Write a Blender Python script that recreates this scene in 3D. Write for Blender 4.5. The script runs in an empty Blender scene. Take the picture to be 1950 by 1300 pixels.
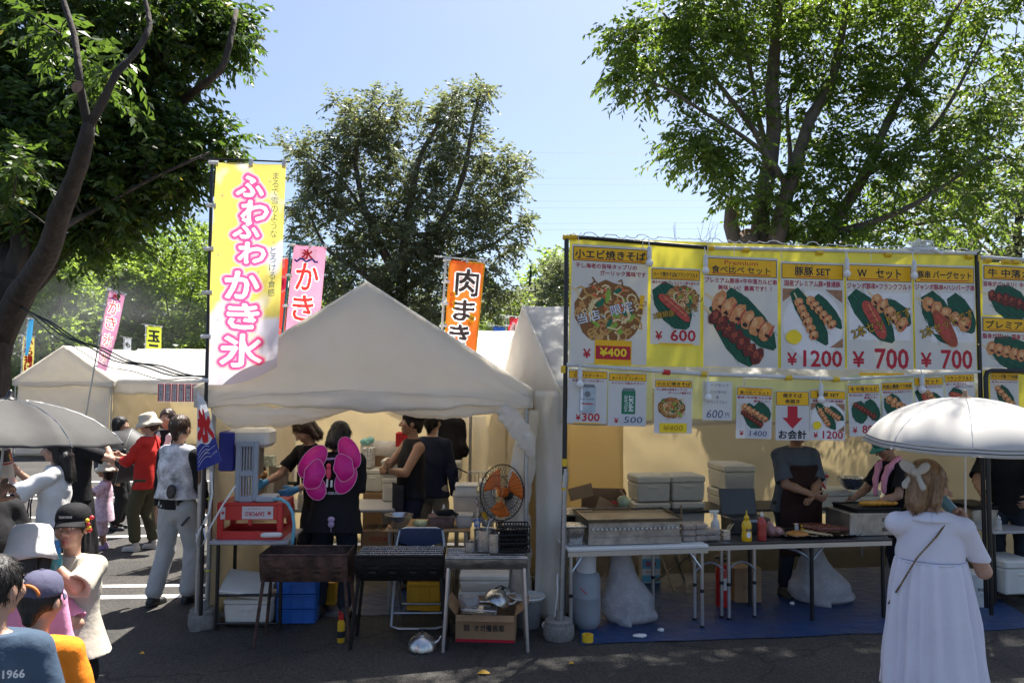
import bpy, bmesh, math, random
import numpy as np
from mathutils import Vector, Matrix
SC = bpy.context.scene
COL = SC.collection
R = math.radians
random.seed(7)
# ---------------------------------------------------------------- camera
F_PX, CX, CY, HOR, ROLL, CAM_H = 1500.0, 975.0, 650.0, 724.0, 0.0075, 2.06
cam_d = bpy.data.cameras.new('camera')
cam = bpy.data.objects.new('camera', cam_d); COL.objects.link(cam)
cam_d.sensor_width = 36; cam_d.lens = F_PX/1950*36
cam_d.clip_start = 0.05; cam_d.clip_end = 2000
cam.matrix_world = Matrix.Translation((0, 0, CAM_H)) @ Matrix.Rotation(R(90)+math.atan((HOR-CY)/F_PX), 4, 'X') @ Matrix.Rotation(ROLL, 4, 'Z')
SC.camera = cam
# ---------------------------------------------------------------- sky and sun
SUN_EL, SUN_AZ = R(64), R(27)      # sun behind the stalls, a little to the right
w = bpy.data.worlds.new('World'); SC.world = w; w.use_nodes = True
nt = w.node_tree
sky = nt.nodes.new('ShaderNodeTexSky'); sky.sky_type = 'NISHITA'; sky.sun_disc = False
sky.sun_elevation = SUN_EL; sky.sun_rotation = SUN_AZ; sky.air_density = .85; sky.dust_density = 2.1; sky.ozone_density = 2.0
bg = nt.nodes['Background']; bg.inputs['Strength'].default_value = 0.071
nt.links.new(sky.outputs[0], bg.inputs['Color'])
sun_d = bpy.data.lights.new('sun', 'SUN'); sun_d.energy = 5.0; sun_d.angle = R(0.5); sun_d.color = (1, .95, .87)
sun = bpy.data.objects.new('sun', sun_d); COL.objects.link(sun)
sv = Vector((math.cos(SUN_EL)*math.sin(SUN_AZ), math.cos(SUN_EL)*math.cos(SUN_AZ), math.sin(SUN_EL)))
sun.rotation_euler = (-sv).to_track_quat('-Z', 'Y').to_euler()
SC.view_settings.view_transform = 'Standard'; SC.view_settings.look = 'None'
SC.view_settings.gamma = 1; SC.view_settings.exposure = 1.55
SC.cycles.max_bounces = 8; SC.cycles.transparent_max_bounces = 12
# ---------------------------------------------------------------- geometry of the view (where a photo point stands at a given distance)
def at(px, py, Y):
    u, v = px-CX, py-CY
    u, v = u*math.cos(ROLL)+v*math.sin(ROLL), -u*math.sin(ROLL)+v*math.cos(ROLL)
    p = math.atan((HOR-CY)/F_PX)
    dz = math.sin(p)-v/F_PX*math.cos(p); dy = math.cos(p)+v/F_PX*math.sin(p)
    k = Y/dy
    return Vector((u/F_PX*k, Y, CAM_H+dz*k))
def gp(px, py, z=0.0):
    a = at(px, py, 1.0)
    k = (z-CAM_H)/(a.z-CAM_H)
    return Vector((a.x*k, k, z))
# ---------------------------------------------------------------- naming
def tag(o, label=None, cat=None, group=None, kind=None):
    if label: o['label'] = label
    if cat: o['category'] = cat
    if group: o['group'] = group
    if kind: o['kind'] = kind
    return o
def thing(name, label, cat, loc=(0, 0, 0), rz=0, group=None):
    o = bpy.data.objects.new(name, None); COL.objects.link(o); o.empty_display_size = .1
    o.location = loc; o.rotation_euler = (0, 0, rz)
    return tag(o, label, cat, group)
def dup(root, loc=None, rz=None, label=None, scale=None):
    def cp(o, parent):
        c = o.copy(); COL.objects.link(c); c.parent = parent
        for ch in list(o.children): cp(ch, c)
        return c
    r = cp(root, None)
    if loc is not None: r.location = loc
    if rz is not None: r.rotation_euler = (0, 0, rz)
    if label: r['label'] = label
    if scale: r.scale = (scale,)*3 if not hasattr(scale, '__len__') else scale
    return r
# ---------------------------------------------------------------- materials
MATS = {}
def lin(c):
    return tuple(((x/255)/12.92 if x/255 <= .04045 else ((x/255+.055)/1.055)**2.4) for x in c)
def M(name, col, rough=.6, metal=0, var=.12, vs=6, bump=0, bs=40, trans=0, tcol=None, coat=0, stretch=None, spec=.5, alpha=1, rnd=0, dirt=0, emit=None, hue=None, transm=0, sub=0):
    """procedural principled material: base colour broken by noise, optional bump, dirt, cloth translucency"""
    if name in MATS: return MATS[name]
    m = bpy.data.materials.new(name); m.use_nodes = True; MATS[name] = m
    n, l = m.node_tree.nodes, m.node_tree.links
    p = n['Principled BSDF']; out = n['Material Output']
    p.inputs['Roughness'].default_value = rough; p.inputs['Metallic'].default_value = metal
    p.inputs['Specular IOR Level'].default_value = spec
    if coat: p.inputs['Coat Weight'].default_value = coat; p.inputs['Coat Roughness'].default_value = .1
    if alpha < 1: p.inputs['Alpha'].default_value = alpha
    if transm: p.inputs['Transmission Weight'].default_value = transm; p.inputs['IOR'].default_value = 1.4
    tc = n.new('ShaderNodeTexCoord'); src = tc.outputs['Object']
    if stretch:
        mp = n.new('ShaderNodeMapping'); mp.inputs['Scale'].default_value = stretch; l.new(src, mp.inputs[0]); src = mp.outputs[0]
    c = (*col, 1)
    last = None
    if var:
        ns = n.new('ShaderNodeTexNoise'); ns.inputs['Scale'].default_value = vs; ns.inputs['Detail'].default_value = 5; ns.inputs['Roughness'].default_value = .65
        l.new(src, ns.inputs['Vector'])
        cr = n.new('ShaderNodeValToRGB'); cr.color_ramp.elements[0].position = .3; cr.color_ramp.elements[1].position = .7
        cr.color_ramp.elements[0].color = (*[x*(1-var) for x in col], 1)
        cr.color_ramp.elements[1].color = (*[min(1, x*(1+var)) for x in (hue or col)], 1)
        l.new(ns.outputs['Fac'], cr.inputs[0]); last = cr.outputs[0]
        if rough > .15:
            mr = n.new('ShaderNodeMapRange'); mr.inputs['To Min'].default_value = rough*.82; mr.inputs['To Max'].default_value = min(1, rough*1.15)
            l.new(ns.outputs['Fac'], mr.inputs[0]); l.new(mr.outputs[0], p.inputs['Roughness'])
    if dirt:
        n2 = n.new('ShaderNodeTexNoise'); n2.inputs['Scale'].default_value = vs*.7; n2.inputs['Detail'].default_value = 8; n2.inputs['Roughness'].default_value = .75
        l.new(src, n2.inputs['Vector'])
        r2 = n.new('ShaderNodeMapRange'); r2.inputs['From Min'].default_value = .52; r2.inputs['From Max'].default_value = .72; r2.inputs['To Max'].default_value = dirt
        l.new(n2.outputs['Fac'], r2.inputs[0])
        mx = n.new('ShaderNodeMix'); mx.data_type = 'RGBA'; mx.inputs['A'].default_value = c; mx.inputs['B'].default_value = (.09, .075, .055, 1)
        if last: l.new(last, mx.inputs['A'])
        l.new(r2.outputs[0], mx.inputs['Factor']); last = mx.outputs['Result']
    if rnd:
        g = n.new('ShaderNodeNewGeometry'); hs = n.new('ShaderNodeHueSaturation')
        mr = n.new('ShaderNodeMapRange'); mr.inputs['To Min'].default_value = 1-rnd; mr.inputs['To Max'].default_value = 1+rnd
        l.new(g.outputs['Random Per Island'], mr.inputs[0]); l.new(mr.outputs[0], hs.inputs['Value']); hs.inputs['Color'].default_value = c
        mh = n.new('ShaderNodeMapRange'); mh.inputs['To Min'].default_value = .475; mh.inputs['To Max'].default_value = .515
        l.new(g.outputs['Random Per Island'], mh.inputs[0]); l.new(mh.outputs[0], hs.inputs['Hue'])
        if last: l.new(last, hs.inputs['Color'])
        last = hs.outputs[0]
    if last: l.new(last, p.inputs['Base Color'])
    else: p.inputs['Base Color'].default_value = c
    if bump:
        nb = n.new('ShaderNodeTexNoise'); nb.inputs['Scale'].default_value = bs; nb.inputs['Detail'].default_value = 4
        l.new(src, nb.inputs['Vector'])
        b = n.new('ShaderNodeBump'); b.inputs['Strength'].default_value = bump; b.inputs['Distance'].default_value = .02
        l.new(nb.outputs['Fac'], b.inputs['Height']); l.new(b.outputs[0], p.inputs['Normal'])
    if emit: p.inputs['Emission Color'].default_value = (*emit[:3], 1); p.inputs['Emission Strength'].default_value = emit[3]
    if sub: p.inputs['Subsurface Weight'].default_value = sub; p.inputs['Subsurface Radius'].default_value = (.012, .005, .003)
    if trans:
        t = n.new('ShaderNodeBsdfTranslucent'); t.inputs[0].default_value = (*(tcol or col), 1)
        mx = n.new('ShaderNodeMixShader'); mx.inputs[0].default_value = trans
        l.new(p.outputs[0], mx.inputs[1]); l.new(t.outputs[0], mx.inputs[2]); l.new(mx.outputs[0], out.inputs[0])
    return m
# ---------------------------------------------------------------- mesh building
class MB:
    def __init__(s): s.v = []; s.f = []; s.mi = []; s.m = 0; s.T = None
    def add(s, vs, fs):
        b = len(s.v)
        if s.T is not None: vs = [s.T @ Vector(p) for p in vs]
        s.v += [tuple(p) for p in vs]; s.f += [tuple(i+b for i in f) for f in fs]; s.mi += [s.m]*len(fs)
        return s
    def box(s, c, d, rz=0, rx=0, ry=0, taper=1, bev=0):
        x, y, z = d[0]/2, d[1]/2, d[2]/2
        rot = Matrix.Rotation(rz, 3, 'Z') @ Matrix.Rotation(ry, 3, 'Y') @ Matrix.Rotation(rx, 3, 'X')
        c = Vector(c)
        if bev:
            b = min(bev, x*.45, y*.45, z*.45)
            vs = []
            for zz, ins in ((-z, b), (-z+b, 0), (z-b, 0), (z, b)):
                k = taper if zz < 0 else 1
                X, Y = (x-ins)*k, (y-ins)*k
                q = b if not ins else b*.6
                vs += [(X-q, -Y, zz), (X, -Y+q, zz), (X, Y-q, zz), (X-q, Y, zz), (-X+q, Y, zz), (-X, Y-q, zz), (-X, -Y+q, zz), (-X+q, -Y, zz)]
            fs = [tuple(range(7, -1, -1)), tuple(range(24, 32))]
            for r in range(3):
                for i in range(8): fs.append((r*8+i, r*8+(i+1) % 8, r*8+8+(i+1) % 8, r*8+8+i))
        else:
            k = taper
            vs = [(-x*k, -y*k, -z), (x*k, -y*k, -z), (x*k, y*k, -z), (-x*k, y*k, -z), (-x, -y, z), (x, -y, z), (x, y, z), (-x, y, z)]
            fs = [(3, 2, 1, 0), (4, 5, 6, 7), (0, 1, 5, 4), (1, 2, 6, 5), (2, 3, 7, 6), (3, 0, 4, 7)]
        return s.add([c+rot @ Vector(p) for p in vs], fs)
    def tube(s, pts, r, n=8, closed=False, caps=True):
        pts = [Vector(p) for p in pts]; k = len(pts)
        rs = list(r) if hasattr(r, '__len__') else [r]*k
        vs = []; ref = None
        for i, p in enumerate(pts):
            if closed: d = pts[(i+1) % k]-pts[i-1]
            else: d = pts[min(i+1, k-1)]-pts[max(i-1, 0)]
            if d.length < 1e-9: d = Vector((0, 0, 1))
            d.normalize()
            if ref is None: ref = Vector((0, 0, 1)) if abs(d.z) < .9 else Vector((1, 0, 0))
            a = d.cross(ref)
            if a.length < 1e-4: a = d.orthogonal()
            a.normalize(); b = d.cross(a); ref = a.cross(d)*1.0
            for j in range(n):
                t = 2*math.pi*j/n
                vs.append(p+(a*math.cos(t)+b*math.sin(t))*rs[i])
        fs = []
        for i in range(k if closed else k-1):
            i2 = (i+1) % k
            for j in range(n): fs.append((i*n+j, i*n+(j+1) % n, i2*n+(j+1) % n, i2*n+j))
        if caps and not closed: fs += [tuple(range(n-1, -1, -1)), tuple((k-1)*n+j for j in range(n))]
        return s.add(vs, fs)
    def lathe(s, prof, c=(0, 0, 0), n=24, sx=1, sy=1, rot=None):
        vs = []; c = Vector(c)
        for (r, z) in prof:
            for j in range(n):
                t = 2*math.pi*j/n; p = Vector((r*math.cos(t)*sx, r*math.sin(t)*sy, z))
                vs.append(c+(rot @ p if rot else p))
        fs = []
        for i in range(len(prof)-1):
            for j in range(n): fs.append((i*n+j, i*n+(j+1) % n, (i+1)*n+(j+1) % n, (i+1)*n+j))
        if prof[0][0] > 1e-6: fs.append(tuple(range(n-1, -1, -1)))
        if prof[-1][0] > 1e-6: fs.append(tuple((len(prof)-1)*n+j for j in range(n)))
        return s.add(vs, fs)
    def ell(s, c, r, n=12, m=8, rot=None):
        prof = [(math.sin(math.pi*i/m), -math.cos(math.pi*i/m)) for i in range(m+1)]
        c = Vector(c); vs = []; fs = []
        for (a, z) in prof:
            for j in range(n):
                t = 2*math.pi*j/n; p = Vector((a*math.cos(t)*r[0], a*math.sin(t)*r[1], z*r[2])); vs.append(c+(rot @ p if rot else p))
        for i in range(m):
            for j in range(n): fs.append((i*n+j, i*n+(j+1) % n, (i+1)*n+(j+1) % n, (i+1)*n+j))
        return s.add(vs, fs)
    def grid(s, fn, nu, nv):
        vs = [fn(i/nu, j/nv) for j in range(nv+1) for i in range(nu+1)]
        fs = [(j*(nu+1)+i, j*(nu+1)+i+1, (j+1)*(nu+1)+i+1, (j+1)*(nu+1)+i) for j in range(nv) for i in range(nu)]
        return s.add(vs, fs)
    def prism(s, poly, z0, z1, fn=lambda x, y, z: (x, y, z)):
        k = len(poly)
        vs = [fn(x, y, z0) for x, y in poly]+[fn(x, y, z1) for x, y in poly]
        fs = [tuple(range(k-1, -1, -1)), tuple(range(k, 2*k))]+[(i, (i+1) % k, k+(i+1) % k, k+i) for i in range(k)]
        return s.add(vs, fs)
    def build(s, name, mats, parent=None, smooth=False, solid=0, sub=0, bevel=0, loc=None):
        me = bpy.data.meshes.new(name); me.from_pydata(s.v, [], s.f)
        for m in (mats if isinstance(mats, (list, tuple)) else [mats]): me.materials.append(m)
        if max(s.mi, default=0): me.polygons.foreach_set('material_index', s.mi)
        if smooth: me.polygons.foreach_set('use_smooth', [True]*len(me.polygons))
        me.update()
        o = bpy.data.objects.new(name, me); COL.objects.link(o); o.parent = parent
        if loc is not None: o.location = loc
        if smooth == 'auto':
            me.set_sharp_from_angle(angle=R(40))
        if solid:
            q = o.modifiers.new('thick', 'SOLIDIFY'); q.thickness = solid; q.offset = 0
        if bevel:
            q = o.modifiers.new('edge', 'BEVEL'); q.width = bevel; q.segments = 2; q.limit_method = 'ANGLE'
        if sub:
            q = o.modifiers.new('round', 'SUBSURF'); q.levels = sub; q.render_levels = sub
        return o
def np_mesh(name, verts, faces, mats, parent=None, smooth=False, midx=None):
    """fast mesh from numpy arrays: faces is (n,k) of equal size"""
    verts = np.asarray(verts, np.float32); faces = np.asarray(faces, np.int32)
    me = bpy.data.meshes.new(name); nf, k = faces.shape
    me.vertices.add(len(verts)); me.vertices.foreach_set('co', verts.ravel())
    me.loops.add(nf*k); me.loops.foreach_set('vertex_index', faces.ravel())
    me.polygons.add(nf); me.polygons.foreach_set('loop_start', np.arange(0, nf*k, k, dtype=np.int32))
    for m in (mats if isinstance(mats, (list, tuple)) else [mats]): me.materials.append(m)
    if midx is not None: me.polygons.foreach_set('material_index', np.asarray(midx, np.int32))
    if smooth: me.polygons.foreach_set('use_smooth', np.ones(nf, bool))
    me.update(calc_edges=True)
    o = bpy.data.objects.new(name, me); COL.objects.link(o); o.parent = parent
    return o
def nz(x, y, z=0, s=1.0):
    """cheap smooth noise, about -1..1"""
    return (math.sin(x*2.1*s+1.3*math.sin(y*1.7*s+.5))+math.sin(y*2.7*s+1.1*math.sin(z*2.3*s+x*1.3*s))+math.sin((x+y)*3.9*s+z*1.9*s))/3
def lerp(a, b, t): return a+(b-a)*t
def bez(p0, p1, p2, n=8, p3=None):
    p0, p1, p2 = Vector(p0), Vector(p1), Vector(p2)
    if p3 is None: return [p0*(1-t)**2+p1*2*t*(1-t)+p2*t*t for t in (i/n for i in range(n+1))]
    p3 = Vector(p3)
    return [p0*(1-t)**3+p1*3*t*(1-t)**2+p2*3*t*t*(1-t)+p3*t**3 for t in (i/n for i in range(n+1))]
# ---------------------------------------------------------------- lettering
_TXT = {}
def text2d(body, off=0.0, line=1.0, cut=0):
    """flat outline mesh of a string: (verts 2d, faces, ink size), origin at its lower-left ink corner; cut: split into about that many strips both ways (for waving cloth)"""
    key = (body, off, line, cut)
    if key in _TXT: return _TXT[key]
    c = bpy.data.curves.new('t', 'FONT'); c.body = body; c.size = 1; c.resolution_u = 2; c.offset = off; c.space_line = line; c.align_x = 'CENTER' if '\n' in body else 'LEFT'
    o = bpy.data.objects.new('t', c); COL.objects.link(o)
    dg = bpy.context.evaluated_depsgraph_get(); dg.update()
    me = bpy.data.meshes.new_from_object(o.evaluated_get(dg))
    if cut and len(me.vertices):
        bm = bmesh.new(); bm.from_mesh(me); xs = [v.co.x for v in bm.verts]; ys = [v.co.y for v in bm.verts]
        for ax, lo, hi in ((0, min(xs), max(xs)), (1, min(ys), max(ys))):
            for i in range(1, cut): p = [0, 0, 0]; n = [0, 0, 0]; p[ax] = lerp(lo, hi, i/cut+.003); n[ax] = 1; bmesh.ops.bisect_plane(bm, geom=bm.verts[:]+bm.edges[:]+bm.faces[:], plane_co=p, plane_no=n)
        bm.to_mesh(me); bm.free()
    v = np.array([x.co[:2] for x in me.vertices]) if len(me.vertices) else np.zeros((0, 2))
    f = [tuple(p.vertices) for p in me.polygons]
    bpy.data.objects.remove(o); bpy.data.curves.remove(c); bpy.data.meshes.remove(me)
    if len(v): lo = v.min(0); v = v-lo; sz = v.max(0)
    else: sz = np.array((1, 1))
    _TXT[key] = (v, f, sz); return _TXT[key]
class Face:
    """a printed sheet: fn(u, v, lift) maps sheet metres (u right, v up) to 3-D"""
    def __init__(s, fn): s.fn = fn; s.mb = MB()
    def text(s, body, x, y, w=None, h=None, lift=.002, m=0, bold=.0, rot=0, off=0, line=1.0, shear=0, cut=0):
        """centre (x,y); sized to height h and width w when given; bold thickens by stamping shifted copies"""
        v, f, sz = text2d(body, off, line, cut)
        if not len(v): return s
        kx = (w/sz[0]) if w else None; ky = (h/sz[1]) if h else None
        if kx is None: kx = ky
        if ky is None: ky = kx
        c, si = math.cos(rot), math.sin(rot); r = bold*min(kx, ky)*.9; n = 1 if bold < .022 else (4 if bold < .05 else (8 if bold < .1 else 14))
        for q in range(n):
            ox, oy = (0, 0) if n == 1 else (r*math.cos(q*6.2832/n+.4), r*math.sin(q*6.2832/n+.4)); out = []
            for a, b in v:
                a = (a-sz[0]/2)*kx; b = (b-sz[1]/2)*ky; a += shear*b
                out.append(s.fn(x+ox+a*c-b*si, y+oy+a*si+b*c, lift+q*2e-5))
            s.mb.m = m; s.mb.add(out, f)
        return s
    def vtext(s, body, x, y0, y1, h, lift=.002, m=0, bold=0, w=None, jit=0, cut=0):
        """characters stacked downward from y0 to y1"""
        k = len(body); step = (y0-y1)/k
        for i, ch in enumerate(body):
            if ch in ' 　': continue
            v, f, sz = text2d(ch, bold)
            r = (1.0 if ch not in 'ょゃゅっ、' else .7)
            hh = h*r*min(1, max(.35, sz[1]/.8)); ww = (w or h)*r*min(1, max(.3, sz[0]/.85))
            s.text(ch, x+(jit*math.sin(i*2.4)), y0-step*(i+.5), w=ww, h=hh, lift=lift, m=m, bold=bold, cut=cut)
        return s
    def rect(s, x0, y0, x1, y1, lift=.001, m=0, nu=1, nv=1):
        s.mb.m = m
        s.mb.grid(lambda a, b: s.fn(lerp(x0, x1, a), lerp(y0, y1, b), lift), nu, nv); return s
    def poly(s, pts, lift=.002, m=0):
        s.mb.m = m; s.mb.add([s.fn(x, y, lift) for x, y in pts], [tuple(range(len(pts)))]); return s
    def strip(s, pts, wd, lift=.002, m=0):
        """a stroke of width wd along pts"""
        s.mb.m = m; vs = []; k = len(pts)
        for i, (x, y) in enumerate(pts):
            x1, y1 = pts[min(i+1, k-1)]; x0, y0 = pts[max(i-1, 0)]
            dx, dy = x1-x0, y1-y0; L = math.hypot(dx, dy) or 1
            q = wd if not hasattr(wd, '__len__') else wd[i]
            vs += [s.fn(x-dy/L*q/2, y+dx/L*q/2, lift), s.fn(x+dy/L*q/2, y-dx/L*q/2, lift)]
        s.mb.add(vs, [(2*i+1, 2*i+3, 2*i+2, 2*i) for i in range(k-1)]); return s
    def disc(s, x, y, rx, ry=None, lift=.002, m=0, n=20, jag=0, rnd=None):
        ry = ry or rx
        g = rnd or random
        return s.poly([(x+math.cos(2*math.pi*i/n)*rx*(1+jag*g.uniform(-1, 1)), y+math.sin(2*math.pi*i/n)*ry*(1+jag*g.uniform(-1, 1))) for i in range(n)], lift, m)
    def build(s, name, mats, parent): return s.mb.build(name, mats, parent)
# ================================================================ SETTING
def asphalt():
    m = bpy.data.materials.new('asphalt'); m.use_nodes = True; n, l = m.node_tree.nodes, m.node_tree.links
    p = n['Principled BSDF']; tc = n.new('ShaderNodeTexCoord'); p.inputs['Roughness'].default_value = .85
    v = n.new('ShaderNodeTexVoronoi'); v.inputs['Scale'].default_value = 110; l.new(tc.outputs['Object'], v.inputs['Vector'])
    b = n.new('ShaderNodeTexNoise'); b.inputs['Scale'].default_value = .9; b.inputs['Detail'].default_value = 6; l.new(tc.outputs['Object'], b.inputs['Vector'])
    c1 = n.new('ShaderNodeValToRGB'); e = c1.color_ramp.elements
    e[0].color = (.009, .0088, .0085, 1); e[1].color = (.080, .074, .065, 1); e[0].position = .1; e[1].position = .95
    l.new(v.outputs['Color'], c1.inputs[0])
    mx = n.new('ShaderNodeMix'); mx.data_type = 'RGBA'; mx.blend_type = 'MULTIPLY'; mx.inputs['Factor'].default_value = 1
    c2 = n.new('ShaderNodeValToRGB'); c2.color_ramp.elements[0].color = (.6, .6, .6, 1); c2.color_ramp.elements[1].color = (1.15, 1.12, 1.08, 1)
    c2.color_ramp.elements[0].position = .35; c2.color_ramp.elements[1].position = .65
    l.new(b.outputs['Fac'], c2.inputs[0]); l.new(c1.outputs[0], mx.inputs['A']); l.new(c2.outputs[0], mx.inputs['B']); 
    ve = n.new('ShaderNodeTexVoronoi'); ve.feature = 'DISTANCE_TO_EDGE'; ve.inputs['Scale'].default_value = .42; wn = n.new('ShaderNodeTexNoise'); wn.inputs['Scale'].default_value = 2.2; wn.inputs['Detail'].default_value = 6
    wa = n.new('ShaderNodeMix'); wa.data_type = 'RGBA'; wa.blend_type = 'ADD'; wa.inputs['Factor'].default_value = .5; l.new(tc.outputs['Object'], wn.inputs['Vector']); l.new(tc.outputs['Object'], wa.inputs['A']); l.new(wn.outputs['Color'], wa.inputs['B']); l.new(wa.outputs['Result'], ve.inputs['Vector'])
    ck = n.new('ShaderNodeMapRange'); ck.inputs['From Max'].default_value = .008; ck.inputs['To Min'].default_value = .35; l.new(ve.outputs['Distance'], ck.inputs[0]); m2 = n.new('ShaderNodeMix'); m2.data_type = 'RGBA'; m2.blend_type = 'MULTIPLY'; m2.inputs['Factor'].default_value = 1
    l.new(mx.outputs['Result'], m2.inputs['A']); l.new(ck.outputs[0], m2.inputs['B']); l.new(m2.outputs['Result'], p.inputs['Base Color'])
    bp = n.new('ShaderNodeBump'); bp.inputs['Strength'].default_value = .6; bp.inputs['Distance'].default_value = .006
    l.new(v.outputs['Distance'], bp.inputs['Height']); l.new(bp.outputs[0], p.inputs['Normal'])
    return m
g = MB(); g.grid(lambda a, b: (-150+300*a, -30+330*b, 0), 4, 4)
tag(g.build('asphalt_ground', asphalt()), kind='structure')
WPAINT = M('road_paint', (.72, .71, .68), .7, var=.2, vs=9, dirt=.55)
for (xa, ya, xb, yb, wd) in ((200, 1137, 470, 1133, .12), (200, 1116, 470, 1113, .10), (200, 1022, 330, 1019, .12), (215, 1002, 330, 1000, .1), (195, 983, 330, 981, .12), (195, 947, 330, 945, .12), (195, 940, 330, 938, .1), (200, 917, 330, 916, .12)):
    A, B = gp(xa, ya), gp(xb, yb); d = (B-A).normalized(); A = A-d*2.2; B = B+d*(.1 if ya > 1100 else 2.2)
    nn = Vector((-d.y, d.x, 0))*wd/2
    q = MB(); q.grid(lambda a, b: lerp(A, B, a)+nn*(2*b-1)+Vector((0, 0, .004)), 12, 1)
    tag(q.build('parking_line', WPAINT), kind='structure')
# ================================================================ TENTS
def canvas(name, col=(.86, .84, .80), trans=.58, tcol=(.95, .91, .83), dirt=.10):
    return M(name, col, .55, var=.05, vs=2.2, bump=.35, bs=7, trans=trans, tcol=tcol, dirt=dirt, spec=.3)
CAN = canvas('tent_canvas'); CANW = canvas('wall_canvas', (.70, .64, .52), .42, (.88, .79, .58)); CANR = canvas('roof_canvas', (.88, .87, .85), .6, (.95, .91, .83), .05)
CANLIT = canvas('sunlit_wall_canvas', (.78, .70, .52), .6, (.98, .85, .55), .04)  # paler copy of the wall canvas, with direct sun put into its colour
STEEL = M('galvanised_steel', (.42, .43, .44), .38, .85, var=.15, vs=30)
BLACKPIPE = M('black_pipe', (.012, .012, .013), .35, 0, var=.2, vs=30)
CONC = M('weight_concrete', (.21, .2, .185), .85, var=.25, vs=14, bump=.5, bs=60, dirt=.5)
ROPE = M('white_cord', (.75, .74, .72), .8, var=.1)
def wrinkle(x, z, amp, seed=0):
    return amp*(nz(x*1.3+seed, z*2.1, seed, 1.6)+.5*nz(x*4+seed, z*3.1, 1, 1.9)+.3*nz(x*1.1-z*3.3, z*1.5+x*2, seed, 3.3))
def tent(name, label, o, rz, W, D, eave=1.98, ridge=2.87, along='y', hem=.16, walls=('back', 'left', 'right'), mats=(CAN, CANW, CANR), seed=0, over=.05, wmat=None):
    """ridge tent; local origin front-left post. along='y': gable faces the viewer; 'x': a roof slope does"""
    t = thing(name, label, 'tent', o, rz)
    fr = MB()
    for x in (0, W):
        for y in (0, D):
            p = MB(); p.tube([(x, y, 0), (x, y, eave)], .019, 10); p.lathe([(.06, 0), (.06, .012), (.03, .012)], (x, y, .001), 12)
            p.build('post', STEEL, t, smooth='auto')
    if along == 'y': segs = [((0, 0), (W, 0)), ((0, D), (W, D)), ((0, 0), (0, D)), ((W, 0), (W, D))]; rid = [(W/2, 0), (W/2, D)]
    else: segs = [((0, 0), (W, 0)), ((0, D), (W, D)), ((0, 0), (0, D)), ((W, 0), (W, D))]; rid = [(0, D/2), (W, D/2)]
    for a, b in segs: fr.tube([(*a, eave-.03), (*b, eave-.03)], .017, 8)
    fr.tube([(*rid[0], ridge-.05), (*rid[1], ridge-.05)], .017, 8)
    nr = 2 if along == 'y' else max(2, int(W/1.7)+1)
    for k in range(nr):
        f = k/(nr-1)
        if along == 'y':
            for x in (0, W): fr.tube([(x, D*f, eave-.03), (W/2, D*f, ridge-.05)], .015, 8)
        else:
            for y in (0, D): fr.tube([(W*f, y, eave-.03), (W*f, D/2, ridge-.05)], .015, 8)
    fr.build('frame', STEEL, t, smooth='auto')
    e = over; N = 18
    # two roof slopes
    for s in (0, 1):
        def slope(a, b):
            sag = -.05*math.sin(math.pi*b)*(.4+.6*math.sin(math.pi*a))
            if along == 'y':
                x0 = -e if s == 0 else W+e
                p = Vector((lerp(x0, W/2, b), lerp(-e, D+e, a), lerp(eave, ridge, b)+sag*(1-b)+.012*nz(a*9+seed, b*7, seed)))
            else:
                y0 = -e if s == 0 else D+e
                p = Vector((lerp(-e, W+e, a), lerp(y0, D/2, b), lerp(eave, ridge, b)+sag*(1-b)+.015*nz(a*11+seed, b*7, seed)))
            return p
        m = MB(); m.grid(slope, 36, 16)
        m.build('roof_slope', mats[2], t, smooth=True, solid=.004)
    # end panels (triangles) and hanging hems
    def end_panel(a, b, side):
        if along == 'y':
            x = lerp(-e, W+e, a); zt = eave+(ridge-eave)*(1-abs(2*a-1)); y = -e-.006 if side == 0 else D+e+.006
            sg = -1 if side == 0 else 1
            hz = eave-hem-.025*math.sin(a*9+seed)-.02*nz(a*14, seed)
            z = lerp(hz, zt, b); k = math.sin(math.pi*min(1, b*1.0))
            return Vector((x, y+sg*(.03*k*math.sin(math.pi*a)+wrinkle(a*W*1.5, z*1.3, .018, seed)*math.sin(math.pi*a)**.5*(1-b)**.3+.011*math.sin(22*(abs(2*a-1)*.8+b*.7)+3*nz(a*6, b*4, seed))*abs(2*a-1)**1.5*(1-b)), z))
        y = lerp(-e, D+e, a); zt = eave+(ridge-eave)*(1-abs(2*a-1)); x = -e-.006 if side == 0 else W+e+.006
        sg = -1 if side == 0 else 1; hz = eave-hem-.02*nz(a*14, seed)
        z = lerp(hz, zt, b)
        return Vector((x+sg*wrinkle(a*D*1.5, z*1.3, .014, seed)*math.sin(math.pi*a)**.5*(1-b)**.3, y, z))
    for side in (0, 1):
        m = MB(); m.grid(lambda a, b: end_panel(a, b, side), 44, 22); m.build('gable_panel', mats[0], t, smooth=True, solid=.004)
        sg = -.006 if side == 0 else .006
        for bb, r_ in ((1, .011), (.17, .0035)): m = MB(); m.tube([end_panel(i/44, bb, side)+Vector((0, sg, 0) if along == 'y' else (sg, 0, 0)) for i in range(45)], r_, 6); m.build('hem_seam', mats[2], t, smooth=True)
    def hemf(a, b, side):
        z = lerp(eave-hem-.012*math.sin(a*40+seed)-.01*nz(a*20, seed), eave+.002, b)
        k = 1-b
        if along == 'y':
            x = -e-.004 if side == 0 else W+e+.004
            return Vector((x+k*.03*nz(a*16+seed, 2)*(1 if side else -1), lerp(-e, D+e, a), z))
        y = -e-.004 if side == 0 else D+e+.004
        return Vector((lerp(-e, W+e, a), y+k*.03*nz(a*22+seed, 2)*(1 if side else -1), z))
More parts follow.
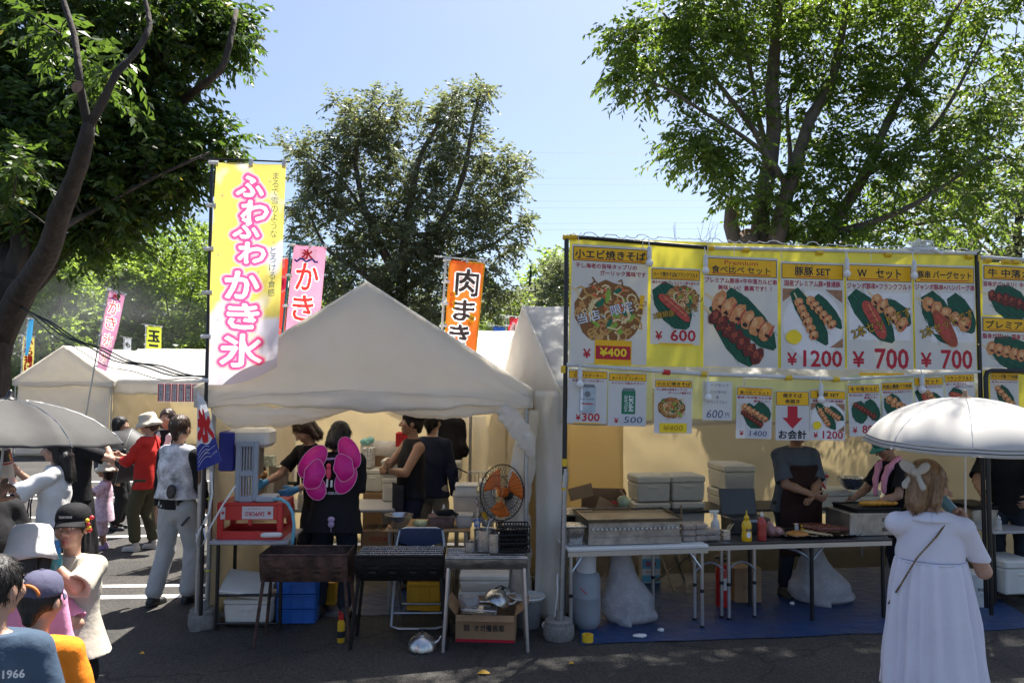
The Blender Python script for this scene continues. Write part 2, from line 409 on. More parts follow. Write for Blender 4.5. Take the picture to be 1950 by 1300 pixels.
    for side in (0, 1):
        m = MB(); m.grid(lambda a, b: hemf(a, b, side), 60, 5); m.build('hem', mats[0], t, smooth=True, solid=.004)
    def wall(nm, A, B, mat, n=60):
        A, B = Vector(A), Vector(B); d = (B-A).normalized(); nn = Vector((-d.y, d.x, 0)); L = (B-A).length
        def f(a, b):
            z = lerp(.03, eave-.02, b); x = a*L
            dd = .035*math.sin(x*5.2+seed+.9*math.sin(z*1.3+x))*(1-.75*b)+wrinkle(x*.8, z*.9, .02, seed)
            return A+d*x+nn*dd+Vector((0, 0, z))
        m = MB(); m.grid(f, n, 26); m.build(nm, mat, t, smooth=True, solid=.003)
    wm = wmat or mats[1]; ins = .03
    if 'back' in walls: wall('back_wall', (ins, D-ins, 0), (W-ins, D-ins, 0), wm)
    if 'left' in walls: wall('side_wall', (ins, .1, 0), (ins, D-.1, 0), wm)
    if 'right' in walls: wall('side_wall', (W-ins, .1, 0), (W-ins, D-.1, 0), wm)
    if 'front' in walls: wall('front_wall', (.05, ins, 0), (W-.05, ins, 0), mats[0])
    return t
T1_RZ = R(2.5); T1_O = Vector((-2.57, 6.57, 0)); T1_W, T1_D = 2.70, 3.3
tent1 = tent('food_tent', 'cream gabled tent with rolled-up front over the shaved ice and grill stall', T1_O, T1_RZ, T1_W, T1_D, walls=('back', 'left', 'right'), seed=3, hem=.16)
T2_RZ = R(9.5); T2_O = Vector((.46, 6.85, 0)); T2_W, T2_D = 5.4, 3.4
tent2 = tent('food_tent', 'cream canvas tent over the skewer stall behind the yellow menu board', T2_O, T2_RZ, T2_W, T2_D, along='x', walls=('back', 'left', 'right'), seed=11, hem=.3)
tent('food_tent', 'small white tent far back with closed front, its gable by the tree trunk', at(20, 980, 20.5)*1, R(-2), 2.55, 3.5, walls=('back', 'left', 'right', 'front'), mats=(CAN, CANW, CANR), seed=5).location.z = 0
tB = tent('food_tent', 'open white tent far back with long lit roof beyond the queue', at(205, 980, 20.6), R(1), 3.5, 3.2, along='x', walls=('back', 'right'), seed=8, hem=.35); tB.location.z = 0
tC = tent('food_tent', 'white tent behind the grill stall, only its bright roof slope showing', at(700, 900, 11.6), R(3), 3.6, 2.7, along='x', walls=('left',), seed=14); tC.location.z = 0
# crumpled canvas of tent 1, rolled up along the front
def crumple(name, pts, rad, parent, seed=0, n=26, amp=.35, flat=.75, mat=None):
    P = [Vector(p) for p in pts]
    # resample
    seg = 46; L = [0]
    for i in range(1, len(P)): L.append(L[-1]+(P[i]-P[i-1]).length)
    def pos(s):
        s *= L[-1]
        for i in range(1, len(P)):
            if s <= L[i]+1e-9:
                f = (s-L[i-1])/(L[i]-L[i-1]); return P[i-1].lerp(P[i], f), lerp(rad[i-1], rad[i], f)
    m = MB(); vs = []; fs = []
    for k in range(seg+1):
        p, r = pos(k/seg); q, _ = pos(min(1, k/seg+.02)); q0, _ = pos(max(0, k/seg-.02)); d = (q-q0).normalized()
        up = Vector((0, 1, 0)); a = d.cross(up).normalized(); b = Vector(up)
        for j in range(n):
            t = 2*math.pi*j/n
            rr = r*(1+amp*(.6*nz(k*.22+seed, math.cos(t)*2.2, math.sin(t)*2.2+seed)+.5*math.sin(t*3+k*.16+seed)*.5+.35*nz(k*.5, t*2+seed)))
            vs.append(p+a*math.cos(t)*rr+b*math.sin(t)*rr*flat)
    for k in range(seg):
        for j in range(n): fs.append((k*n+j, k*n+(j+1) % n, (k+1)*n+(j+1) % n, (k+1)*n+j))
    fs += [tuple(range(n-1, -1, -1)), tuple(seg*n+j for j in range(n))]
    m.add(vs, fs); return m.build(name, mat or CAN, parent, smooth=True)
inv1 = Matrix.Rotation(-T1_RZ, 4, 'Z') @ Matrix.Translation(-T1_O)
def L1(px, py, Y): return inv1 @ at(px, py, Y)
crumple('rolled_curtain', [L1(408, 775, 6.6), L1(440, 788, 6.6), L1(520, 792, 6.62), L1(600, 783, 6.64), L1(680, 764, 6.66), L1(720, 760, 6.66)], [.05, .10, .085, .075, .05, .02], tent1, 2)
crumple('rolled_curtain', [L1(700, 762, 6.66), L1(760, 776, 6.66), L1(850, 783, 6.68), L1(930, 776, 6.7), L1(968, 770, 6.7)], [.02, .055, .065, .055, .05], tent1, 9)
crumple('rolled_curtain', [L1(955, 775, 6.64), L1(975, 800, 6.64), L1(1003, 838, 6.64), L1(1014, 868, 6.64)], [.06, .085, .075, .03], tent1, 5)
crumple('side_curtain', [L1(1008, 780, 6.75), L1(1000, 850, 6.8), L1(985, 960, 6.85), L1(990, 1100, 6.9), L1(995, 1180, 6.9)], [.07, .09, .11, .10, .06], tent1, 7)
# tied-back side curtain of tent 2 at its front-left post
inv2 = Matrix.Rotation(-T2_RZ, 4, 'Z') @ Matrix.Translation(-T2_O)
def L2(px, py, Y): return inv2 @ at(px, py, Y)
q = MB()
A = L2(1019, 745, 6.85); B = L2(1073, 745, 6.78)
q.grid(lambda a, b: A.lerp(B, a)+Vector((0, .02*math.sin(a*8+b*2), lerp(.04, 1.97, b)-A.lerp(B, a).z))+Vector((.03*(1-b)*math.sin(b*3), .012*nz(a*5, b*9), 0)), 14, 40)
q.build('side_curtain', CAN, tent2, smooth=True, solid=.004)
q = MB(); A = L2(1080, 790, 9.9); B = L2(1187, 790, 9.9)
q.grid(lambda a, b: A.lerp(B, a)+Vector((0, .01*nz(a*4, b*5), lerp(.1, 1.9, b)-A.lerp(B, a).z)), 10, 20)
q.build('wall_panel', CANLIT, tent2, smooth=True, solid=.003)
# concrete foot weights
def weight(px, py, lab, r=.125, h=.15):
    p = gp(px, py); t = thing('tent_weight', lab, 'weight', p)
    m = MB(); m.lathe([(r*.93, 0), (r, .02), (r, h*.6), (r*.96, h*.72), (r*.9, h*.75), (r*.9, h*.95), (r*.83, h), (.035, h), (.03, h-.02)], (0, 0, 0), 36); m.build('block', CONC, t, smooth='auto')
    m = MB(); m.tube([(0, 0, h-.02), (0, 0, h+.07)], .024, 12); m.build('socket', STEEL, t, smooth='auto'); return p
W1 = weight(388, 1192, 'round concrete weight at the foot of the flag pole by the shaved ice table')
W2 = weight(1064, 1214, 'round concrete weight at the corner pole of the yellow menu board')
# ================================================================ TREES
BARK = M('bark', (.042, .032, .025), .95, var=.6, vs=14, bump=1, bs=22, stretch=(1, 1, .35), dirt=.3)
BARKG = M('bark_grey', (.13, .105, .085), .9, var=.4, vs=8, bump=.8, bs=28, stretch=(1, 1, .35), dirt=.3)
CUT = M('cut_wood', (.22, .13, .08), .85, var=.3, vs=20)
def leafmat(name, col, tcol, trans=.45):
    return M(name, col, .42, var=.25, vs=1.1, trans=trans, tcol=tcol, rnd=.35, spec=.4)
LEAF_A = leafmat('leaf_dark_green', (.036, .070, .017), (.14, .24, .03), .40)
LEAF_B = leafmat('leaf_mid_green', (.062, .105, .026), (.24, .36, .04), .45)
LEAF_C = leafmat('leaf_olive', (.115, .130, .080), (.28, .33, .13), .40)
LEAF_D = leafmat('leaf_wood_green', (.095, .15, .04), (.36, .50, .07), .48)
LEAF_Y = leafmat('leaf_yellow', (.22, .22, .04), (.40, .36, .05))
def unit(v): return v/np.maximum(np.linalg.norm(v, axis=-1, keepdims=True), 1e-9)
def leaves(P, D, L, W, rng):
    """one narrow pointed leaf per point: P base points, D directions, L lengths, W half widths"""
    n = len(P); up = rng.normal(size=(n, 3)); S = unit(np.cross(D, up)); N = np.cross(D, S)
    mid = P+D*L[:, None]*.45+N*(L*.06)[:, None]
    a = mid+S*W[:, None]; b = mid-S*W[:, None]; tip = P+D*L[:, None]-N*(L*.10)[:, None]
    V = np.stack([P, a, tip, b], 1).reshape(-1, 3)
    F = np.arange(4*n).reshape(n, 4)
    return V, F
def tree(name, label, limbs, lobes, leaf=.09, mat=LEAF_A, bark=BARK, seed=1, sprays=6, per=12, twig=.42, droop=.45, group=None, base=None, cuts=(), yellow=0, wl=.20):
    rng = np.random.default_rng(seed)
    base = Vector(base) if base is not None else Vector(limbs[0][0][0]); base = Vector((base.x, base.y, 0))
    t = thing(name, label, 'tree', base, group=group)
    tb = MB(); nodes = []
    for pts, r0, r1 in limbs:
        P = [Vector(p)-base for p in pts]; Q = []
        for i in range(len(P)-1):
            k = max(2, int((P[i+1]-P[i]).length/.22))
            a = P[max(i-1, 0)]; d = P[min(i+2, len(P)-1)]
            for j in range(k):
                f = j/k
                q = 0.5*((2*P[i])+(P[i+1]-a)*f+(2*a-5*P[i]+4*P[i+1]-d)*f*f+(3*P[i]-a-3*P[i+1]+d)*f**3)
                Q.append(q)
        Q.append(P[-1]); m = len(Q)
        rr = [lerp(r0, r1, (i/(m-1))**.8)*(1+.10*nz(i*.9, r0*50)) for i in range(m)]
        tb.tube(Q, rr, 10)
        nodes += [tuple(q) for q in Q[m//3:]]
    N = np.array(nodes)
    tw = MB(); LP = []; LD = []; LL = []
    C = []
    for (c, r, cnt) in lobes:
        c = np.array(Vector(c)-base); r = np.array(r)
        d = unit(rng.normal(size=(cnt, 3))); rad = rng.uniform(.25, 1, (cnt, 1))**.45
        C.append(c+d*rad*r)
    C = np.concatenate(C)
    dist = np.array([np.min(((N-c)**2).sum(1)) for c in C])
    C = C[np.argsort(dist)]
    for c in C:
        dd = ((N-c)**2).sum(1); dd = dd+.6*np.maximum(0, N[:, 2]-c[2])**2; i = int(np.argmin(dd)); p = N[i]
        v = c-p; ln = np.linalg.norm(v)
        if ln > .12:
            mid = p+v*.5+np.array((0, 0, .12*ln))+rng.normal(size=3)*.07*ln
            pts = bez(p, mid, c, 5); r = .006+.008*ln
            tw.tube(pts, [r, r*.85, r*.7, r*.55, r*.45, r*.35], 5, caps=False)
            N = np.concatenate([N, np.array([tuple(q) for q in pts[2:]])])
        out = unit(np.array([v if ln > .1 else rng.normal(size=3)]))[0]
        for s in range(sprays):
            d = out*.5+rng.normal(size=3)*.65; d[2] += .05; d /= np.linalg.norm(d)
            ln2 = twig*rng.uniform(.6, 1.2); f = np.linspace(.12, 1, per)[:, None]
            line = c+d*ln2*f+np.array((0, 0, -1))*(droop*.35*ln2*f**2)
            side = np.cross(d, (0, 0, 1.0)); side /= np.linalg.norm(side)+1e-6
            sg = np.where(np.arange(per) % 2 == 0, 1, -1)[:, None]
            ld = d*.55+side*sg*.75+np.array((0, 0, -droop))+rng.normal(size=(per, 3))*.22
            LP.append(line); LD.append(unit(ld)); LL.append(leaf*rng.uniform(.65, 1.2, per))
    P = np.concatenate(LP); D = np.concatenate(LD); L = np.concatenate(LL)
    V, F = leaves(P, D, L, L*wl, rng)
    mi = None
    if yellow:
        mi = (rng.random(len(F)) < yellow).astype(np.int32)
    tb.v += []; 
    b0 = len(tb.v); tb.v += tw.v; tb.f += [tuple(i+b0 for i in f) for f in tw.f]; tb.mi += [0]*len(tw.f)
    for (c, n, r) in cuts:
        c = Vector(c)-base; n = Vector(n).normalized(); a = n.orthogonal().normalized(); b = n.cross(a); tb.m = 1
        tb.add([c+a*math.cos(k*.5236)*r+b*math.sin(k*.5236)*r for k in range(12)], [tuple(range(12))])
    tb.build('trunk', [bark, CUT], t, smooth=True)
    np_mesh('crown', V, F, [mat, LEAF_Y] if yellow else mat, t, midx=mi)
    return t
def pxl(Y, *pts): return [at(x, y, Y+(pts[0][2] if False else 0)) if len(p) == 2 else at(x, y, Y+p[2]) for p in pts for x, y in [p[:2]]]
def lobe(Y, px, py, rx, ry, cnt, dy=0, rz=None):
    k = Y/F_PX; return (at(px, py, Y+dy), (rx*k, rz or max(rx, ry)*k*1.0, ry*k), cnt)
# --- left foreground tree
Y = 7.6; k = Y/F_PX
tree('broadleaf_tree', 'large dark broadleaf tree with forked limbs, leaning over the black umbrella', [
    ([gp(-20, 1110).xyz*1 if False else Vector((at(-35, 700, Y).x, Y, -.05)), at(-32, 780, Y), at(-25, 680, Y), at(-5, 590, Y), at(20, 530, Y)], .27, .2),
    (pxl(Y, (0, 640), (40, 560, -.3), (92, 480, -.8), (112, 410, -1.2), (132, 365, -1.4), (152, 310, -1.6), (166, 255, -1.7), (168, 238, -1.7)), .135, .045),
    (pxl(Y, (168, 240, -1.7), (157, 190, -1.75), (150, 140, -1.8), (142, 70, -1.7), (120, 0, -1.6), (100, -80, -1.5)), .036, .018),
    (pxl(Y, (168, 242, -1.7), (198, 190, -1.7), (222, 140, -1.7), (258, 100, -1.6), (285, 50, -1.5), (276, 0, -1.4), (270, -70, -1.3)), .038, .016),
    (pxl(Y, (30, 560, .2), (15, 480, .4), (-20, 380, .6), (-60, 220, .8)), .16, .05),
    (pxl(Y, (10, 560, .1), (40, 470, .2), (30, 360, .3), (70, 220, .5), (90, 60, .8)), .12, .03),
    (pxl(Y, (60, 545, .3), (120, 480, .6), (220, 360, .9), (310, 250, 1.0), (350, 192, 1.0), (402, 150, .5), (428, 118, .4), (450, 20, .6)), .09, .025),
    (pxl(Y, (105, 440, -.5), (180, 400, .3), (290, 340, .4), (400, 290, .5)), .04, .012)],
    [lobe(Y, 40, 340, 40, 40, 4, -1.0), lobe(Y, 230, 150, 50, 40, 4, -1.3), lobe(Y, 100, 60, 50, 40, 4, -1.3), lobe(Y, 40, 60, 150, 120, 50, .35), lobe(Y, 200, 40, 160, 100, 60, 0.65), lobe(Y, 330, 40, 100, 80, 42, 0.95), lobe(Y, 425, 50, 55, 55, 26, 1.35), lobe(Y, 120, 200, 140, 100, 60, 0.75), lobe(Y, 270, 180, 110, 85, 55, 0.95), lobe(Y, 385, 90, 50, 40, 14, 1.25),
     lobe(Y, 40, 280, 130, 120, 60, 0.15), lobe(Y, 200, 300, 140, 75, 60, 0.65), lobe(Y, 320, 270, 80, 55, 32, 0.95), lobe(Y, 365, 320, 40, 26, 9, 0.95), lobe(Y, 425, 272, 22, 30, 8, 0.95), lobe(Y, 330, 350, 45, 30, 12, 0.85),
     lobe(Y, 90, 400, 120, 70, 44, 0.65), lobe(Y, 220, 390, 100, 50, 34, 0.75), lobe(Y, 170, 445, 80, 32, 18, 0.65), lobe(Y, 30, 450, 60, 40, 14, 0.95), lobe(Y, -80, 150, 120, 200, 40, .35), lobe(Y, 100, -80, 250, 90, 40, 0.65), lobe(Y, 330, -50, 120, 60, 18, 0.95)],
    leaf=.105, mat=LEAF_A, seed=4, sprays=7, per=13, twig=.40, droop=.6, yellow=.015,
    cuts=[(at(147, 165, Y-1.86), (-.2, -1, .1), .05)])
# --- right tree behind the skewer stall
Y = 11.9
RT = Vector((at(1450, 500, Y).x, Y, 0))
tree('broadleaf_tree', 'large many-stemmed tree with pruned stubs, rising behind the yellow menu board', [
    ([RT, RT+Vector((0, 0, 1.6)), at(1455, 520, Y), at(1448, 440, Y), at(1452, 380, Y), at(1466, 310, Y), at(1474, 240, Y), at(1470, 170, Y), at(1478, 60, Y), at(1482, -40, Y)], .26, .07),
    (pxl(Y, (1440, 560), (1408, 470), (1392, 430), (1398, 375)), .15, .10),
    (pxl(Y, (1440, 540), (1430, 470, -.1), (1424, 445, -.15)), .16, .13),
    (pxl(Y, (1450, 540), (1475, 470, -.2), (1495, 380, -.3), (1515, 318, -.3), (1545, 220, -.2), (1580, 170), (1600, 80), (1620, -20)), .15, .045),
    (pxl(Y, (1500, 370, -.3), (1490, 340, -.4), (1462, 298, -.5), (1400, 250, -.8), (1340, 214, -1), (1290, 180, -1.1), (1245, 158, -1.2)), .055, .014),
    (pxl(Y, (1468, 320, -.2), (1440, 255, -.3), (1380, 175, -.6), (1310, 85, -.8), (1255, 15, -.9)), .055, .014),
    (pxl(Y, (1462, 300, .1), (1446, 230), (1430, 140), (1415, 60), (1390, -20)), .05, .018),
    (pxl(Y, (1480, 520, .1), (1540, 470), (1590, 420), (1645, 335), (1680, 255), (1720, 175), (1780, 90), (1830, 0)), .13, .03),
    (pxl(Y, (1560, 450), (1640, 430, -.2), (1720, 400, -.4), (1780, 365, -.4), (1880, 300, -.5)), .07, .015),
    (pxl(Y, (1480, 540, .3), (1570, 480, .5), (1680, 440, .8), (1790, 420, 1), (1900, 400, 1)), .08, .015),
    (pxl(Y, (1500, 400, .2), (1505, 300, .3), (1500, 200, .5), (1530, 120, .6)), .05, .02),
    (pxl(Y, (1640, 340), (1700, 300), (1780, 240), (1850, 120), (1880, 60)), .05, .015)],
    [lobe(Y, 1200, 105, 55, 40, 19, -1.2), lobe(Y, 1260, 70, 70, 50, 27, -1), lobe(Y, 1290, 150, 60, 35, 16, -1), lobe(Y, 1330, 15, 90, 45, 27, -.8), lobe(Y, 1380, 100, 60, 60, 17, -.4), lobe(Y, 1210, 160, 30, 20, 4, -1.2),
     lobe(Y, 1320, 275, 50, 35, 16, -.8), lobe(Y, 1385, 315, 55, 45, 22, -.7), lobe(Y, 1420, 200, 40, 35, 8, -.3), lobe(Y, 1430, 375, 45, 22, 8, -.4),
     lobe(Y, 1470, 60, 90, 80, 40), lobe(Y, 1570, 60, 100, 80, 34), lobe(Y, 1500, 150, 60, 45, 11, .3), lobe(Y, 1600, 165, 80, 55, 23), lobe(Y, 1680, 80, 100, 80, 34, .2), lobe(Y, 1800, 50, 100, 75, 31, .2), lobe(Y, 1720, 200, 70, 60, 19),
     lobe(Y, 1540, 250, 60, 40, 11, .3), lobe(Y, 1640, 300, 80, 55, 25, -.3), lobe(Y, 1560, 350, 70, 50, 18, -.3), lobe(Y, 1750, 320, 90, 55, 28, -.3), lobe(Y, 1850, 270, 70, 60, 17), lobe(Y, 1920, 180, 60, 90, 19), lobe(Y, 1900, 350, 80, 50, 19, .2),
     lobe(Y, 1500, 410, 60, 40, 12, -.3), lobe(Y, 1600, 420, 80, 35, 17, -.2), lobe(Y, 1730, 420, 90, 35, 17, .3), lobe(Y, 1540, 455, 60, 25, 7), lobe(Y, 1840, 420, 80, 30, 11, .8), lobe(Y, 1650, 455, 60, 22, 6, .4),
     lobe(Y, 1940, 60, 100, 100, 23), lobe(Y, 1550, -60, 250, 70, 40), lobe(Y, 1850, -60, 180, 70, 24),
     lobe(Y, 1300, -190, 230, 130, 60, -.8), lobe(Y, 1600, -210, 260, 130, 70, -.5), lobe(Y, 1900, -190, 230, 130, 60, -.6), lobe(Y, 1230, -440, 240, 130, 85, -2), lobe(Y, 1550, -460, 260, 140, 95, -2), lobe(Y, 1850, -440, 260, 140, 95, -2), lobe(Y, 1050, -380, 120, 90, 30, -2), lobe(Y, 1350, -330, 300, 110, 80, -2.6), lobe(Y, 1750, -330, 300, 110, 80, -2.6)],  # unseen upper crown, added to shade the ground before the stalls
    leaf=.115, mat=LEAF_B, bark=BARKG, seed=9, sprays=6, per=11, twig=.46, droop=.55, base=RT, yellow=.01,
    cuts=[(at(1398, 374, Y-.02), (0, -.5, 1), .09), (at(1424, 444, Y-.17), (-.2, -.7, .7), .12)])
# --- the tall tree between the tents
Y = 23.0
CT = Vector((at(770, 600, Y).x, Y, 0))
tree('broadleaf_tree', 'broad olive green tree alone against the sky behind the gabled tent', [
    ([CT, CT+Vector((0, 0, 2)), at(765, 560, Y), at(768, 480, Y), at(780, 400, Y), at(800, 300, Y), at(840, 230, Y)], .33, .05),
    (pxl(Y, (766, 540), (720, 460), (690, 380), (680, 280), (735, 190)), .16, .03),
    (pxl(Y, (768, 500), (830, 440), (880, 340), (900, 240), (918, 160)), .16, .03),
    (pxl(Y, (765, 560), (840, 500), (930, 470), (985, 430)), .12, .02),
    (pxl(Y, (765, 580), (690, 520), (620, 470), (580, 380)), .13, .02),
    (pxl(Y, (690, 400), (640, 330), (570, 290), (545, 280)), .06, .012)],
    [lobe(Y, 680, 240, 55, 55, 25), lobe(Y, 738, 200, 30, 32, 10), lobe(Y, 720, 260, 50, 50, 19), lobe(Y, 880, 225, 55, 55, 21), lobe(Y, 915, 170, 14, 22, 3), lobe(Y, 895, 200, 35, 30, 8), lobe(Y, 820, 240, 35, 55, 12), lobe(Y, 625, 310, 65, 50, 30), lobe(Y, 560, 285, 22, 22, 5), lobe(Y, 650, 210, 14, 22, 3),
     lobe(Y, 780, 320, 70, 60, 30), lobe(Y, 880, 320, 75, 60, 35), lobe(Y, 960, 330, 45, 40, 14), lobe(Y, 985, 320, 20, 16, 3), lobe(Y, 600, 390, 55, 50, 30), lobe(Y, 700, 390, 80, 70, 46), lobe(Y, 830, 410, 85, 65, 46), lobe(Y, 935, 400, 60, 45, 26), lobe(Y, 995, 425, 22, 18, 5),
     lobe(Y, 620, 480, 70, 50, 35), lobe(Y, 740, 490, 100, 60, 55), lobe(Y, 880, 480, 90, 50, 39), lobe(Y, 960, 460, 40, 25, 8), lobe(Y, 660, 560, 100, 50, 46), lobe(Y, 800, 560, 110, 50, 55), lobe(Y, 740, 620, 160, 40, 55), lobe(Y, 920, 560, 60, 50, 21)],
    leaf=.155, mat=LEAF_C, bark=BARKG, seed=21, sprays=7, per=13, twig=.62, droop=.35, base=CT, yellow=.03)
# --- the wood behind
def wood_tree(seed, h, w, mat):
    rng = random.Random(seed); b = Vector((0, 0, 0))
    limbs = [([b, (0, 0, h*.25), (.1*w*rng.uniform(-1, 1), 0, h*.55), (0, 0, h*.9)], .02*h+.05, .04)]
    for i in range(6):
        a = i*1.05+rng.random(); z = h*rng.uniform(.25, .5)
        limbs.append(([(0, 0, z), (math.cos(a)*w*.25, math.sin(a)*w*.25, z+h*.15), (math.cos(a)*w*.4, math.sin(a)*w*.4, z+h*.3)], .07, .02))
    lb = []
    for i in range(22):
        a = rng.uniform(0, 6.28); zz = rng.uniform(.12, .95); rad = w*.5*math.sqrt(max(.05, 1-((zz-.45)/.58)**2))*rng.uniform(.45, .95)
        r = w*rng.uniform(.13, .2)
        lb.append(((math.cos(a)*rad, math.sin(a)*rad, h*zz), (r, r, r*.6), 13))
    lb.append(((0, 0, h*.5), (w*.3, w*.3, h*.35), 26))
    return limbs, lb
def wtree(seed, h, w, mat, px, Y, lab, leaf=.24):
    limbs, lb = wood_tree(seed, h, w, mat); o = Vector((at(px, 700, Y).x, Y, 0))
    return tree('broadleaf_tree', lab, limbs, lb, leaf=leaf, mat=mat, seed=seed, sprays=6, per=9, twig=.8, droop=.25, group='trees of the wood behind the tents', base=(0, 0, 0), wl=.28), o
p1, o1 = wtree(31, 9.5, 7.5, LEAF_D, 330, 40, 'tall green tree of the wood, just left of the yellow vertical flag'); p1.location = o1
p2, o2 = wtree(37, 8.6, 6.0, LEAF_D, 205, 37, 'bright green rounded tree of the wood above the leaning pink flag'); p2.location = o2
p3, o3 = wtree(41, 8.8, 6.5, LEAF_C, 1010, 40, 'olive tree of the wood above the peak of the neighbouring white tent'); p3.location = o3
for (src, px, Y, sc, rz, lab) in (
    (p2, 105, 33, .82, 1.0, 'smaller pale tree of the wood beside the dark trunk'), (p3, 150, 46, .95, 2.1, 'tree of the wood rising through the smoke haze'),
    (p1, 455, 44, 1.0, 2.5, 'tree of the wood hidden mostly by the yellow vertical flag'), (p2, 560, 40, .85, 4.0, 'tree of the wood behind the pink shaved ice flag'),
    (p1, 680, 42, .8, .7, 'tree of the wood seen through the lower crown of the olive tree'), (p3, 860, 42, .8, 4.4, 'tree of the wood behind the orange flag'),
    (p1, 950, 36, .66, 5.0, 'low tree of the wood right of the orange flag'), (p2, 1075, 45, 1.12, .4, 'tree of the wood beside the top corner of the menu board'), (p1, 1190, 52, 1.0, 3.3, 'tree of the wood mostly behind the first noodle poster'),
    (p3, 1335, 46, 1.15, 1.2, 'olive tree of the wood above the middle of the menu board'), (p2, 1560, 50, 1.1, 5.5, 'tree of the wood low behind the pruned stems'), (p1, 1700, 46, .95, 1.9, 'tree of the wood behind the knot of white cord'),
    (p3, 20, 44, 1.0, .2, 'tree of the wood at the left behind the smoke'), (p2, 262, 45, 1.16, 2.9, 'taller tree of the wood between the two green ones'), (p1, 395, 48, 1.12, 5.9, 'tree of the wood beside the black flag pole')):
    dup(src, Vector((at(px, 700, Y).x, Y, 0)), rz, lab, sc)
Y = 19.0; o4, l4 = wood_tree(55, 9.5, 7.5, LEAF_C)
tree('broadleaf_tree', 'grey green tree at the far right beyond the second menu frame', o4, l4, leaf=.2, mat=LEAF_C, seed=55, sprays=6, per=10, twig=.7, droop=.3, base=(0, 0, 0)).location = Vector((at(1990, 700, Y).x, Y, 0))
# --- bare shrub twigs above the menu board, power lines
q = MB(); rg = random.Random(3); YB = 16; bs = at(1300, 640, YB); bs.z = 0
t = thing('bare_shrub', 'leafless thin shrub with fine grey twigs above the menu board', 'shrub', bs)
for i in range(7):
    a = at(rg.uniform(1255, 1375), rg.uniform(395, 455), YB)-bs; q.tube(bez((0, 0, .1), (a.x*.2, 0, a.z*.7), a, 8), [.014, .012, .01, .008, .007, .005, .004, .003, .003], 5)
    for j in range(6):
        f = rg.uniform(.6, .95); p = Vector((a.x*f**1.6, 0, a.z*f)); q.tube([p, p+Vector((rg.uniform(-.35, .35), rg.uniform(-.1, .1), rg.uniform(.15, .4)))], [.004, .002], 4)
q.build('stem', BARKG, t)
WIRE = M('power_wire', (.25, .27, .30), .5, .3, var=.05)
YL = 150
for i, (ya, yb) in enumerate(((252, 272), (312, 310), (324, 322), (358, 352), (370, 366), (400, 395), (412, 407), (446, 448))):
    A = at(-900, ya-26, YL+i*.5); B = at(2900, yb-18, YL+i*.5); q = MB()
    q.tube([lerp(A, B, s/24)-Vector((0, 0, 5.2*math.sin(math.pi*s/24))) for s in range(25)], .022, 5)
    tag(q.build('power_line', WIRE), ('thin high-voltage wire in the sky, topmost of the eight', 'high-voltage wire in the sky, second from the top', 'high-voltage wire in the sky, third from the top', 'high-voltage wire in the sky, fourth from the top', 'high-voltage wire in the sky, fifth from the top', 'high-voltage wire in the sky, sixth from the top', 'high-voltage wire in the sky, second from the bottom', 'high-voltage wire in the sky, lowest of the eight')[i], 'power line', 'power lines across the sky')
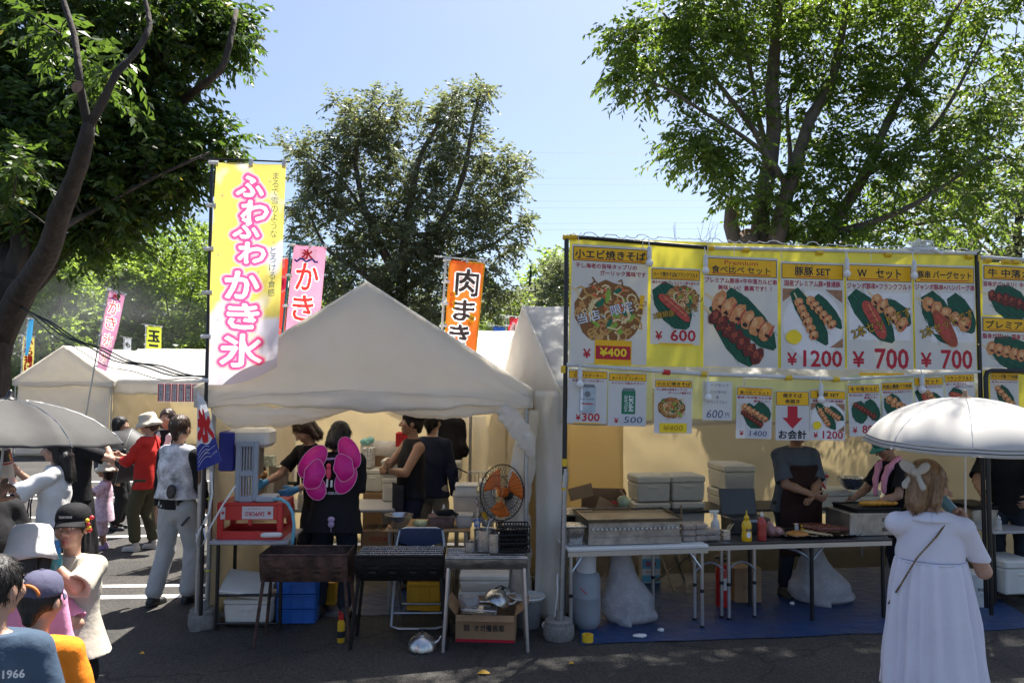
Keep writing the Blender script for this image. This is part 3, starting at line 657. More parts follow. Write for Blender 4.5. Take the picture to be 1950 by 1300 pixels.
# ================================================================ PEOPLE: one smooth surface grown round a posed skeleton
def _unitv(v): return v/max(1e-9, float(np.linalg.norm(v)))
def sdf_mesh(name, prims, mats, parent, res=.009, k=.018, noise=0, nseed=0, cuts=(), smooth=True, post=None):
    """prims: dict(t='c'|'e', ...) blended by a smooth union (op=-1 carves); cuts: (point, outward normal) half spaces"""
    adds = [p for p in prims if p.get('op', 1) > 0]
    lo = np.min([p['lo'] for p in adds], 0)-.03-noise; hi = np.max([p['hi'] for p in adds], 0)+.03+noise
    n = np.ceil((hi-lo)/res).astype(int)+1
    ax = [lo[i]+np.arange(n[i], dtype=np.float32)*res for i in range(3)]
    D = np.full(n, .5, np.float32); H = np.full(n, .5, np.float32); MT = np.zeros(n, np.int8)
    for p in prims:
        pad = .05+k
        a = np.clip(np.floor((p['lo']-pad-lo)/res).astype(int), 0, n-1); b = np.clip(np.ceil((p['hi']+pad-lo)/res).astype(int)+1, 1, n)
        if np.any(b <= a): continue
        sl = tuple(slice(a[i], b[i]) for i in range(3))
        X = ax[0][sl[0]][:, None, None]; Yy = ax[1][sl[1]][None, :, None]; Z = ax[2][sl[2]][None, None, :]
        if p['t'] == 'c':
            A, B = p['a'], p['b']
            x, y, z = X-A[0], Yy-A[1], Z-A[2]; d = B-A
            fl = p.get('flat')
            if fl is not None:
                fd, fr = fl; s = (x*fd[0]+y*fd[1]+z*fd[2])*(1/fr-1)
                x, y, z = x+s*fd[0], y+s*fd[1], z+s*fd[2]; dd = float(d@fd)*(1/fr-1); d = d+dd*fd
            L2 = max(1e-9, float(d@d)); t = np.clip((x*d[0]+y*d[1]+z*d[2])/L2, 0, 1)
            q = np.sqrt((x-t*d[0])**2+(y-t*d[1])**2+(z-t*d[2])**2)-(p['ra']+(p['rb']-p['ra'])*t)
            if fl is not None: q = q*(.5+.5*fl[1])
        else:
            c, r, Rm = p['c'], p['r'], p['R']
            x, y, z = X-c[0], Yy-c[1], Z-c[2]
            if Rm is not None: x, y, z = (x*Rm[0, i]+y*Rm[1, i]+z*Rm[2, i] for i in range(3))
            k0 = np.sqrt((x/r[0])**2+(y/r[1])**2+(z/r[2])**2); k1 = np.sqrt((x/r[0]**2)**2+(y/r[1]**2)**2+(z/r[2]**2)**2)+1e-6
            q = k0*(k0-1)/k1
        q = q.astype(np.float32); cur = D[sl]; kk = p.get('k', k)
        if p.get('op', 1) > 0:
            if p.get('m', 0) >= 0:
                lower = q < H[sl]; MT[sl][lower] = p.get('m', 0)
            H[sl] = np.minimum(H[sl], q)
            if kk > 0:
                h = np.clip(.5+.5*(cur-q)/kk, 0, 1); D[sl] = cur+(q-cur)*h-kk*h*(1-h)
            else: D[sl] = np.minimum(cur, q)
        else:
            h = np.clip(.5-.5*(cur+q)/max(kk, 1e-4), 0, 1); D[sl] = cur+(-q-cur)*h+kk*h*(1-h)
    X, Yy, Z = ax[0][:, None, None], ax[1][None, :, None], ax[2][None, None, :]
    if noise:
        s = nseed
        w1 = np.sin(7*Z+3*np.sin(5*X+s)+2*Yy+s); 
        D += noise*(.55*np.sin(26*X+9*Z+3*w1+s)*np.sin(11*Yy+14*Z+2*w1)+.45*np.sin(21*Yy-17*X+12*Z+s*1.7+2*w1)).astype(np.float32)
    for (c, nn) in cuts:
        c = np.array(c, float); nn = _unitv(np.array(nn, float))
        D = np.maximum(D, ((X-c[0])*nn[0]+(Yy-c[1])*nn[1]+(Z-c[2])*nn[2]).astype(np.float32))
    D[0] = D[-1] = .5; D[:, 0] = D[:, -1] = .5; D[:, :, 0] = D[:, :, -1] = .5
    # surface nets
    ins = D < 0; N = n-1
    cnt = np.zeros(N, np.int8)
    for dx in (0, 1):
        for dy in (0, 1):
            for dz in (0, 1): cnt += ins[dx:N[0]+dx, dy:N[1]+dy, dz:N[2]+dz]
    act = (cnt > 0) & (cnt < 8); idx = np.argwhere(act)
    vid = np.full(N, -1, np.int32); vid[act] = np.arange(len(idx))
    acc = np.zeros((len(idx), 3)); num = np.zeros(len(idx))
    i0, j0, k0 = idx.T
    cs = [(dx, dy, dz) for dx in (0, 1) for dy in (0, 1) for dz in (0, 1)]
    for A in cs:
        for axn in range(3):
            if A[axn]: continue
            B = list(A); B[axn] = 1
            da = D[i0+A[0], j0+A[1], k0+A[2]]; db = D[i0+B[0], j0+B[1], k0+B[2]]
            m = (da < 0) != (db < 0); t = np.where(m, da/(da-db+1e-12), 0)
            pt = np.array(A, float)[None, :].repeat(len(idx), 0); pt[:, axn] += t
            acc[m] += pt[m]; num[m] += 1
    V = lo+(idx+acc/num[:, None])*res
    faces = []
    for axn in range(3):
        u, v = (axn+1) % 3, (axn+2) % 3
        sa = [slice(1, N[0]), slice(1, N[1]), slice(1, N[2])]; sa[axn] = slice(0, N[axn])
        sb = list(sa); sb[axn] = slice(1, N[axn]+1)
        A = ins[tuple(sa)]; B = ins[tuple(sb)]
        off = np.array([1, 1, 1]); off[axn] = 0
        for flip, mk in ((False, A & ~B), (True, ~A & B)):
            q = np.argwhere(mk)+off
            if not len(q): continue
            e = np.zeros((4, 3), int); e[1][u] = -1; e[2][u] = -1; e[2][v] = -1; e[3][v] = -1
            f = np.stack([vid[tuple((q+e[i]).T)] for i in range(4)], 1)
            faces.append(f[:, ::-1] if not flip else f)
    Fc = np.concatenate(faces); Fc = Fc[(Fc >= 0).all(1)][:, ::-1] if True else Fc
    mi = MT[tuple(np.minimum(idx[Fc[:, 0]]+1, n-1).T)]
    if post is not None: V = post(V)
    return np_mesh(name, V, Fc, mats, parent, smooth, mi)
def C(a, ra, b, rb, m=0, flat=None, op=1, **kw):
    a, b = np.array(a, float), np.array(b, float); r = max(ra, rb)
    if flat is not None: flat = (_unitv(np.array(flat[0], float)), flat[1])
    return dict(t='c', a=a, b=b, ra=ra, rb=rb, m=m, flat=flat, op=op, lo=np.minimum(a-ra, b-rb)-.005, hi=np.maximum(a+ra, b+rb)+.005, **kw)
def E(c, r, m=0, R=None, op=1, **kw):
    c = np.array(c, float); r = np.array(r, float); q = r if R is None else np.full(3, r.max())
    return dict(t='e', c=c, r=r, R=None if R is None else np.array(R), m=m, op=op, lo=c-q, hi=c+q, **kw)
def ik(s, h, l1, l2, pole):
    s, h, pole = np.array(s, float), np.array(h, float), np.array(pole, float)
    d = h-s; L = np.linalg.norm(d); L2 = min(L, (l1+l2)*.999); u = d/max(L, 1e-6); h = s+u*L2
    a = (l1*l1-l2*l2+L2*L2)/(2*L2); hh = math.sqrt(max(0, l1*l1-a*a))
    p = pole-u*(pole@u); p = _unitv(p)
    return s+u*a+p*hh, h
def rot(yaw=0, pitch=0, roll=0):
    return np.array(Matrix.Rotation(R(yaw), 3, 'Z') @ Matrix.Rotation(R(pitch), 3, 'X') @ Matrix.Rotation(R(roll), 3, 'Y'))
SKIN = M('skin', (.46, .27, .19), .5, var=.10, vs=14, sub=.08, bump=.05, bs=120); SKIN_T = M('skin_tanned', (.34, .185, .115), .5, var=.1, vs=14, sub=.08, bump=.05, bs=120)
LIP = M('lips', (.36, .13, .11), .4); EYE = M('eye_dark', (.02, .015, .012), .15); EYEW = M('eye_white', (.7, .68, .65), .2)
HAIRB = M('black_hair', (.012, .010, .009), .55, var=.5, vs=60, bump=.6, bs=60, stretch=(1, 1, .12)); HAIRBR = M('brown_hair', (.045, .025, .016), .4, var=.5, vs=60, bump=.6, bs=60, stretch=(1, 1, .12))
HAIRL = M('light_brown_hair', (.26, .15, .075), .42, var=.45, vs=50, bump=.7, bs=60, stretch=(1, 1, .1))
def hand(W, d, nrm, s, curl, side, m=0, spread=.12, glove=0):
    """palm + four fingers of different lengths + thumb; d: forearm direction, nrm: way the palm faces, side: thumb side sign along d x nrm"""
    d = _unitv(np.array(d, float)); nrm = np.array(nrm, float); nrm = _unitv(nrm-d*(nrm@d)); sd = np.cross(d, nrm)*side
    W = np.array(W, float); P = []; g = 1+glove
    K = W+d*.085*s
    P.append(C(W, .024*s*g, W+d*.03*s, .026*s*g, m, (nrm, .75)))
    for f in (-1.5, -.5, .5, 1.5): P.append(C(W+d*.02*s+sd*f*.012*s, .015*s*g, K+sd*f*.0195*s, .0125*s*g, m, (nrm, .8)))
    for i, (f, L) in enumerate(((1.5, .070), (.5, .080), (-.5, .074), (-1.5, .058))):
        p = K+sd*f*.0205*s; ang = 0; seg = (L*.45, L*.31, L*.24); dr = _unitv(d+sd*f*spread*.5)
        for j in range(3):
            ang += R(curl*(.55, 1.0, .8)[j]*(1+.06*i))
            v = dr*math.cos(ang)+nrm*math.sin(ang); q = p+v*seg[j]*s
            P.append(C(p, (.0092-.0008*j)*s*g, q, (.0086-.0009*j)*s*g, m, k=.004)); p = q
    p = W+d*.028*s+sd*.024*s; v = _unitv(d*.62+sd*.65+nrm*.38)
    q = p+v*.042*s; P.append(C(p, .0135*s*g, q, .0112*s*g, m, k=.006))
    v2 = _unitv(d*.8+sd*.15+nrm*(.25+.012*curl)); P.append(C(q, .0108*s*g, q+v2*.034*s, .0085*s*g, m, k=.004))
    return P
def person(label, loc, yaw, H=1.65, child=0, build=1.0, skin=SKIN, lean=0, head=(0, 0, 0), L=None, RR=None, feet=None, hair='short', hairm=HAIRB, top=None, bottom=None, shoes=None, res=.009, group=None, curl=(28, 28), palms=(None, None), gloves=None, sit=0, twist=0, face=True, side_lean=0, strands=1500):
    """local frame: faces -Y, own left is +X. L / RR: wrist target (fractions of H, relative to the shoulder) and elbow pole"""
    t = thing('person', label, 'person', loc, R(yaw), group)
    s = H/1.70; hh = H/(7.15-1.6*child); hs = hh/.23
    hipz = H*(.53-.05*child); shz = H-hh*1.46; chz = lerp(hipz, shz, .68); waz = lerp(hipz, shz, .3)
    sw = .163*s*build*(1-.06*child); hw = .088*s*build
    if feet is None: feet = ((.10*s, 0), (-.10*s, 0))
    A_ = rot(0, lean, side_lean); piv = np.array((0, 0, hipz))
    def U(p): return piv+A_ @ (np.array(p, float)-piv)
    Tw = rot(twist)
    nk = U((0, .018*s, shz+.045*s)); sho = {1: U(Tw @ np.array((sw, 0.01, shz))), -1: U(Tw @ np.array((-sw, .01, shz)))}
    hb = U((0, -.008*s, shz+hh*.97)); Hr = A_ @ rot(*head) if False else rot(*head) @ A_
    def hp(x, y, z): return hb+Hr @ (np.array((x, y, z), float)*hs)
    J = dict(U=U, sho=sho, hp=hp, Hr=Hr, hs=hs, s=s, hipz=hipz, shz=shz, chz=chz, waz=waz, sw=sw, hw=hw, t=t, H=H, b=build, res=res, nk=nk, A=A_)
    fl = (A_ @ np.array((0, 1, 0)), .70)
    b = build
    tor = [C(U((0, 0, hipz-.02*s)), .142*s*b, U((0, -.005*s, waz)), .126*s*b, 0, (fl[0], .74)), C(U((0, -.005*s, waz)), .126*s*b, U((0, 0, chz)), .148*s*b, 0, fl), C(U((0, 0, chz)), .148*s*b, U((0, .01*s, shz-.04*s)), .118*s*b, 0, (fl[0], .66))]
    yk = [C(nk, .052*s, sho[1], .052*s*b**.5, 0), C(nk, .052*s, sho[-1], .052*s*b**.5, 0)]
    prims = tor+yk
    arms = {}
    for sg, spec, cu, pn in ((1, L, curl[0], palms[0]), (-1, RR, curl[1], palms[1])):
        if spec is None: spec = ((.05*sg, -.03, -.315), (sg*.5, .6, 0))
        tg, pole = spec
        l1, l2 = .168*H, .148*H
        el, wr = ik(sho[sg], sho[sg]+np.array(tg)*H, l1, l2, pole)
        arms[sg] = (sho[sg], el, wr); ab = b**.7
        prims += [C(sho[sg], .050*s*ab, el, .038*s*ab), C(el, .039*s*ab, lerp(el, wr, .35), .038*s*ab), C(lerp(el, wr, .35), .038*s*ab, wr, .024*s*ab)]
        dv = _unitv(wr-el); pn = np.array(pn if pn is not None else (-sg, .1, 0), float)
        up = np.cross(dv, pn)
        # thumb points forward / up
        ref = np.array((0, -1, .6)); sd = 1 if up @ ref > 0 else -1
        prims += hand(wr, dv, pn, s*(1-.06*child), cu, sd, 5 if gloves else 0, glove=.12 if gloves else 0)
        if gloves: prims += [C(lerp(el, wr, .82), .028*s*ab, wr, .027*s*ab, 5)]
    legs = {}
    for sg, f in ((1, feet[0]), (-1, feet[1])):
        hipj = np.array((hw*sg, 0, hipz-.02*s)); an = np.array((f[0], f[1]+.02*s, (f[2] if len(f) > 2 else 0)+.085*s)); l = (hipz-.02*s-.085*s)*.512
        kn, an = ik(hipj, an, l, l, (sg*.1, -1, 0)); legs[sg] = (hipj, kn, an)
        prims += [C(hipj, .083*s*b, kn, .052*s*b**.6), C(kn, .052*s*b**.6, lerp(kn, an, .35)+np.array((0, .012*s, 0)), .051*s*b**.6), C(lerp(kn, an, .35)+np.array((0, .012*s, 0)), .051*s*b**.6, an, .034*s)]
        prims += [C(an+np.array((0, .02*s, -.045*s)), .033*s, an+np.array((sg*.01*s, -.13*s, -.058*s)), .027*s, 0, ((0, 0, 1), .8))]
    J['arms'], J['legs'] = arms, legs
    # head
    hd = [C(nk, .050*s, hp(0, .012, -.055), .050*hs, 0), E(hp(0, .014, .022), np.array((.077, .096, .097))*hs, 0, Hr), E(hp(0, -.022, -.048), np.array((.056, .064, .062))*hs, 0, Hr), E(hp(0, -.062, -.088), np.array((.026, .022, .018))*hs, 0, Hr)]
    hd += [E(hp(sg*.036, -.058, -.022), np.array((.03, .03, .032))*hs, 0, Hr) for sg in (1, -1)]
    if face:
        hd += [E(hp(sg*.033, -.100, .012), np.array((.019, .012, .012))*hs, 0, Hr, op=-1, k=.008) for sg in (1, -1)]
        hd += [E(hp(sg*.033, -.079, .011), np.array((.0135, .011, .007))*hs, 3, Hr, k=.002) for sg in (1, -1)]
        hd += [E(hp(sg*.033, -.0845, .011), np.array((.0085, .0085, .008))*hs, 4, Hr, k=.001) for sg in (1, -1)]
        hd += [C(hp(sg*.017, -.088, .033), .0055*hs, hp(sg*.05, -.074, .034), .0045*hs, 2, k=.006) for sg in (1, -1)]
        hd += [C(hp(0, -.083, .018), .009*hs, hp(0, -.108, -.026), .0125*hs, 0, k=.010), E(hp(.012, -.094, -.03), np.array((.009, .011, .008))*hs, 0, Hr), E(hp(-.012, -.094, -.03), np.array((.009, .011, .008))*hs, 0, Hr)]
        hd += [E(hp(0, -.083, -.058), np.array((.023, .011, .0055))*hs, 1, Hr, k=.004), E(hp(0, -.082, -.068), np.array((.019, .011, .006))*hs, 1, Hr, k=.004)]
    hd += [E(hp(sg*.077, .012, -.008), np.array((.010, .021, .032))*hs, 0, Hr, k=.006) for sg in (1, -1)]
    prims += hd
    J['body'] = sdf_mesh('body', prims, [skin, LIP, hairm, EYEW, EYE]+([gloves] if gloves else []), t, res=res, k=.016)
    # hair
    hz = [E(hp(0, .018, .030), np.array((.086, .103, .100))*hs, 0, Hr)]
    cut = [E(hp(0, -.10, -.055), np.array((.078, .085, .105))*hs, 0, Hr, op=-1, k=.01)]
    if hair == 'short': hz += [C(hp(0, .07, -.03), .045*hs, hp(0, .075, -.065), .03*hs)]
    if hair in ('bob', 'long', 'bun'):
        for sg in (1, -1): hz += [C(hp(sg*.066, .02, .03), .036*hs, hp(sg*.072, .025, -.10 if hair != 'bun' else -.03), .028*hs)]
        hz += [C(hp(0, .06, .0), .062*hs, hp(0, .07, -.11 if hair != 'bun' else -.05), .055*hs)]
    if hair == 'long': hz += [C(hp(x, .075, -.09), .05*hs, hp(x*1.1, .085, -.26), .035*hs) for x in (-.045, 0, .045)]
    if hair == 'bun': hz += [E(hp(0, .125, -.02), np.array((.045, .04, .045))*hs, 0, Hr)]
    J['hair'] = sdf_mesh('hair', hz+cut, hairm, t, res=min(res, .008), k=.014, noise=.0035*hs, nseed=yaw)
    if strands:
        me = J['hair'].data; n = len(me.vertices); co = np.empty(n*3); no = np.empty(n*3); me.vertices.foreach_get('co', co); me.vertices.foreach_get('normal', no); co = co.reshape(-1, 3); no = no.reshape(-1, 3)
        rng = np.random.default_rng(int(abs(yaw))+3); i = rng.integers(0, n, strands); crown = hp(0, .03, .12); fl2 = co[i]-crown; fl2 = fl2-no[i]*(fl2*no[i]).sum(1, keepdims=True)
        dr = unit(unit(fl2)*.9+no[i]*.10+rng.normal(size=(strands, 3))*.09+np.array((0, 0, -.25))); L = hs*rng.uniform(.03, .06, strands)
        V, F = leaves(co[i]-no[i]*.002, dr, L, np.full(strands, .0012*hs), rng); np_mesh('hair_strands', V, F, hairm, J['hair'])
    if top: top(J)
    if bottom: bottom(J)
    if shoes:
        for sg in (1, -1):
            a = legs[sg][2]
            q = [C(a+np.array((0, .03*s, -.048*s)), .041*s, a+np.array((sg*.012*s, -.12*s, -.058*s)), .036*s, 0, ((0, 0, 1), .85)), C(a+np.array((0, .015*s, -.03*s)), .042*s, a+np.array((0, .01*s, .005*s)), .040*s), C(a+np.array((0, .035*s, -.075*s)), .04*s, a+np.array((sg*.012*s, -.125*s, -.075*s)), .040*s, 1, ((0, 0, 1), .35), k=.002)]
            sdf_mesh('shoe', q, shoes if isinstance(shoes, (list, tuple)) else [shoes, shoes], t, res=.008, k=.012, cuts=[((0, 0, a[2]-.083*s), (0, 0, -1))])
    return J
def shirt(mat, sleeve=.55, hem=-.04, loose=.016, nseed=0, name='shirt', collar=.0, noise=.006, flare=0, nosleeve=False, cutneck=.035, mat2=None, slv=.02):
    def fn(J):
        s, b, U, H = J['s'], J['b'], J['U'], J['H']; fl = (J['A'] @ np.array((0, 1, 0)), .72); lo = loose
        hz = J['hipz']+hem*H
        P = []
        if not nosleeve:
            for sg in (1, -1):
                a, e, w = J['arms'][sg]; ab = b**.7; mi = 1 if mat2 else 0
                if sleeve <= 1:
                    c = lerp(a, e, sleeve); d = _unitv(e-a); r = .043*s*ab+lo*.7+slv*sleeve
                    P += [C(a, .051*s*ab+lo*.5, c+d*.03*s, r, mi), C(c+d*(r*1.15), r*1.15, c+d*.3*s, r*1.2, 0, op=-1, k=.004)]
                else:
                    c = lerp(e, w, sleeve-1); d = _unitv(w-e); r = .032*s*ab+lo*.7
                    P += [C(a, .051*s*ab+lo*.5, e, .043*s*ab+lo*.7, mi), C(e, .043*s*ab+lo*.7, c+d*.02, r, mi), C(c+d*(r*1.15), r*1.15, c+d*.25*s, r*1.2, 0, op=-1, k=.004)]
        P += [C(U((0, 0, hz-.05*s)), .150*s*b+lo+flare, U((0, -.005*s, J['waz'])), .136*s*b+lo, 0, (fl[0], .80)), C(U((0, -.005*s, J['waz'])), .136*s*b+lo, U((0, 0, J['chz'])), .152*s*b+lo, 0, fl), C(U((0, 0, J['chz'])), .152*s*b+lo, U((0, .01*s, J['shz']-.04*s)), .121*s*b+lo, 0, (fl[0], .68))]
        if hem < .05: P += [C(U((sg*J['hw']*1.05, 0, hz-.06*s)), .092*s*b+lo*1.1+flare, U((sg*J['hw']*.5, 0, J['waz']-.02*s)), .085*s*b+lo, 0) for sg in (1, -1)]
        P += [C(J['nk'], .052*s+lo*.6, J['sho'][sg]+(np.array((0, 0, -.004)) if not nosleeve else (J['nk']-J['sho'][sg])*.22), .052*s*b**.5+lo*.4, 0) for sg in (1, -1)]
        cuts = [(U((0, 0, hz)), -J['A'][:, 2]), (J['nk']+J['A'][:, 2]*cutneck*s, J['A'][:, 2])]
        for sg in (1, -1):
            if nosleeve: continue
        o = sdf_mesh(name, P, [mat, mat2 or mat], J['t'], res=J['res'], k=.02, noise=noise, nseed=nseed, cuts=cuts)
        if collar:
            q = MB(); q.lathe([(.058*s, -.015*s), (.066*s, -.005*s), (.064*s, collar*s), (.055*s, collar*s), (.05*s, -.01*s)], J['nk']+np.array((0, -.004, .0)), 24, 1, 1.05, Matrix(J['A'].tolist())); q.build('collar', mat, J['t'], smooth=True)
    return fn
def pants(mat, to=.93, loose=.014, nseed=1, name='trousers', flare=.0, rise=.05, noise=.006):
    def fn(J):
        s, b = J['s'], J['b']; P = [C((0, 0, J['hipz']-.02*s), .146*s*b+loose*.6, (0, -.003, J['hipz']+rise*s), .138*s*b+loose*.5, 0, ((0, 1, 0), .76))]
        cuts = [((0, 0, J['hipz']+(rise+.05)*s), (0, 0, 1))]
        for sg in (1, -1):
            h, kn, an = J['legs'][sg]
            if to <= .5:
                e = lerp(h, kn, to*2); P += [C(h, .086*s*b+loose, e, .07*s*b+loose+flare)]; cuts.append((e+np.array((0, 0, -.0)), (0, 0, -1)))
            else:
                e = lerp(kn, an, (to-.5)*2); P += [C(h, .086*s*b+loose*.8, kn, .058*s*b**.6+loose), C(kn, .058*s*b**.6+loose, e, .046*s+loose+flare)]; 
        if to > .5: cuts.append(((0, 0, J['legs'][1][2][2]-.06*s+(.93-to)*.5), (0, 0, -1)))
        sdf_mesh(name, P, mat, J['t'], res=J['res'], k=.02, noise=noise, nseed=nseed, cuts=cuts)
    return fn
def cap(J, mat, brim_yaw=0, mat2=None, hgt=.115, name='cap', brim=True, rear=False, visor_mat=None):
    hs, Hr, hp = J['hs'], J['Hr'], J['hp']; Rm = Matrix(Hr.tolist()); c = Vector(hp(0, .016, .045))
    m = MB(); n = 30
    prof = [(.088, -.012), (.0905, .0), (.089, .03), (.080, .06), (.060, .082), (.032, .093), (.0, .096)]
    m.lathe([(a*hs, z*hs) for a, z in prof], c, n, 1.0, 1.16, Rm)
    m.tube([c+Rm @ Vector((0, 0, .096*hs)), c+Rm @ Vector((0, 0, .101*hs))], .008*hs, 8)
    o = m.build(name, mat, J['t'], smooth=True, solid=.003)
    if brim:
        m = MB(); Y2 = Matrix.Rotation(R(brim_yaw), 3, 'Z')
        def f(a, b):
            t = R(-62+124*a); r0 = .088; x = math.sin(t)*r0; y = -math.cos(t)*r0*1.15
            ext = .075*math.cos(t*1.3)*b
            p = Y2 @ Vector((x*(1+.05*b), y-ext, -.008-.022*b-.018*b*(x/.088)**2)); return c+Rm @ (p*hs)
        m.grid(f, 20, 6); m.build('brim', visor_mat or mat2 or mat, J['t'], smooth=True, solid=.004)
    return c, Rm
def bucket_hat(J, mat, rad=.15, drop=.045, flap=False, name='hat'):
    hs, Hr, hp = J['hs'], J['Hr'], J['hp']; Rm = Matrix(Hr.tolist()); c = Vector(hp(0, .016, .045)); m = MB()
    prof = [(rad*1.0, -drop-.02), (rad*.86, -drop*.45-.015), (.096, .0), (.094, .03), (.088, .065), (.07, .088), (.0, .098)]
    m.lathe([(a*hs, z*hs) for a, z in prof], c, 40, 1, 1.12, Rm)
    for i, v in enumerate(m.v):
        if i < 80: m.v[i] = tuple(Vector(v)+Rm @ Vector((0, 0, .008*math.sin(i*.55)+.006*math.sin(i*1.3))))
    return m.build(name, mat, J['t'], smooth=True, solid=.004)
def body_pt(J, v): return J['t'].matrix_basis @ Vector(v)
# ================================================================ THE PEOPLE
def cloth(n, c, **k):
    d = dict(rough=.85, var=.12, vs=5, bump=.25, bs=25, spec=.2); d.update(k); return M(n, c, **d)
BLKC = cloth('black_cotton', (.014, .014, .016)); NAVY = cloth('navy_cotton', (.018, .022, .045)); WHT = cloth('white_cotton', (.78, .77, .75), trans=.12); RED = cloth('red_cotton', (.55, .035, .03)); OLIVE = cloth('olive_cotton', (.085, .082, .05))
BEIGE = cloth('beige_cotton', (.50, .46, .38)); LILAC = M('lilac_print', (.62, .45, .66), .85, var=.35, vs=28, hue=(.75, .55, .62), spec=.2); LAV = cloth('lavender_cotton', (.40, .38, .72)); PINK = cloth('pink_cotton', (.75, .33, .50)); ORANGE = cloth('orange_cotton', (.85, .24, .02)); SLATE = cloth('slate_cotton', (.055, .085, .13))
GREYC = cloth('grey_work_cloth', (.42, .43, .44)); CAMO = M('silver_camo', (.30, .30, .33), .45, var=.45, vs=11, hue=(.62, .62, .66), spec=.5, bump=.3, bs=12); DENIM = cloth('dark_denim', (.02, .025, .035)); BLUEG = M('blue_glove', (.08, .33, .62), .45, var=.1, bump=.2, bs=40)
CREAMC = cloth('cream_cotton', (.66, .60, .50)); TEALC = cloth('teal_cotton', (.06, .38, .36)); APRON = cloth('brown_apron', (.035, .016, .014)); BLUEGREY = cloth('blue_grey_cotton', (.085, .10, .13)); DCAP = cloth('navy_cap_cloth', (.10, .10, .16)); KHAKI = cloth('khaki_cotton', (.33, .30, .24))
SHOEW = [M('white_canvas_shoe', (.60, .56, .50), .7), M('rubber_sole', (.7, .68, .64), .7)]; SHOEB = [M('black_shoe', (.02, .02, .022), .5), M('black_sole', (.015, .015, .015), .8)]; SHOEP = [M('purple_shoe', (.35, .22, .45), .6), M('pale_sole', (.6, .5, .65), .7)]
def px_at(px, Y): return Vector((at(px, 724, Y).x, Y, 0))
def wpt(J, p): return J['t'].matrix_basis @ Vector(p)
def basis(o): o['t'].matrix_basis; return o
def refresh():
    bpy.context.view_layer.update()
def belt(J, mat, z=None, w=.035, name='belt'):
    s, b = J['s'], J['b']; z = J['hipz']+.075*J['s'] if z is None else z; m = MB()
    m.lathe([(.152*s*b, z), (.156*s*b, z+.002), (.156*s*b, z+w), (.152*s*b, z+w)], (0, 0, 0), 30, 1, .78); return m.build(name, mat, J['t'], smooth='auto')
def strap(J, pts, mat, r=.008, name='strap', n=6):
    m = MB(); m.tube(pts, r, n); return m.build(name, mat, J['t'], smooth=True)
def towel(J, mat, name='towel', drop=(.22, .26), r=.03, mat2=None):
    s, nk = J['s'], J['nk']; F = []
    for sg, d in ((1, drop[0]), (-1, drop[1])):
        p = [nk+np.array(q)*s for q in ((0, .055, .02), (sg*.05, .045, .025), (sg*.075, -.02, .005), (sg*.075, -.10, -.06), (sg*.07, -.135, -.06-d*.5), (sg*.068, -.14, -.06-d))]
        for a, b in zip(p[:-1], p[1:]): F.append(C(a, r*s*1.25, b, r*s*1.3, 0, ((0, 1, 0), .38)))
    return sdf_mesh(name, F, mat, J['t'], res=.009, k=.02, noise=.004, nseed=4)
def umbrella(name, label, apex, axis, rad, depth, mats, cat='umbrella', length=.78, spin=0, trim=False, phi=72, handle=None, knob=True, facet=False):
    t = thing(name, label, cat, apex); ax = Vector(axis).normalized(); q = Vector((0, 0, 1)).rotation_difference(ax).to_matrix()
    np_, nr = 8*8, 24; ph = R(phi)
    def f(a, b):
        th = a*2*math.pi+spin; u = (a*8) % 1; sc = math.sin(math.pi*u); 
        r = rad*math.sin(ph*b)/math.sin(ph)*(1-.085*sc*(1 if facet else b**1.5)); z = -depth*(1-math.cos(ph*b))/(1-math.cos(ph))-.010*sc*b+(-.012*sc*math.sin(math.pi*b)+.004*nz(a*60, b*9, 2)*b if facet else .010*rad*sc*math.sin(math.pi*b))
        return q @ Vector((r*math.cos(th), r*math.sin(th), z))
    m = MB(); m.grid(f, np_, nr)
    if trim:
        for j in range(nr):
            if j in (nr-2,): pass
    m.build('canopy', mats[0], t, smooth=True, solid=.0015)
    if trim:
        for bb in (.925, .965):
            m = MB(); m.tube([f(i/np_, bb)+q @ Vector((0, 0, .003)) for i in range(np_)], .0028, 4, closed=True); m.build('trim_line', BLACKPIPE, t)
    for i in range(8):
        m = MB(); m.tube([f(i/8+1e-6, b/8)-q @ Vector((0, 0, .006)) for b in range(1, 9)], .0026, 5); th = i/8*2*math.pi+spin
        m.tube([f(i/8+1e-6, b/8)+q @ Vector((0, 0, .0015)) for b in range(1, 9)], .0021, 4); m.tube([q @ Vector((0, 0, -depth*1.15)), f(i/8+1e-6, .55)-q @ Vector((0, 0, .008))], .002, 4)
        m.build('rib', STEEL, t)
        m = MB(); m.ell(f(i/8+1e-6, 1.0), (.006,)*3, 8, 6); m.build('rib_tip', mats[0], t)
    m = MB(); m.tube([q @ Vector((0, 0, .035 if knob else 0)), q @ Vector((0, 0, -length))], .0055, 8); m.build('shaft', mats[1], t, smooth='auto')
    m = MB(); m.lathe([(.004, .045), (.012, .035), (.013, .012), (.03, .004), (.035, -.004)][::-1], (0, 0, 0), 14, rot=q); m.build('top_cap', mats[2], t, smooth=True)
    m = MB(); m.tube([q @ Vector((0, 0, -length+.11)), q @ Vector((0, 0, -length)), q @ Vector((0, 0, -length-.01))], [.012, .013, .009], 10); m.build('handle', mats[2], t, smooth=True)
    return t
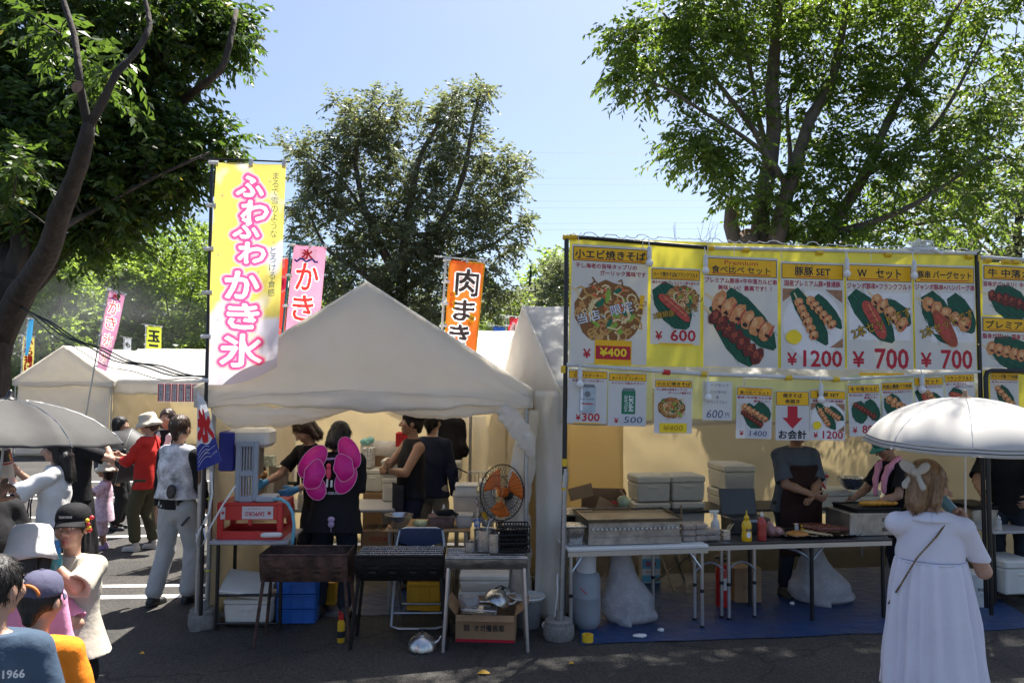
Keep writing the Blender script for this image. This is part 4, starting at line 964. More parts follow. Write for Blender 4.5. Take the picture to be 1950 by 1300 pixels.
# ---- woman in the white dress under the white parasol
DRESS = cloth('white_dress', (.85, .83, .92), trans=.18, var=.03)
Yl = 4.25; loc = px_at(1765, Yl)
J = person('woman in a white gathered shirt dress seen from behind, under a white parasol', loc, 158, 1.64, build=1.0, hair='bob', hairm=HAIRL, head=(-46, 10, 0), RR=((-.03, -.13, -.02), (-.35, .1, -1)), L=((-.13, -.14, .04), (.3, .1, -1)), top=shirt(DRESS, .66, .155, .014, 5, 'dress_bodice', noise=.004, slv=.006), bottom=pants(DRESS, .3, .0, name='underskirt'), shoes=SHOEW, res=.0065, curl=(62, 62), palms=((-1, .2, .2), (1, .1, 0)))
JL = J; s = J['s']
def skirt(J, mat, z0, z1, r0, r1, name, pleat=.02, np_=18, seed=0, sy=.8):
    m = MB(); rg = random.Random(seed); ph = [rg.uniform(0, 6.28) for _ in range(6)]
    def f(a, b):
        th = a*2*math.pi; e = b
        rip = math.sin(np_*th+ph[0]+1.3*math.sin(3*th+ph[1]))*.6+math.sin((np_*.6//1)*th+ph[2]+.9*b)*.5+.35*math.sin(7*th+ph[3])
        r = lerp(r0, r1, e**.8)+pleat*rip*(.25+.75*min(1, b*2.2))*(1-.25*b)+.012*math.sin(2*th+ph[4])*b+.011*nz(a*26, b*3.2, seed)*b**.6
        return Vector((r*math.cos(th), r*math.sin(th)*sy, lerp(z0, z1, b)+.012*b*math.sin(5*th+ph[5])))
    m.grid(lambda a, b: f(a, b), 160, 34); return m.build(name, mat, J['t'], smooth=True, solid=.003)
zs = J['hipz']+.150*J['H']
skirt(J, DRESS, zs+.012, .44, .166, .25, 'dress_skirt', .030, 19, 3, .84)
m = MB(); m.tube([Vector((.168*math.cos(i*.2618), .168*math.sin(i*.2618)*.84, zs+.008)) for i in range(24)], .006, 6, closed=True); m.build('dress_seam', DRESS, J['t'], smooth=True)
# collar, bow, bag chain
nk = Vector(J['nk']); m = MB()
def colf(a, b):
    th = a*2*math.pi+math.pi/2; r = lerp(.056, .098, b)*s*1.06
    return nk+Vector((r*math.cos(th)*1.05, r*math.sin(th)*.95+.004, (.038-.05*b+.01*math.sin(b*3.1))*s))
m.grid(colf, 40, 6); m.build('collar', DRESS, J['t'], smooth=True, solid=.003)
BOW = cloth('cream_ribbon', (.62, .56, .47), trans=.2); hp = J['hp']; Rm = Matrix(J['Hr'].tolist())
P = []
for sg in (1, -1):
    c0 = hp(-.015, .112, .045)
    P += [E(c0+J['Hr'] @ (np.array((sg*.05, .012, .022))), (.050, .009, .030), 0, J['Hr'] @ rot(sg*16, 0, -sg*22)), C(c0, .012, c0+J['Hr'] @ np.array((sg*.058, .01, -.075)), .022, 0, (J['Hr'] @ np.array((0, 1, 0)), .28))]
P.append(E(c0+J['Hr'] @ np.array((0, .012, 0)), (.018, .018, .02), 0, J['Hr']))
sdf_mesh('hair_bow', P, BOW, J['t'], res=.006, k=.008, noise=.004, nseed=2)
CHAIN = M('bag_chain', (.20, .14, .075), .4, .6, var=.4, vs=90)
pts = [J['U']((x, y, z)) for x, y, z in ((-.085*s, .06*s, J['shz']+.045*s), (-.02*s, .118*s, J['shz']-.04*s), (.08*s, .158*s, J['chz']-.01*s), (.165*s, .12*s, J['waz']-.01*s), (.215*s, .0, J['waz']-.14*s))]
m = MB(); PP = [Vector(p) for p in pts]
for i in range(len(PP)-1):
    for k in range(9):
        p = PP[i].lerp(PP[i+1], k/9); d = (PP[i+1]-PP[i])/9; m.tube([p, p+d*.85], [.0055, .0045], 5)
m.build('bag_chain', CHAIN, J['t'])
refresh()
wr = J['t'].matrix_world @ Vector(J['arms'][-1][2]); hnd = wr+Vector((0.0, .02, .055))
apx = at(1838, 757, hnd.y-.03); axd = apx-hnd
WUMB = M('parasol_white', (.62, .60, .56), .7, var=.04, trans=.25, tcol=(.85, .8, .72)); TAN = M('tan_wood', (.36, .22, .12), .5)
umbrella('parasol', 'white parasol with two dark edge lines held over the white-dressed woman', apx, axd.normalized(), .515, .26, [WUMB, M('white_shaft', (.7, .7, .7), .3, .3), TAN], 'parasol', length=axd.length+.10, spin=.33, trim=True, phi=76)
DRINK = M('teal_cup', (.13, .26, .28), .4, var=.05)
wl = J['t'].matrix_world @ Vector(J['arms'][1][2]); d = thing('drink_flask', 'pale teal drink flask held near the mouth of the white-dressed woman', 'flask', wl+Vector((.06, .03, .03)))
m = MB(); q = Vector((0, 0, 1)).rotation_difference(Vector((-.5, .25, .62)).normalized()).to_matrix(); m.lathe([(.026, -.07), (.03, -.066), (.031, .03), (.026, .045), (.018, .05)], (0, 0, 0), 20, rot=q); m.build('flask', DRINK, d, smooth='auto')
m = MB(); m.lathe([(.02, .05), (.021, .075), (.012, .085), (.008, .1)], (0, 0, 0), 16, rot=q); m.build('lid', M('pink_plastic', (.6, .3, .38), .4), d, smooth='auto')
# ---- butterfly-winged seller
J = person('seller in a black tee with pink butterfly wings and blue gloves, seen from behind', px_at(642, 6.95), 176, 1.68, build=1.12, hair='bob', hairm=HAIRB, lean=9, head=(-8, 26, 0), L=((-.085, -.045, -.295), (.6, .6, 0)), RR=((.075, -.03, -.30), (-.6, .6, 0)), top=shirt(BLKC, .72, -.10, .05, 7, noise=.009, slv=.03), bottom=pants(DENIM), shoes=SHOEB, gloves=BLUEG, res=.007, curl=(30, 26), feet=((.12, 0), (-.12, .05)))
WING = M('pink_wing', (.92, .04, .42), .35, var=.15, vs=9, trans=.35, tcol=(.95, .05, .42), alpha=.86); WPALE = M('wing_wire', (.9, .42, .62), .4)
U, s = J['U'], J['s']
ctr = Vector(U((0, .215*s, J['chz']+.025*s))); Am = Matrix(J['A'].tolist())
def wing(shape, off, sx, rotd, lift):
    m = MB(); k = 40; pts = []
    for i in range(k):
        th = 2*math.pi*i/k; r = shape(th); pts.append(Vector((r*math.cos(th), 0, r*math.sin(th))))
    rt = Matrix.Rotation(R(rotd), 3, 'Y')
    P = [ctr+Am @ (rt @ (p*s)+Vector((off[0]*s, lift, off[1]*s))) for p in pts]
    m.add([ctr+Am @ Vector((off[0]*s, lift+.012, off[1]*s))]+P, [(0, 1+i, 1+(i+1) % k) for i in range(k)])
    o = m.build('wing', WING, J['t'], smooth=True, solid=.002)
    m = MB(); m.tube(P, .0028, 5, closed=True); m.build('wing_wire', WPALE, o)
    return o
el = lambda a, b: (lambda th: 1/math.sqrt((math.cos(th)/a)**2+(math.sin(th)/b)**2))
wav = lambda a, b: (lambda th: (1+.06*math.sin(5*th+1))/math.sqrt((math.cos(th)/a)**2+(math.sin(th)/b)**2))
# seen from behind: picture left = own left (+X local is picture left)
for nm, sh, off, rd, lf in (('up', el(.095, .165), (.155, .105), -38, .02), ('low', el(.085, .115), (.115, -.115), 30, .012), ('mid', wav(.088, .13), (.125, -.01), -18, .045),
                          ('up', el(.085, .15), (-.165, .185), 30, .02), ('low', el(.085, .13), (-.145, -.045), -28, .012), ('mid', wav(.085, .12), (-.13, .055), 18, .045)): wing(sh, off, 1, rd, lf)
m = MB(); m.ell(ctr+Vector((0, .04, .015)), (.022*s, .016, .055*s), 12, 8); m.ell(ctr+Vector((0, .045, .075*s)), (.02*s, .018, .022*s), 10, 8); m.build('butterfly_body', M('butterfly_red', (.75, .06, .12), .5), J['t'], smooth=True)
m = MB(); m.tube([Vector(U((x, y, z))) for x, y, z in ((-.14*s, .04*s, J['shz']+.05*s), (-.06, .12*s, J['shz']+.02), (.06, .125*s, J['shz']+.01), (.14*s, .05*s, J['shz']+.05*s))], .014, 8); m.build('wing_strap', M('lilac_ribbon', (.45, .42, .8), .6), J['t'], smooth=True)
F = Face(lambda u, v, w: ctr+Am @ Vector((-u, .012-.035+w+.02, v-.16)))
F.text('GARDEN DERUNDA', 0, 0, h=.022, bold=.01, w=.22); F.rect(-.03, .05, -.012, .12); F.rect(.008, .05, .026, .11); F.build('shirt_print', M('print_white', (.75, .75, .73), .7), J['t'])
m = MB(); p = Vector(U((-.03*s, .19*s, J['hipz']-.09))); m.ell(p, (.028, .02, .03), 10, 8); m.ell(p+Vector((0, 0, .04)), (.032, .02, .025), 10, 8); m.tube([p-Vector((0, 0, .03)), p-Vector((0, 0, .065))], .004, 5); m.build('key_charm', M('lilac_plush', (.42, .30, .45), .9), J['t'], smooth=True)
# ---- the other grill hand, head just beyond her
J = person('seller with dark brown hair bending over behind the winged seller', px_at(612, 7.75), -35, 1.72, build=.95, hair='bob', hairm=HAIRBR, lean=16, head=(-20, 22, 0), L=((.02, -.20, -.18), (1, .4, -1)), RR=((-.03, -.22, -.16), (-1, .4, -1)), top=shirt(BLKC, .6, -.06, .02, 2), bottom=pants(DENIM), shoes=SHOEB, gloves=BLUEG, res=.009)
# ---- man with crossed arms
J = person('man in a sleeveless black shirt standing with arms crossed by the white boxes', px_at(786, 8.0), -62, 1.74, build=1.06, skin=SKIN_T, hair='short', head=(-22, -4, 0), L=((-.095, -.155, -.135), (.9, -.3, -.8)), RR=((.115, -.165, -.10), (-.9, -.4, -1)), strands=0, top=shirt(BLKC, hem=-.03, loose=.018, nosleeve=True, nseed=4), bottom=pants(NAVY), shoes=SHOEB, res=.008, curl=(35, 35), palms=((-.3, 1, 0), (.3, 1, 0)))
cap(J, BLKC, brim=False)
m = MB(); a, e, w_ = J['arms'][1]; m.lathe([(.029, -.014), (.031, -.01), (.031, .01), (.029, .014)], lerp(e, w_, .9), 14, rot=Vector((0, 0, 1)).rotation_difference(Vector(w_-e)).to_matrix()); m.build('wristwatch', BLACKPIPE, J['t'], smooth='auto')
m = MB()
def apf(a, b):
    u = lerp(-.17, .17, a); z = lerp(.55, 1.02, b); return Vector((u, -.135-.02*math.cos(u*8), z))
m.grid(apf, 12, 10); m.build('apron', NAVY, J['t'], smooth=True, solid=.004)
J = person('man in a long-sleeved navy jacket close behind the man with crossed arms', px_at(824, 8.55), 160, 1.72, build=1.05, hair='short', L=((.0, -.10, -.31), (.5, .8, 0)), RR=((-.055, -.03, -.315), (-.8, .6, 0)), top=shirt(NAVY, 1.9, -.06, .022, 3), bottom=pants(KHAKI), shoes=SHOEB, res=.01)
# ---- cook of the skewer stall and the man in the green cap
J = person('cook in blue-grey shirt and dark brown apron working behind the black table', px_at(1507, 7.75), 14, 1.71, build=1.12, skin=SKIN_T, hair='short', lean=8, head=(0, 25, 0), L=((-.115, -.16, -.215), (1, .5, -.6)), RR=((.10, -.165, -.20), (-1, .5, -.6)), top=shirt(BLUEGREY, .75, -.05, .026, 6, slv=.03), bottom=pants(DENIM), shoes=SHOEB, res=.008, curl=(50, 50), palms=((-.8, .2, .3), (.8, .2, .3)))
s, U = J['s'], J['U']; m = MB()
def apf(a, b):
    u = lerp(-1, 1, a); z = lerp(.42, J['shz']-.06, b); wd = lerp(.21, .11, max(0, (z-1.0)/.38)) if z > 1.0 else .21
    q = U((u*wd*1.08, -.150*s*(1-.34*(u*.9)**2)-.035, z)) if z > J['hipz'] else (u*wd*1.1, -.150*s*(1-.34*(u*.9)**2)-.037+.012*math.sin(a*14), z)
    return Vector(q)
m.grid(apf, 20, 30); m.build('apron', APRON, J['t'], smooth=True, solid=.004)
J['collar'] = None
m = MB(); m.lathe([(.060*s, -.01), (.066*s, .0), (.062*s, .035*s), (.055*s, .035*s)], Vector(J['nk'])+Vector((0, -.004, 0)), 22, 1, 1.05, Matrix(J['A'].tolist())); m.build('collar', BLUEGREY, J['t'], smooth=True)
J = person('older man in a green cap with a pink towel round his neck, looking down', px_at(1722, 7.55), -80, 1.62, build=1.0, skin=SKIN_T, hair='short', lean=20, head=(0, 14, 0), L=((0, -.2, -.2), (1, .5, -1)), RR=((0, -.2, -.2), (-1, .5, -1)), strands=0, top=shirt(BLKC, .7, -.05, .02, 2), bottom=pants(DENIM), shoes=SHOEB, res=.007)
cap(J, M('green_cap_cloth', (.05, .27, .24), .8, bump=.2)); towel(J, PINK, 'towel', (.20, .24), .032)
J = person('man in a black shirt bending over his griddle in the next stall', px_at(1915, 7.9), -30, 1.72, build=1.15, skin=SKIN_T, hair='short', lean=20, head=(0, 10, 0), L=((-.03, -.22, -.2), (1, .5, -1)), RR=((-.02, -.22, -.2), (-1, .5, -1)), top=shirt(BLKC, .7, -.05, .024, 9), bottom=pants(DENIM), shoes=SHOEB, res=.01)
# ---- the queue on the left
p = gp(275, 1047); J = person('woman in a red blouse and beige hat with a red bag, reading her phone', p, -95, 1.61, build=1.0, hair='bun', hairm=HAIRBR, head=(0, 14, 0), L=((-.05, -.24, -.115), (.5, .9, -1)), RR=((.04, -.235, -.11), (-.6, .9, -1)), strands=0, top=shirt(RED, 1.25, -.07, .034, 1, noise=.010, slv=.02), bottom=pants(OLIVE, .9, .022, nseed=3, noise=.008, rise=-.04), shoes=SHOEW, res=.009, curl=(45, 40), feet=((.07, -.1), (-.09, .05)))
bucket_hat(J, CREAMC, .15, .05); m = MB(); m.lathe([(.058*J['s'], -.01), (.07*J['s'], .01), (.06*J['s'], .04)], Vector(J['nk']), 20); m.build('scarf', M('grey_check', (.4, .42, .45), .8, var=.4, vs=60), J['t'], smooth=True)
refresh()
b = thing('shoulder_bag', 'soft red bag hanging at the hip of the red-bloused woman', 'bag', p+Vector((.24, .02, .88)))
sdf_mesh('bag_body', [E((0, 0, 0), (.13, .07, .15)), E((.02, 0, -.06), (.12, .075, .11))], RED, b, res=.012, noise=.01, nseed=4); m = MB(); m.tube(bez((-.08, 0, .12), (-.12, .0, .45), (-.18, 0, .5), 8), .012, 6); m.build('strap', RED, b, smooth=True)
ph = J['t'].matrix_world @ Vector(J['arms'][1][2]); d = thing('mobile_phone', 'dark phone held in front of the red-bloused woman', 'phone', ph+Vector((-.10, .03, .03)), R(-90))
m = MB(); m.box((0, 0, 0), (.075, .009, .15), rx=R(-40), bev=.006); m.build('phone_case', BLACKPIPE, d)
J = person('woman facing us in black tee with white print, white towel round her neck', gp(312, 1030), -6, 1.66, hair='bob', hairm=HAIRBR, build=1.0, top=shirt(BLKC, .75, -.08, .026, 2), bottom=pants(BLKC, .46, .05, flare=.04, name='skirt'), shoes=SHOEB, res=.01, L=((-.03, -.12, -.25), (1, .5, 0)), RR=((.03, -.12, -.25), (-1, .5, 0)))
towel(J, WHT, 'towel', (.20, .26), .032); s = J['s']
m = MB(); m.box((-.068*s, -.165*s, J['shz']-.17*s), (.05, .02, .20), bev=.008); m.build('towel_band', M('orange_towel', (.8, .35, .03), .9), J['t'])
F = Face(lambda u, v, w: Vector((u+.01, -.150*s-.022-w, J['chz']-.03+v))); F.text('LOVE\nMORE', 0, 0, w=.14, h=.12, bold=.04); F.build('shirt_print', M('print_white', (.7, .7, .7), .7), J['t'])
# man in the fan vest
p = gp(333, 1150); J = person('man in a silver camouflage fan vest and grey work trousers, walking away', p, 158, 1.71, build=1.02, hair='short', hairm=HAIRBR, head=(15, 4, 0), L=((.055, -.03, -.31), (.6, .8, 0)), RR=((-.055, -.07, -.30), (-.6, .8, 0)), top=shirt(BLKC, 1.92, -.02, .014, 3), bottom=pants(GREYC, .94, .022, nseed=6, noise=.007, flare=.01), shoes=SHOEB, res=.0075, feet=((.14, .10), (-.07, -.10)))
shirt(CAMO, hem=.035, loose=.052, nosleeve=True, nseed=8, name='fan_vest', noise=.007, collar=.05)(J); belt(J, BLACKPIPE, w=.03)
s, U = J['s'], J['U']
for sg in (-1,):
    c = Vector(U((sg*.085*s, .158*s, J['waz']-.0))); rm = Matrix.Rotation(R(-90+8), 3, 'X'); m = MB(); m.lathe([(.062, .0), (.064, .012), (.055, .018), (.052, .010), (.02, .010), (.018, .016), (.0, .016)], c, 28, rot=Matrix.Rotation(R(-12), 3, 'Z') @ rm); o = m.build('vest_fan', BLACKPIPE, J['t'], smooth='auto')
    m = MB()
    for i in range(3): m.tube([c+Matrix.Rotation(R(-12), 3, 'Z') @ rm @ Vector(((.024+.011*i)*math.cos(k*.35), (.024+.011*i)*math.sin(k*.35), .019)) for k in range(18)], .0016, 4, closed=True)
    m.build('fan_guard', M('fan_guard_grey', (.16, .1, .1), .5), o)
m = MB(); m.box((-.115*s, .125*s, J['hipz']+.045*s), (.04, .02, .07), bev=.006); m.build('belt_pouch', BLACKPIPE, J['t'])
m = MB(); m.tube([Vector((-.17*s, .03, J['hipz']-.10)), Vector((-.15*s, .10, J['hipz']-.17))], .012, 6); m.build('pocket_flap', M('dark_stain', (.06, .06, .065), .8), J['t'])
# girl in lilac
p = gp(196, 1045); J = person('small girl in a lilac print summer suit and beige hat with her hands up', p, -70, 1.04, child=1, hair='bob', head=(0, 0, 0), L=((-.05, -.17, .0), (1, .2, -1)), RR=((.05, -.17, -.02), (-1, .2, -1)), strands=0, top=shirt(LILAC, .7, -.15, .03, 4, flare=.03), bottom=pants(LILAC, .62, .03, name='shorts', flare=.012), shoes=SHOEP, res=.008, skin=SKIN_T)
bucket_hat(J, CREAMC, .145, .04)
refresh(); ph = J['t'].matrix_world @ Vector(J['arms'][1][2])
d = thing('food_cup', 'white paper cup with a green leaf in the lilac girl\'s hands', 'cup', ph+Vector((-.12, -.02, -.02))); m = MB(); m.lathe([(.03, -.05), (.045, .05), (.042, .05), (.028, -.045)], (0, 0, 0), 18, rot=Matrix.Rotation(R(-25), 3, 'Y')); m.build('cup', M('paper_white', (.75, .74, .72), .6), d, smooth='auto'); m = MB(); m.ell((0, 0, .055), (.04, .035, .02), 12, 8); m.build('topping', M('leaf_topping', (.05, .3, .06), .5, var=.5, vs=30), d)
# woman eating, white tee
J = person('woman in a loose white tee eating a snack, with a dark lanyard and black hair', px_at(112, 6.5), -78, 1.59, build=.95, hair='long', hairm=HAIRB, head=(0, 8, 0), L=((-.055, -.20, .005), (.9, -.1, -1)), RR=((.045, -.20, .01), (-.9, -.1, -1)), top=shirt(WHT, .8, -.07, .03, 8, noise=.010, slv=.03), bottom=pants(BLKC, .9, .03), shoes=SHOEW, res=.008, curl=(50, 50), palms=((-.8, .4, 0), (.8, .4, 0)))
s = J['s']
m = MB(); m.tube([Vector(J['nk'])+Vector((x, y, z))*s for x, y, z in ((.06, .03, .03), (.095, -.06, .0), (.10, -.17, -.15), (.07, -.205, -.35), (.0, -.2, -.5))], .006, 6); m.tube([Vector(J['nk'])+Vector((x, y, z))*s for x, y, z in ((.05, -.03, .03), (.06, -.14, -.05), (.05, -.19, -.3), (.0, -.2, -.5))], .006, 6); m.build('lanyard', NAVY, J['t'], smooth=True)
a, e, w_ = J['arms'][1]; m = MB(); pc = lerp(e, w_, .9); m.lathe([(.03, -.008), (.034, 0), (.03, .008)], pc, 16, rot=Vector((0, 0, 1)).rotation_difference(Vector(w_-e)).to_matrix()); m.build('hair_tie', BLACKPIPE, J['t'], smooth=True)
refresh(); ph = J['t'].matrix_world @ Vector(w_)
d = thing('bread_snack', 'piece of brown fried bread in paper at the mouth of the woman in white', 'snack', ph+Vector((-.10, .02, .045))); m = MB(); m.ell((0, 0, 0), (.035, .03, .025), 12, 8); m.build('bread', M('fried_bread', (.4, .2, .05), .6, var=.4, vs=30, bump=.5), d, smooth=True); m = MB(); m.lathe([(.02, -.07), (.04, -.01), (.043, .0)], (0, 0, 0), 14, rot=Matrix.Rotation(R(15), 3, 'Y')); m.build('paper_wrap', WHT, d, smooth=True)
pe = J['t'].matrix_world @ Vector(lerp(e, w_, .15))
d = thing('tote_bag', 'small white patterned tote with navy handles on the arm of the woman in white', 'bag', pe+Vector((.01, -.03, -.27)))
m = MB(); m.box((0, 0, 0), (.20, .08, .20), ry=R(6), bev=.02, taper=.92); m.build('bag_body', M('speckled_print', (.62, .61, .60), .8, var=.1, dirt=.9, vs=45), d, smooth='auto')
for yy in (-.03, .03):
    m = MB(); m.tube(bez((-.05, yy, .09), (0, yy*.5, .42), (.06, yy, .09), 12), .012, 6); m.build('handle', NAVY, d, smooth=True)
# people in black under a dark parasol behind her
J = person('woman in a long black dress standing behind the one in the white tee', px_at(152, 8.4), 150, 1.62, hair='long', hairm=HAIRB, build=1.0, RR=((-.02, -.12, .05), (-1, 0, -1)), L=((.0, -.15, -.02), (1, .2, -1)), top=shirt(BLKC, .6, -.06, .03, 5), bottom=None, shoes=SHOEB, res=.010)
skirt(J, BLKC, J['hipz']+.05, .12, .16, .26, 'dress_skirt', .02, 12, 5)
DUMB = M('umbrella_black', (.012, .012, .014), .6, var=.3, vs=3, bump=.1)
umbrella('umbrella', 'plain black parasol tilted to the ground behind the lilac girl', at(236, 858, 10.4), Vector((.35, -.78, .42)), .40, .17, [DUMB, STEEL, BLACKPIPE], length=.55, spin=.2)
J = person('woman in a black dress and grey cap between the umbrella and the girl', px_at(232, 10.8), 100, 1.52, hair='bob', hairm=HAIRB, build=.95, top=shirt(BLKC, .6, -.06, .02, 5), bottom=pants(BLKC, .9, .03), shoes=SHOEB, res=.012)
# boy with the bottle
J = person('boy in an oversized beige tee and black cap drinking from a teal bottle', px_at(147, 4.45), 4, 1.33, child=.75, build=1.05, hair='short', head=(4, -6, 0), L=((-.11, -.125, .045), (1, .2, -.7)), RR=((-.05, -.02, -.33), (-.6, .6, 0)), strands=0, top=shirt(BEIGE, .85, -.09, .036, 5, flare=.05, noise=.007, slv=.02), bottom=pants(BLKC, .42, .012, name='shorts', flare=.03, rise=-.03), shoes=SHOEB, res=.0065, curl=(60, 30), palms=((-1, .2, 0), None))
c, Rm = cap(J, BLKC, 8)
F = Face(lambda u, v, w: c+Rm @ (Vector((u, -.104-w-.012*(1-(u/.06)**2)*.4+.0012, .02+v-.0))*J['hs']*1.0+Vector((0, -.003-.004, 0)))); F.text('TEAM WAVE', .0, .0, w=.07, h=.013, bold=.03); F.build('cap_lettering', M('print_white', (.7, .7, .7), .7), J['t'])
hp = J['hp']
m = MB()
for i, (dz, cc) in enumerate(((.02, 0), (.0, 1), (-.02, 0), (-.035, 1), (.035, 1))):
    m.m = cc; m.ell(hp(.088+.004*i, -.02+.006*i, dz+.02), (.013, .013, .013), 10, 6)
m.build('hair_ornament', [M('yellow_bead', (.75, .5, .03), .4), M('red_bead', (.6, .04, .05), .4)], J['t'], smooth=True)
refresh(); wr = J['t'].matrix_world @ Vector(J['arms'][1][2]); tipp = J['t'].matrix_world @ Vector(hp(0, -.10, -.07))
BOT = M('teal_bottle', (.02, .21, .24), .25, var=.05, coat=.3); d = thing('drink_bottle', 'dark teal drink bottle raised to the mouth of the boy in beige', 'bottle', tipp+Vector((-.005, -.06, -.095)))
m = MB(); m.lathe([(.030, -.135), (.035, -.13), (.036, .0), (.03, .03), (.024, .05)], (0, 0, 0), 22, 1, .8); m.build('bottle_body', BOT, d, smooth='auto'); m = MB(); m.lathe([(.026, .05), (.027, .075), (.02, .08), (.02, .10), (.014, .115), (.0, .118)], (0, 0, 0), 18); m.build('lid', M('blue_lid', (.02, .16, .38), .35), d, smooth='auto')
# front row of children, seen from behind
J = person('boy in a bright orange tee and faded navy cap seen from behind', px_at(92, 3.30), 196, 1.235, child=.8, build=1.05, hair='short', head=(-14, 6, 0), strands=0, top=shirt(ORANGE, .9, -.1, .030, 3, noise=.006), bottom=pants(NAVY, .45, .03, name='shorts'), shoes=SHOEB, res=.006)
c, Rm = cap(J, DCAP, 0); hs = J['hs']
m = MB(); m.tube([c+Rm @ (Vector((.05*math.cos(t), .098+.012*math.sin(t), -.002+.045*math.sin(t)))*hs) for t in (i*math.pi/10 for i in range(11))], .007, 6); o = m.build('cap_strap_opening', M('orange_trim', (.7, .2, .04), .7), J['t'], smooth=True)
sdf_mesh('neck_band', [C(J['nk']+np.array((0, .03, -.01)), .05*J['s'], J['nk']+np.array((0, .01, .03)), .052*J['s'])], cloth('maroon_cloth', (.09, .02, .025)), J['t'], res=.007, noise=.003)
J = person('boy with thick black hair and a slate blue tee seen from behind', px_at(8, 2.95), 190, 1.39, child=.65, build=1.12, hair='short', head=(-18, 2, 0), top=shirt(SLATE, .9, -.08, .030, 6), bottom=pants(BLKC, .45, .03, name='shorts'), shoes=SHOEB, res=.006)
s, U = J['s'], J['U']; F = Face(lambda u, v, w: Vector(U((-u-.075, .128*s+.030+w-.25*u*u, J['shz']-.045+v)))); F.text('Since 1966', 0, 0, w=.17, h=.028, bold=.035, lift=.004); F.build('shirt_print', M('print_white', (.7, .7, .7), .7), J['t'])
# little one peeking, with a water bottle
J = person('little girl in pink peeking out behind the boy in beige, holding a water bottle', px_at(84, 4.28), 24, 1.17, child=.9, hair='bob', head=(-12, 4, 0), L=((.015, -.21, -.045), (1, .1, -1)), RR=((-.05, -.02, -.3), (-.6, .6, 0)), top=shirt(PINK, .75, -.1, .014, 4), bottom=pants(LAV, .45, .03, name='shorts'), shoes=SHOEP, res=.0065, curl=(60, 30), palms=((-1, .2, 0), None))
refresh(); wr = J['t'].matrix_world @ Vector(J['arms'][1][2])
d = thing('drink_bottle', 'clear water bottle with a light blue cap held by the peeking girl', 'bottle', wr+Vector((.045, -.045, .0)))
q = Matrix.Rotation(R(-14), 3, 'Y')
m = MB(); m.lathe([(.026, -.12), (.031, -.115), (.032, .03), (.026, .055), (.015, .075)], (0, 0, 0), 20, rot=q); m.build('bottle_body', M('clear_plastic', (.75, .72, .74), .15, var=.03, alpha=.55), d, smooth='auto'); m = MB(); m.lathe([(.017, .075), (.018, .1), (.012, .11)], (0, 0, 0), 14, rot=q); m.build('lid', M('sky_blue_lid', (.2, .55, .72), .4), d, smooth='auto')
J = person('toddler in lavender dungarees, pink sleeves and a white sun hat, seen from behind', px_at(70, 3.9), 205, 1.31, child=.95, hair='bob', head=(-10, 14, 0), strands=0, top=shirt(PINK, 1.7, -.02, .03, 5), bottom=pants(LAV, .8, .05, rise=.22, name='dungarees'), shoes=SHOEP, res=.0065, build=.9)
SUNH = cloth('white_hat_cloth', (.74, .72, .70), trans=.1); bucket_hat(J, SUNH, .125, .05)
# man at the very left edge with a paper visor and the black umbrella
J = person('man at the edge of the photo with a printed paper visor under the black umbrella', px_at(-28, 3.95), 72, 1.72, build=1.05, skin=SKIN_T, hair='short', head=(0, 12, 0), RR=((.0, -.16, .06), (-.9, 0, -1)), L=((.02, -.12, -.28), (1, .5, 0)), strands=0, top=shirt(BLKC, .7, -.06, .02, 5), bottom=pants(KHAKI), shoes=SHOEB, res=.0065, curl=(30, 62))
hp, Hr = J['hp'], J['Hr']; VIS = M('visor_paper', (.68, .60, .52), .55, var=.06)
m = MB()
def vf(a, b):
    t = R(-115+230*a); return Vector(hp(math.sin(t)*(.094+.012*b), -math.cos(t)*(.112+.075*b*math.cos(t*.7))+.016, .035+.075*(1-b)-.035*b))
m.grid(vf, 30, 8); o = m.build('paper_visor', VIS, J['t'], smooth=True, solid=.002)
VDK = M('visor_print_dark', (.06, .03, .03), .5); VRD = M('visor_print_red', (.5, .05, .05), .5); VYL = M('visor_print_yellow', (.7, .5, .05), .5)
for (a0, a1, b0, b1, mt) in ((.15, .85, .0, .42, VDK), (.1, .9, .46, .52, VRD), (.60, .66, .1, .4, VRD), (.57, .6, .15, .38, VYL), (.66, .69, .15, .38, VYL)):
    m = MB(); cc = Vector(hp(0, .016, .03)); m.grid(lambda a, b: (lambda p: p+(p-cc).normalized()*(.003 if mt is VDK else .0045))(vf(lerp(a0, a1, a), lerp(b0, b1, b))), 16, 3); m.build('visor_print', mt, o, smooth=True)
GUMB = M('umbrella_charcoal', (.034, .033, .032), .75, var=.1, vs=3, trans=.06)
umbrella('umbrella', 'charcoal folding umbrella with a panel seam, held up at the left edge', at(18, 760, 3.6), Vector((.06, .04, 1)), .49, .175, [GUMB, STEEL, BLACKPIPE], length=.6, spin=.30, phi=66, facet=True)
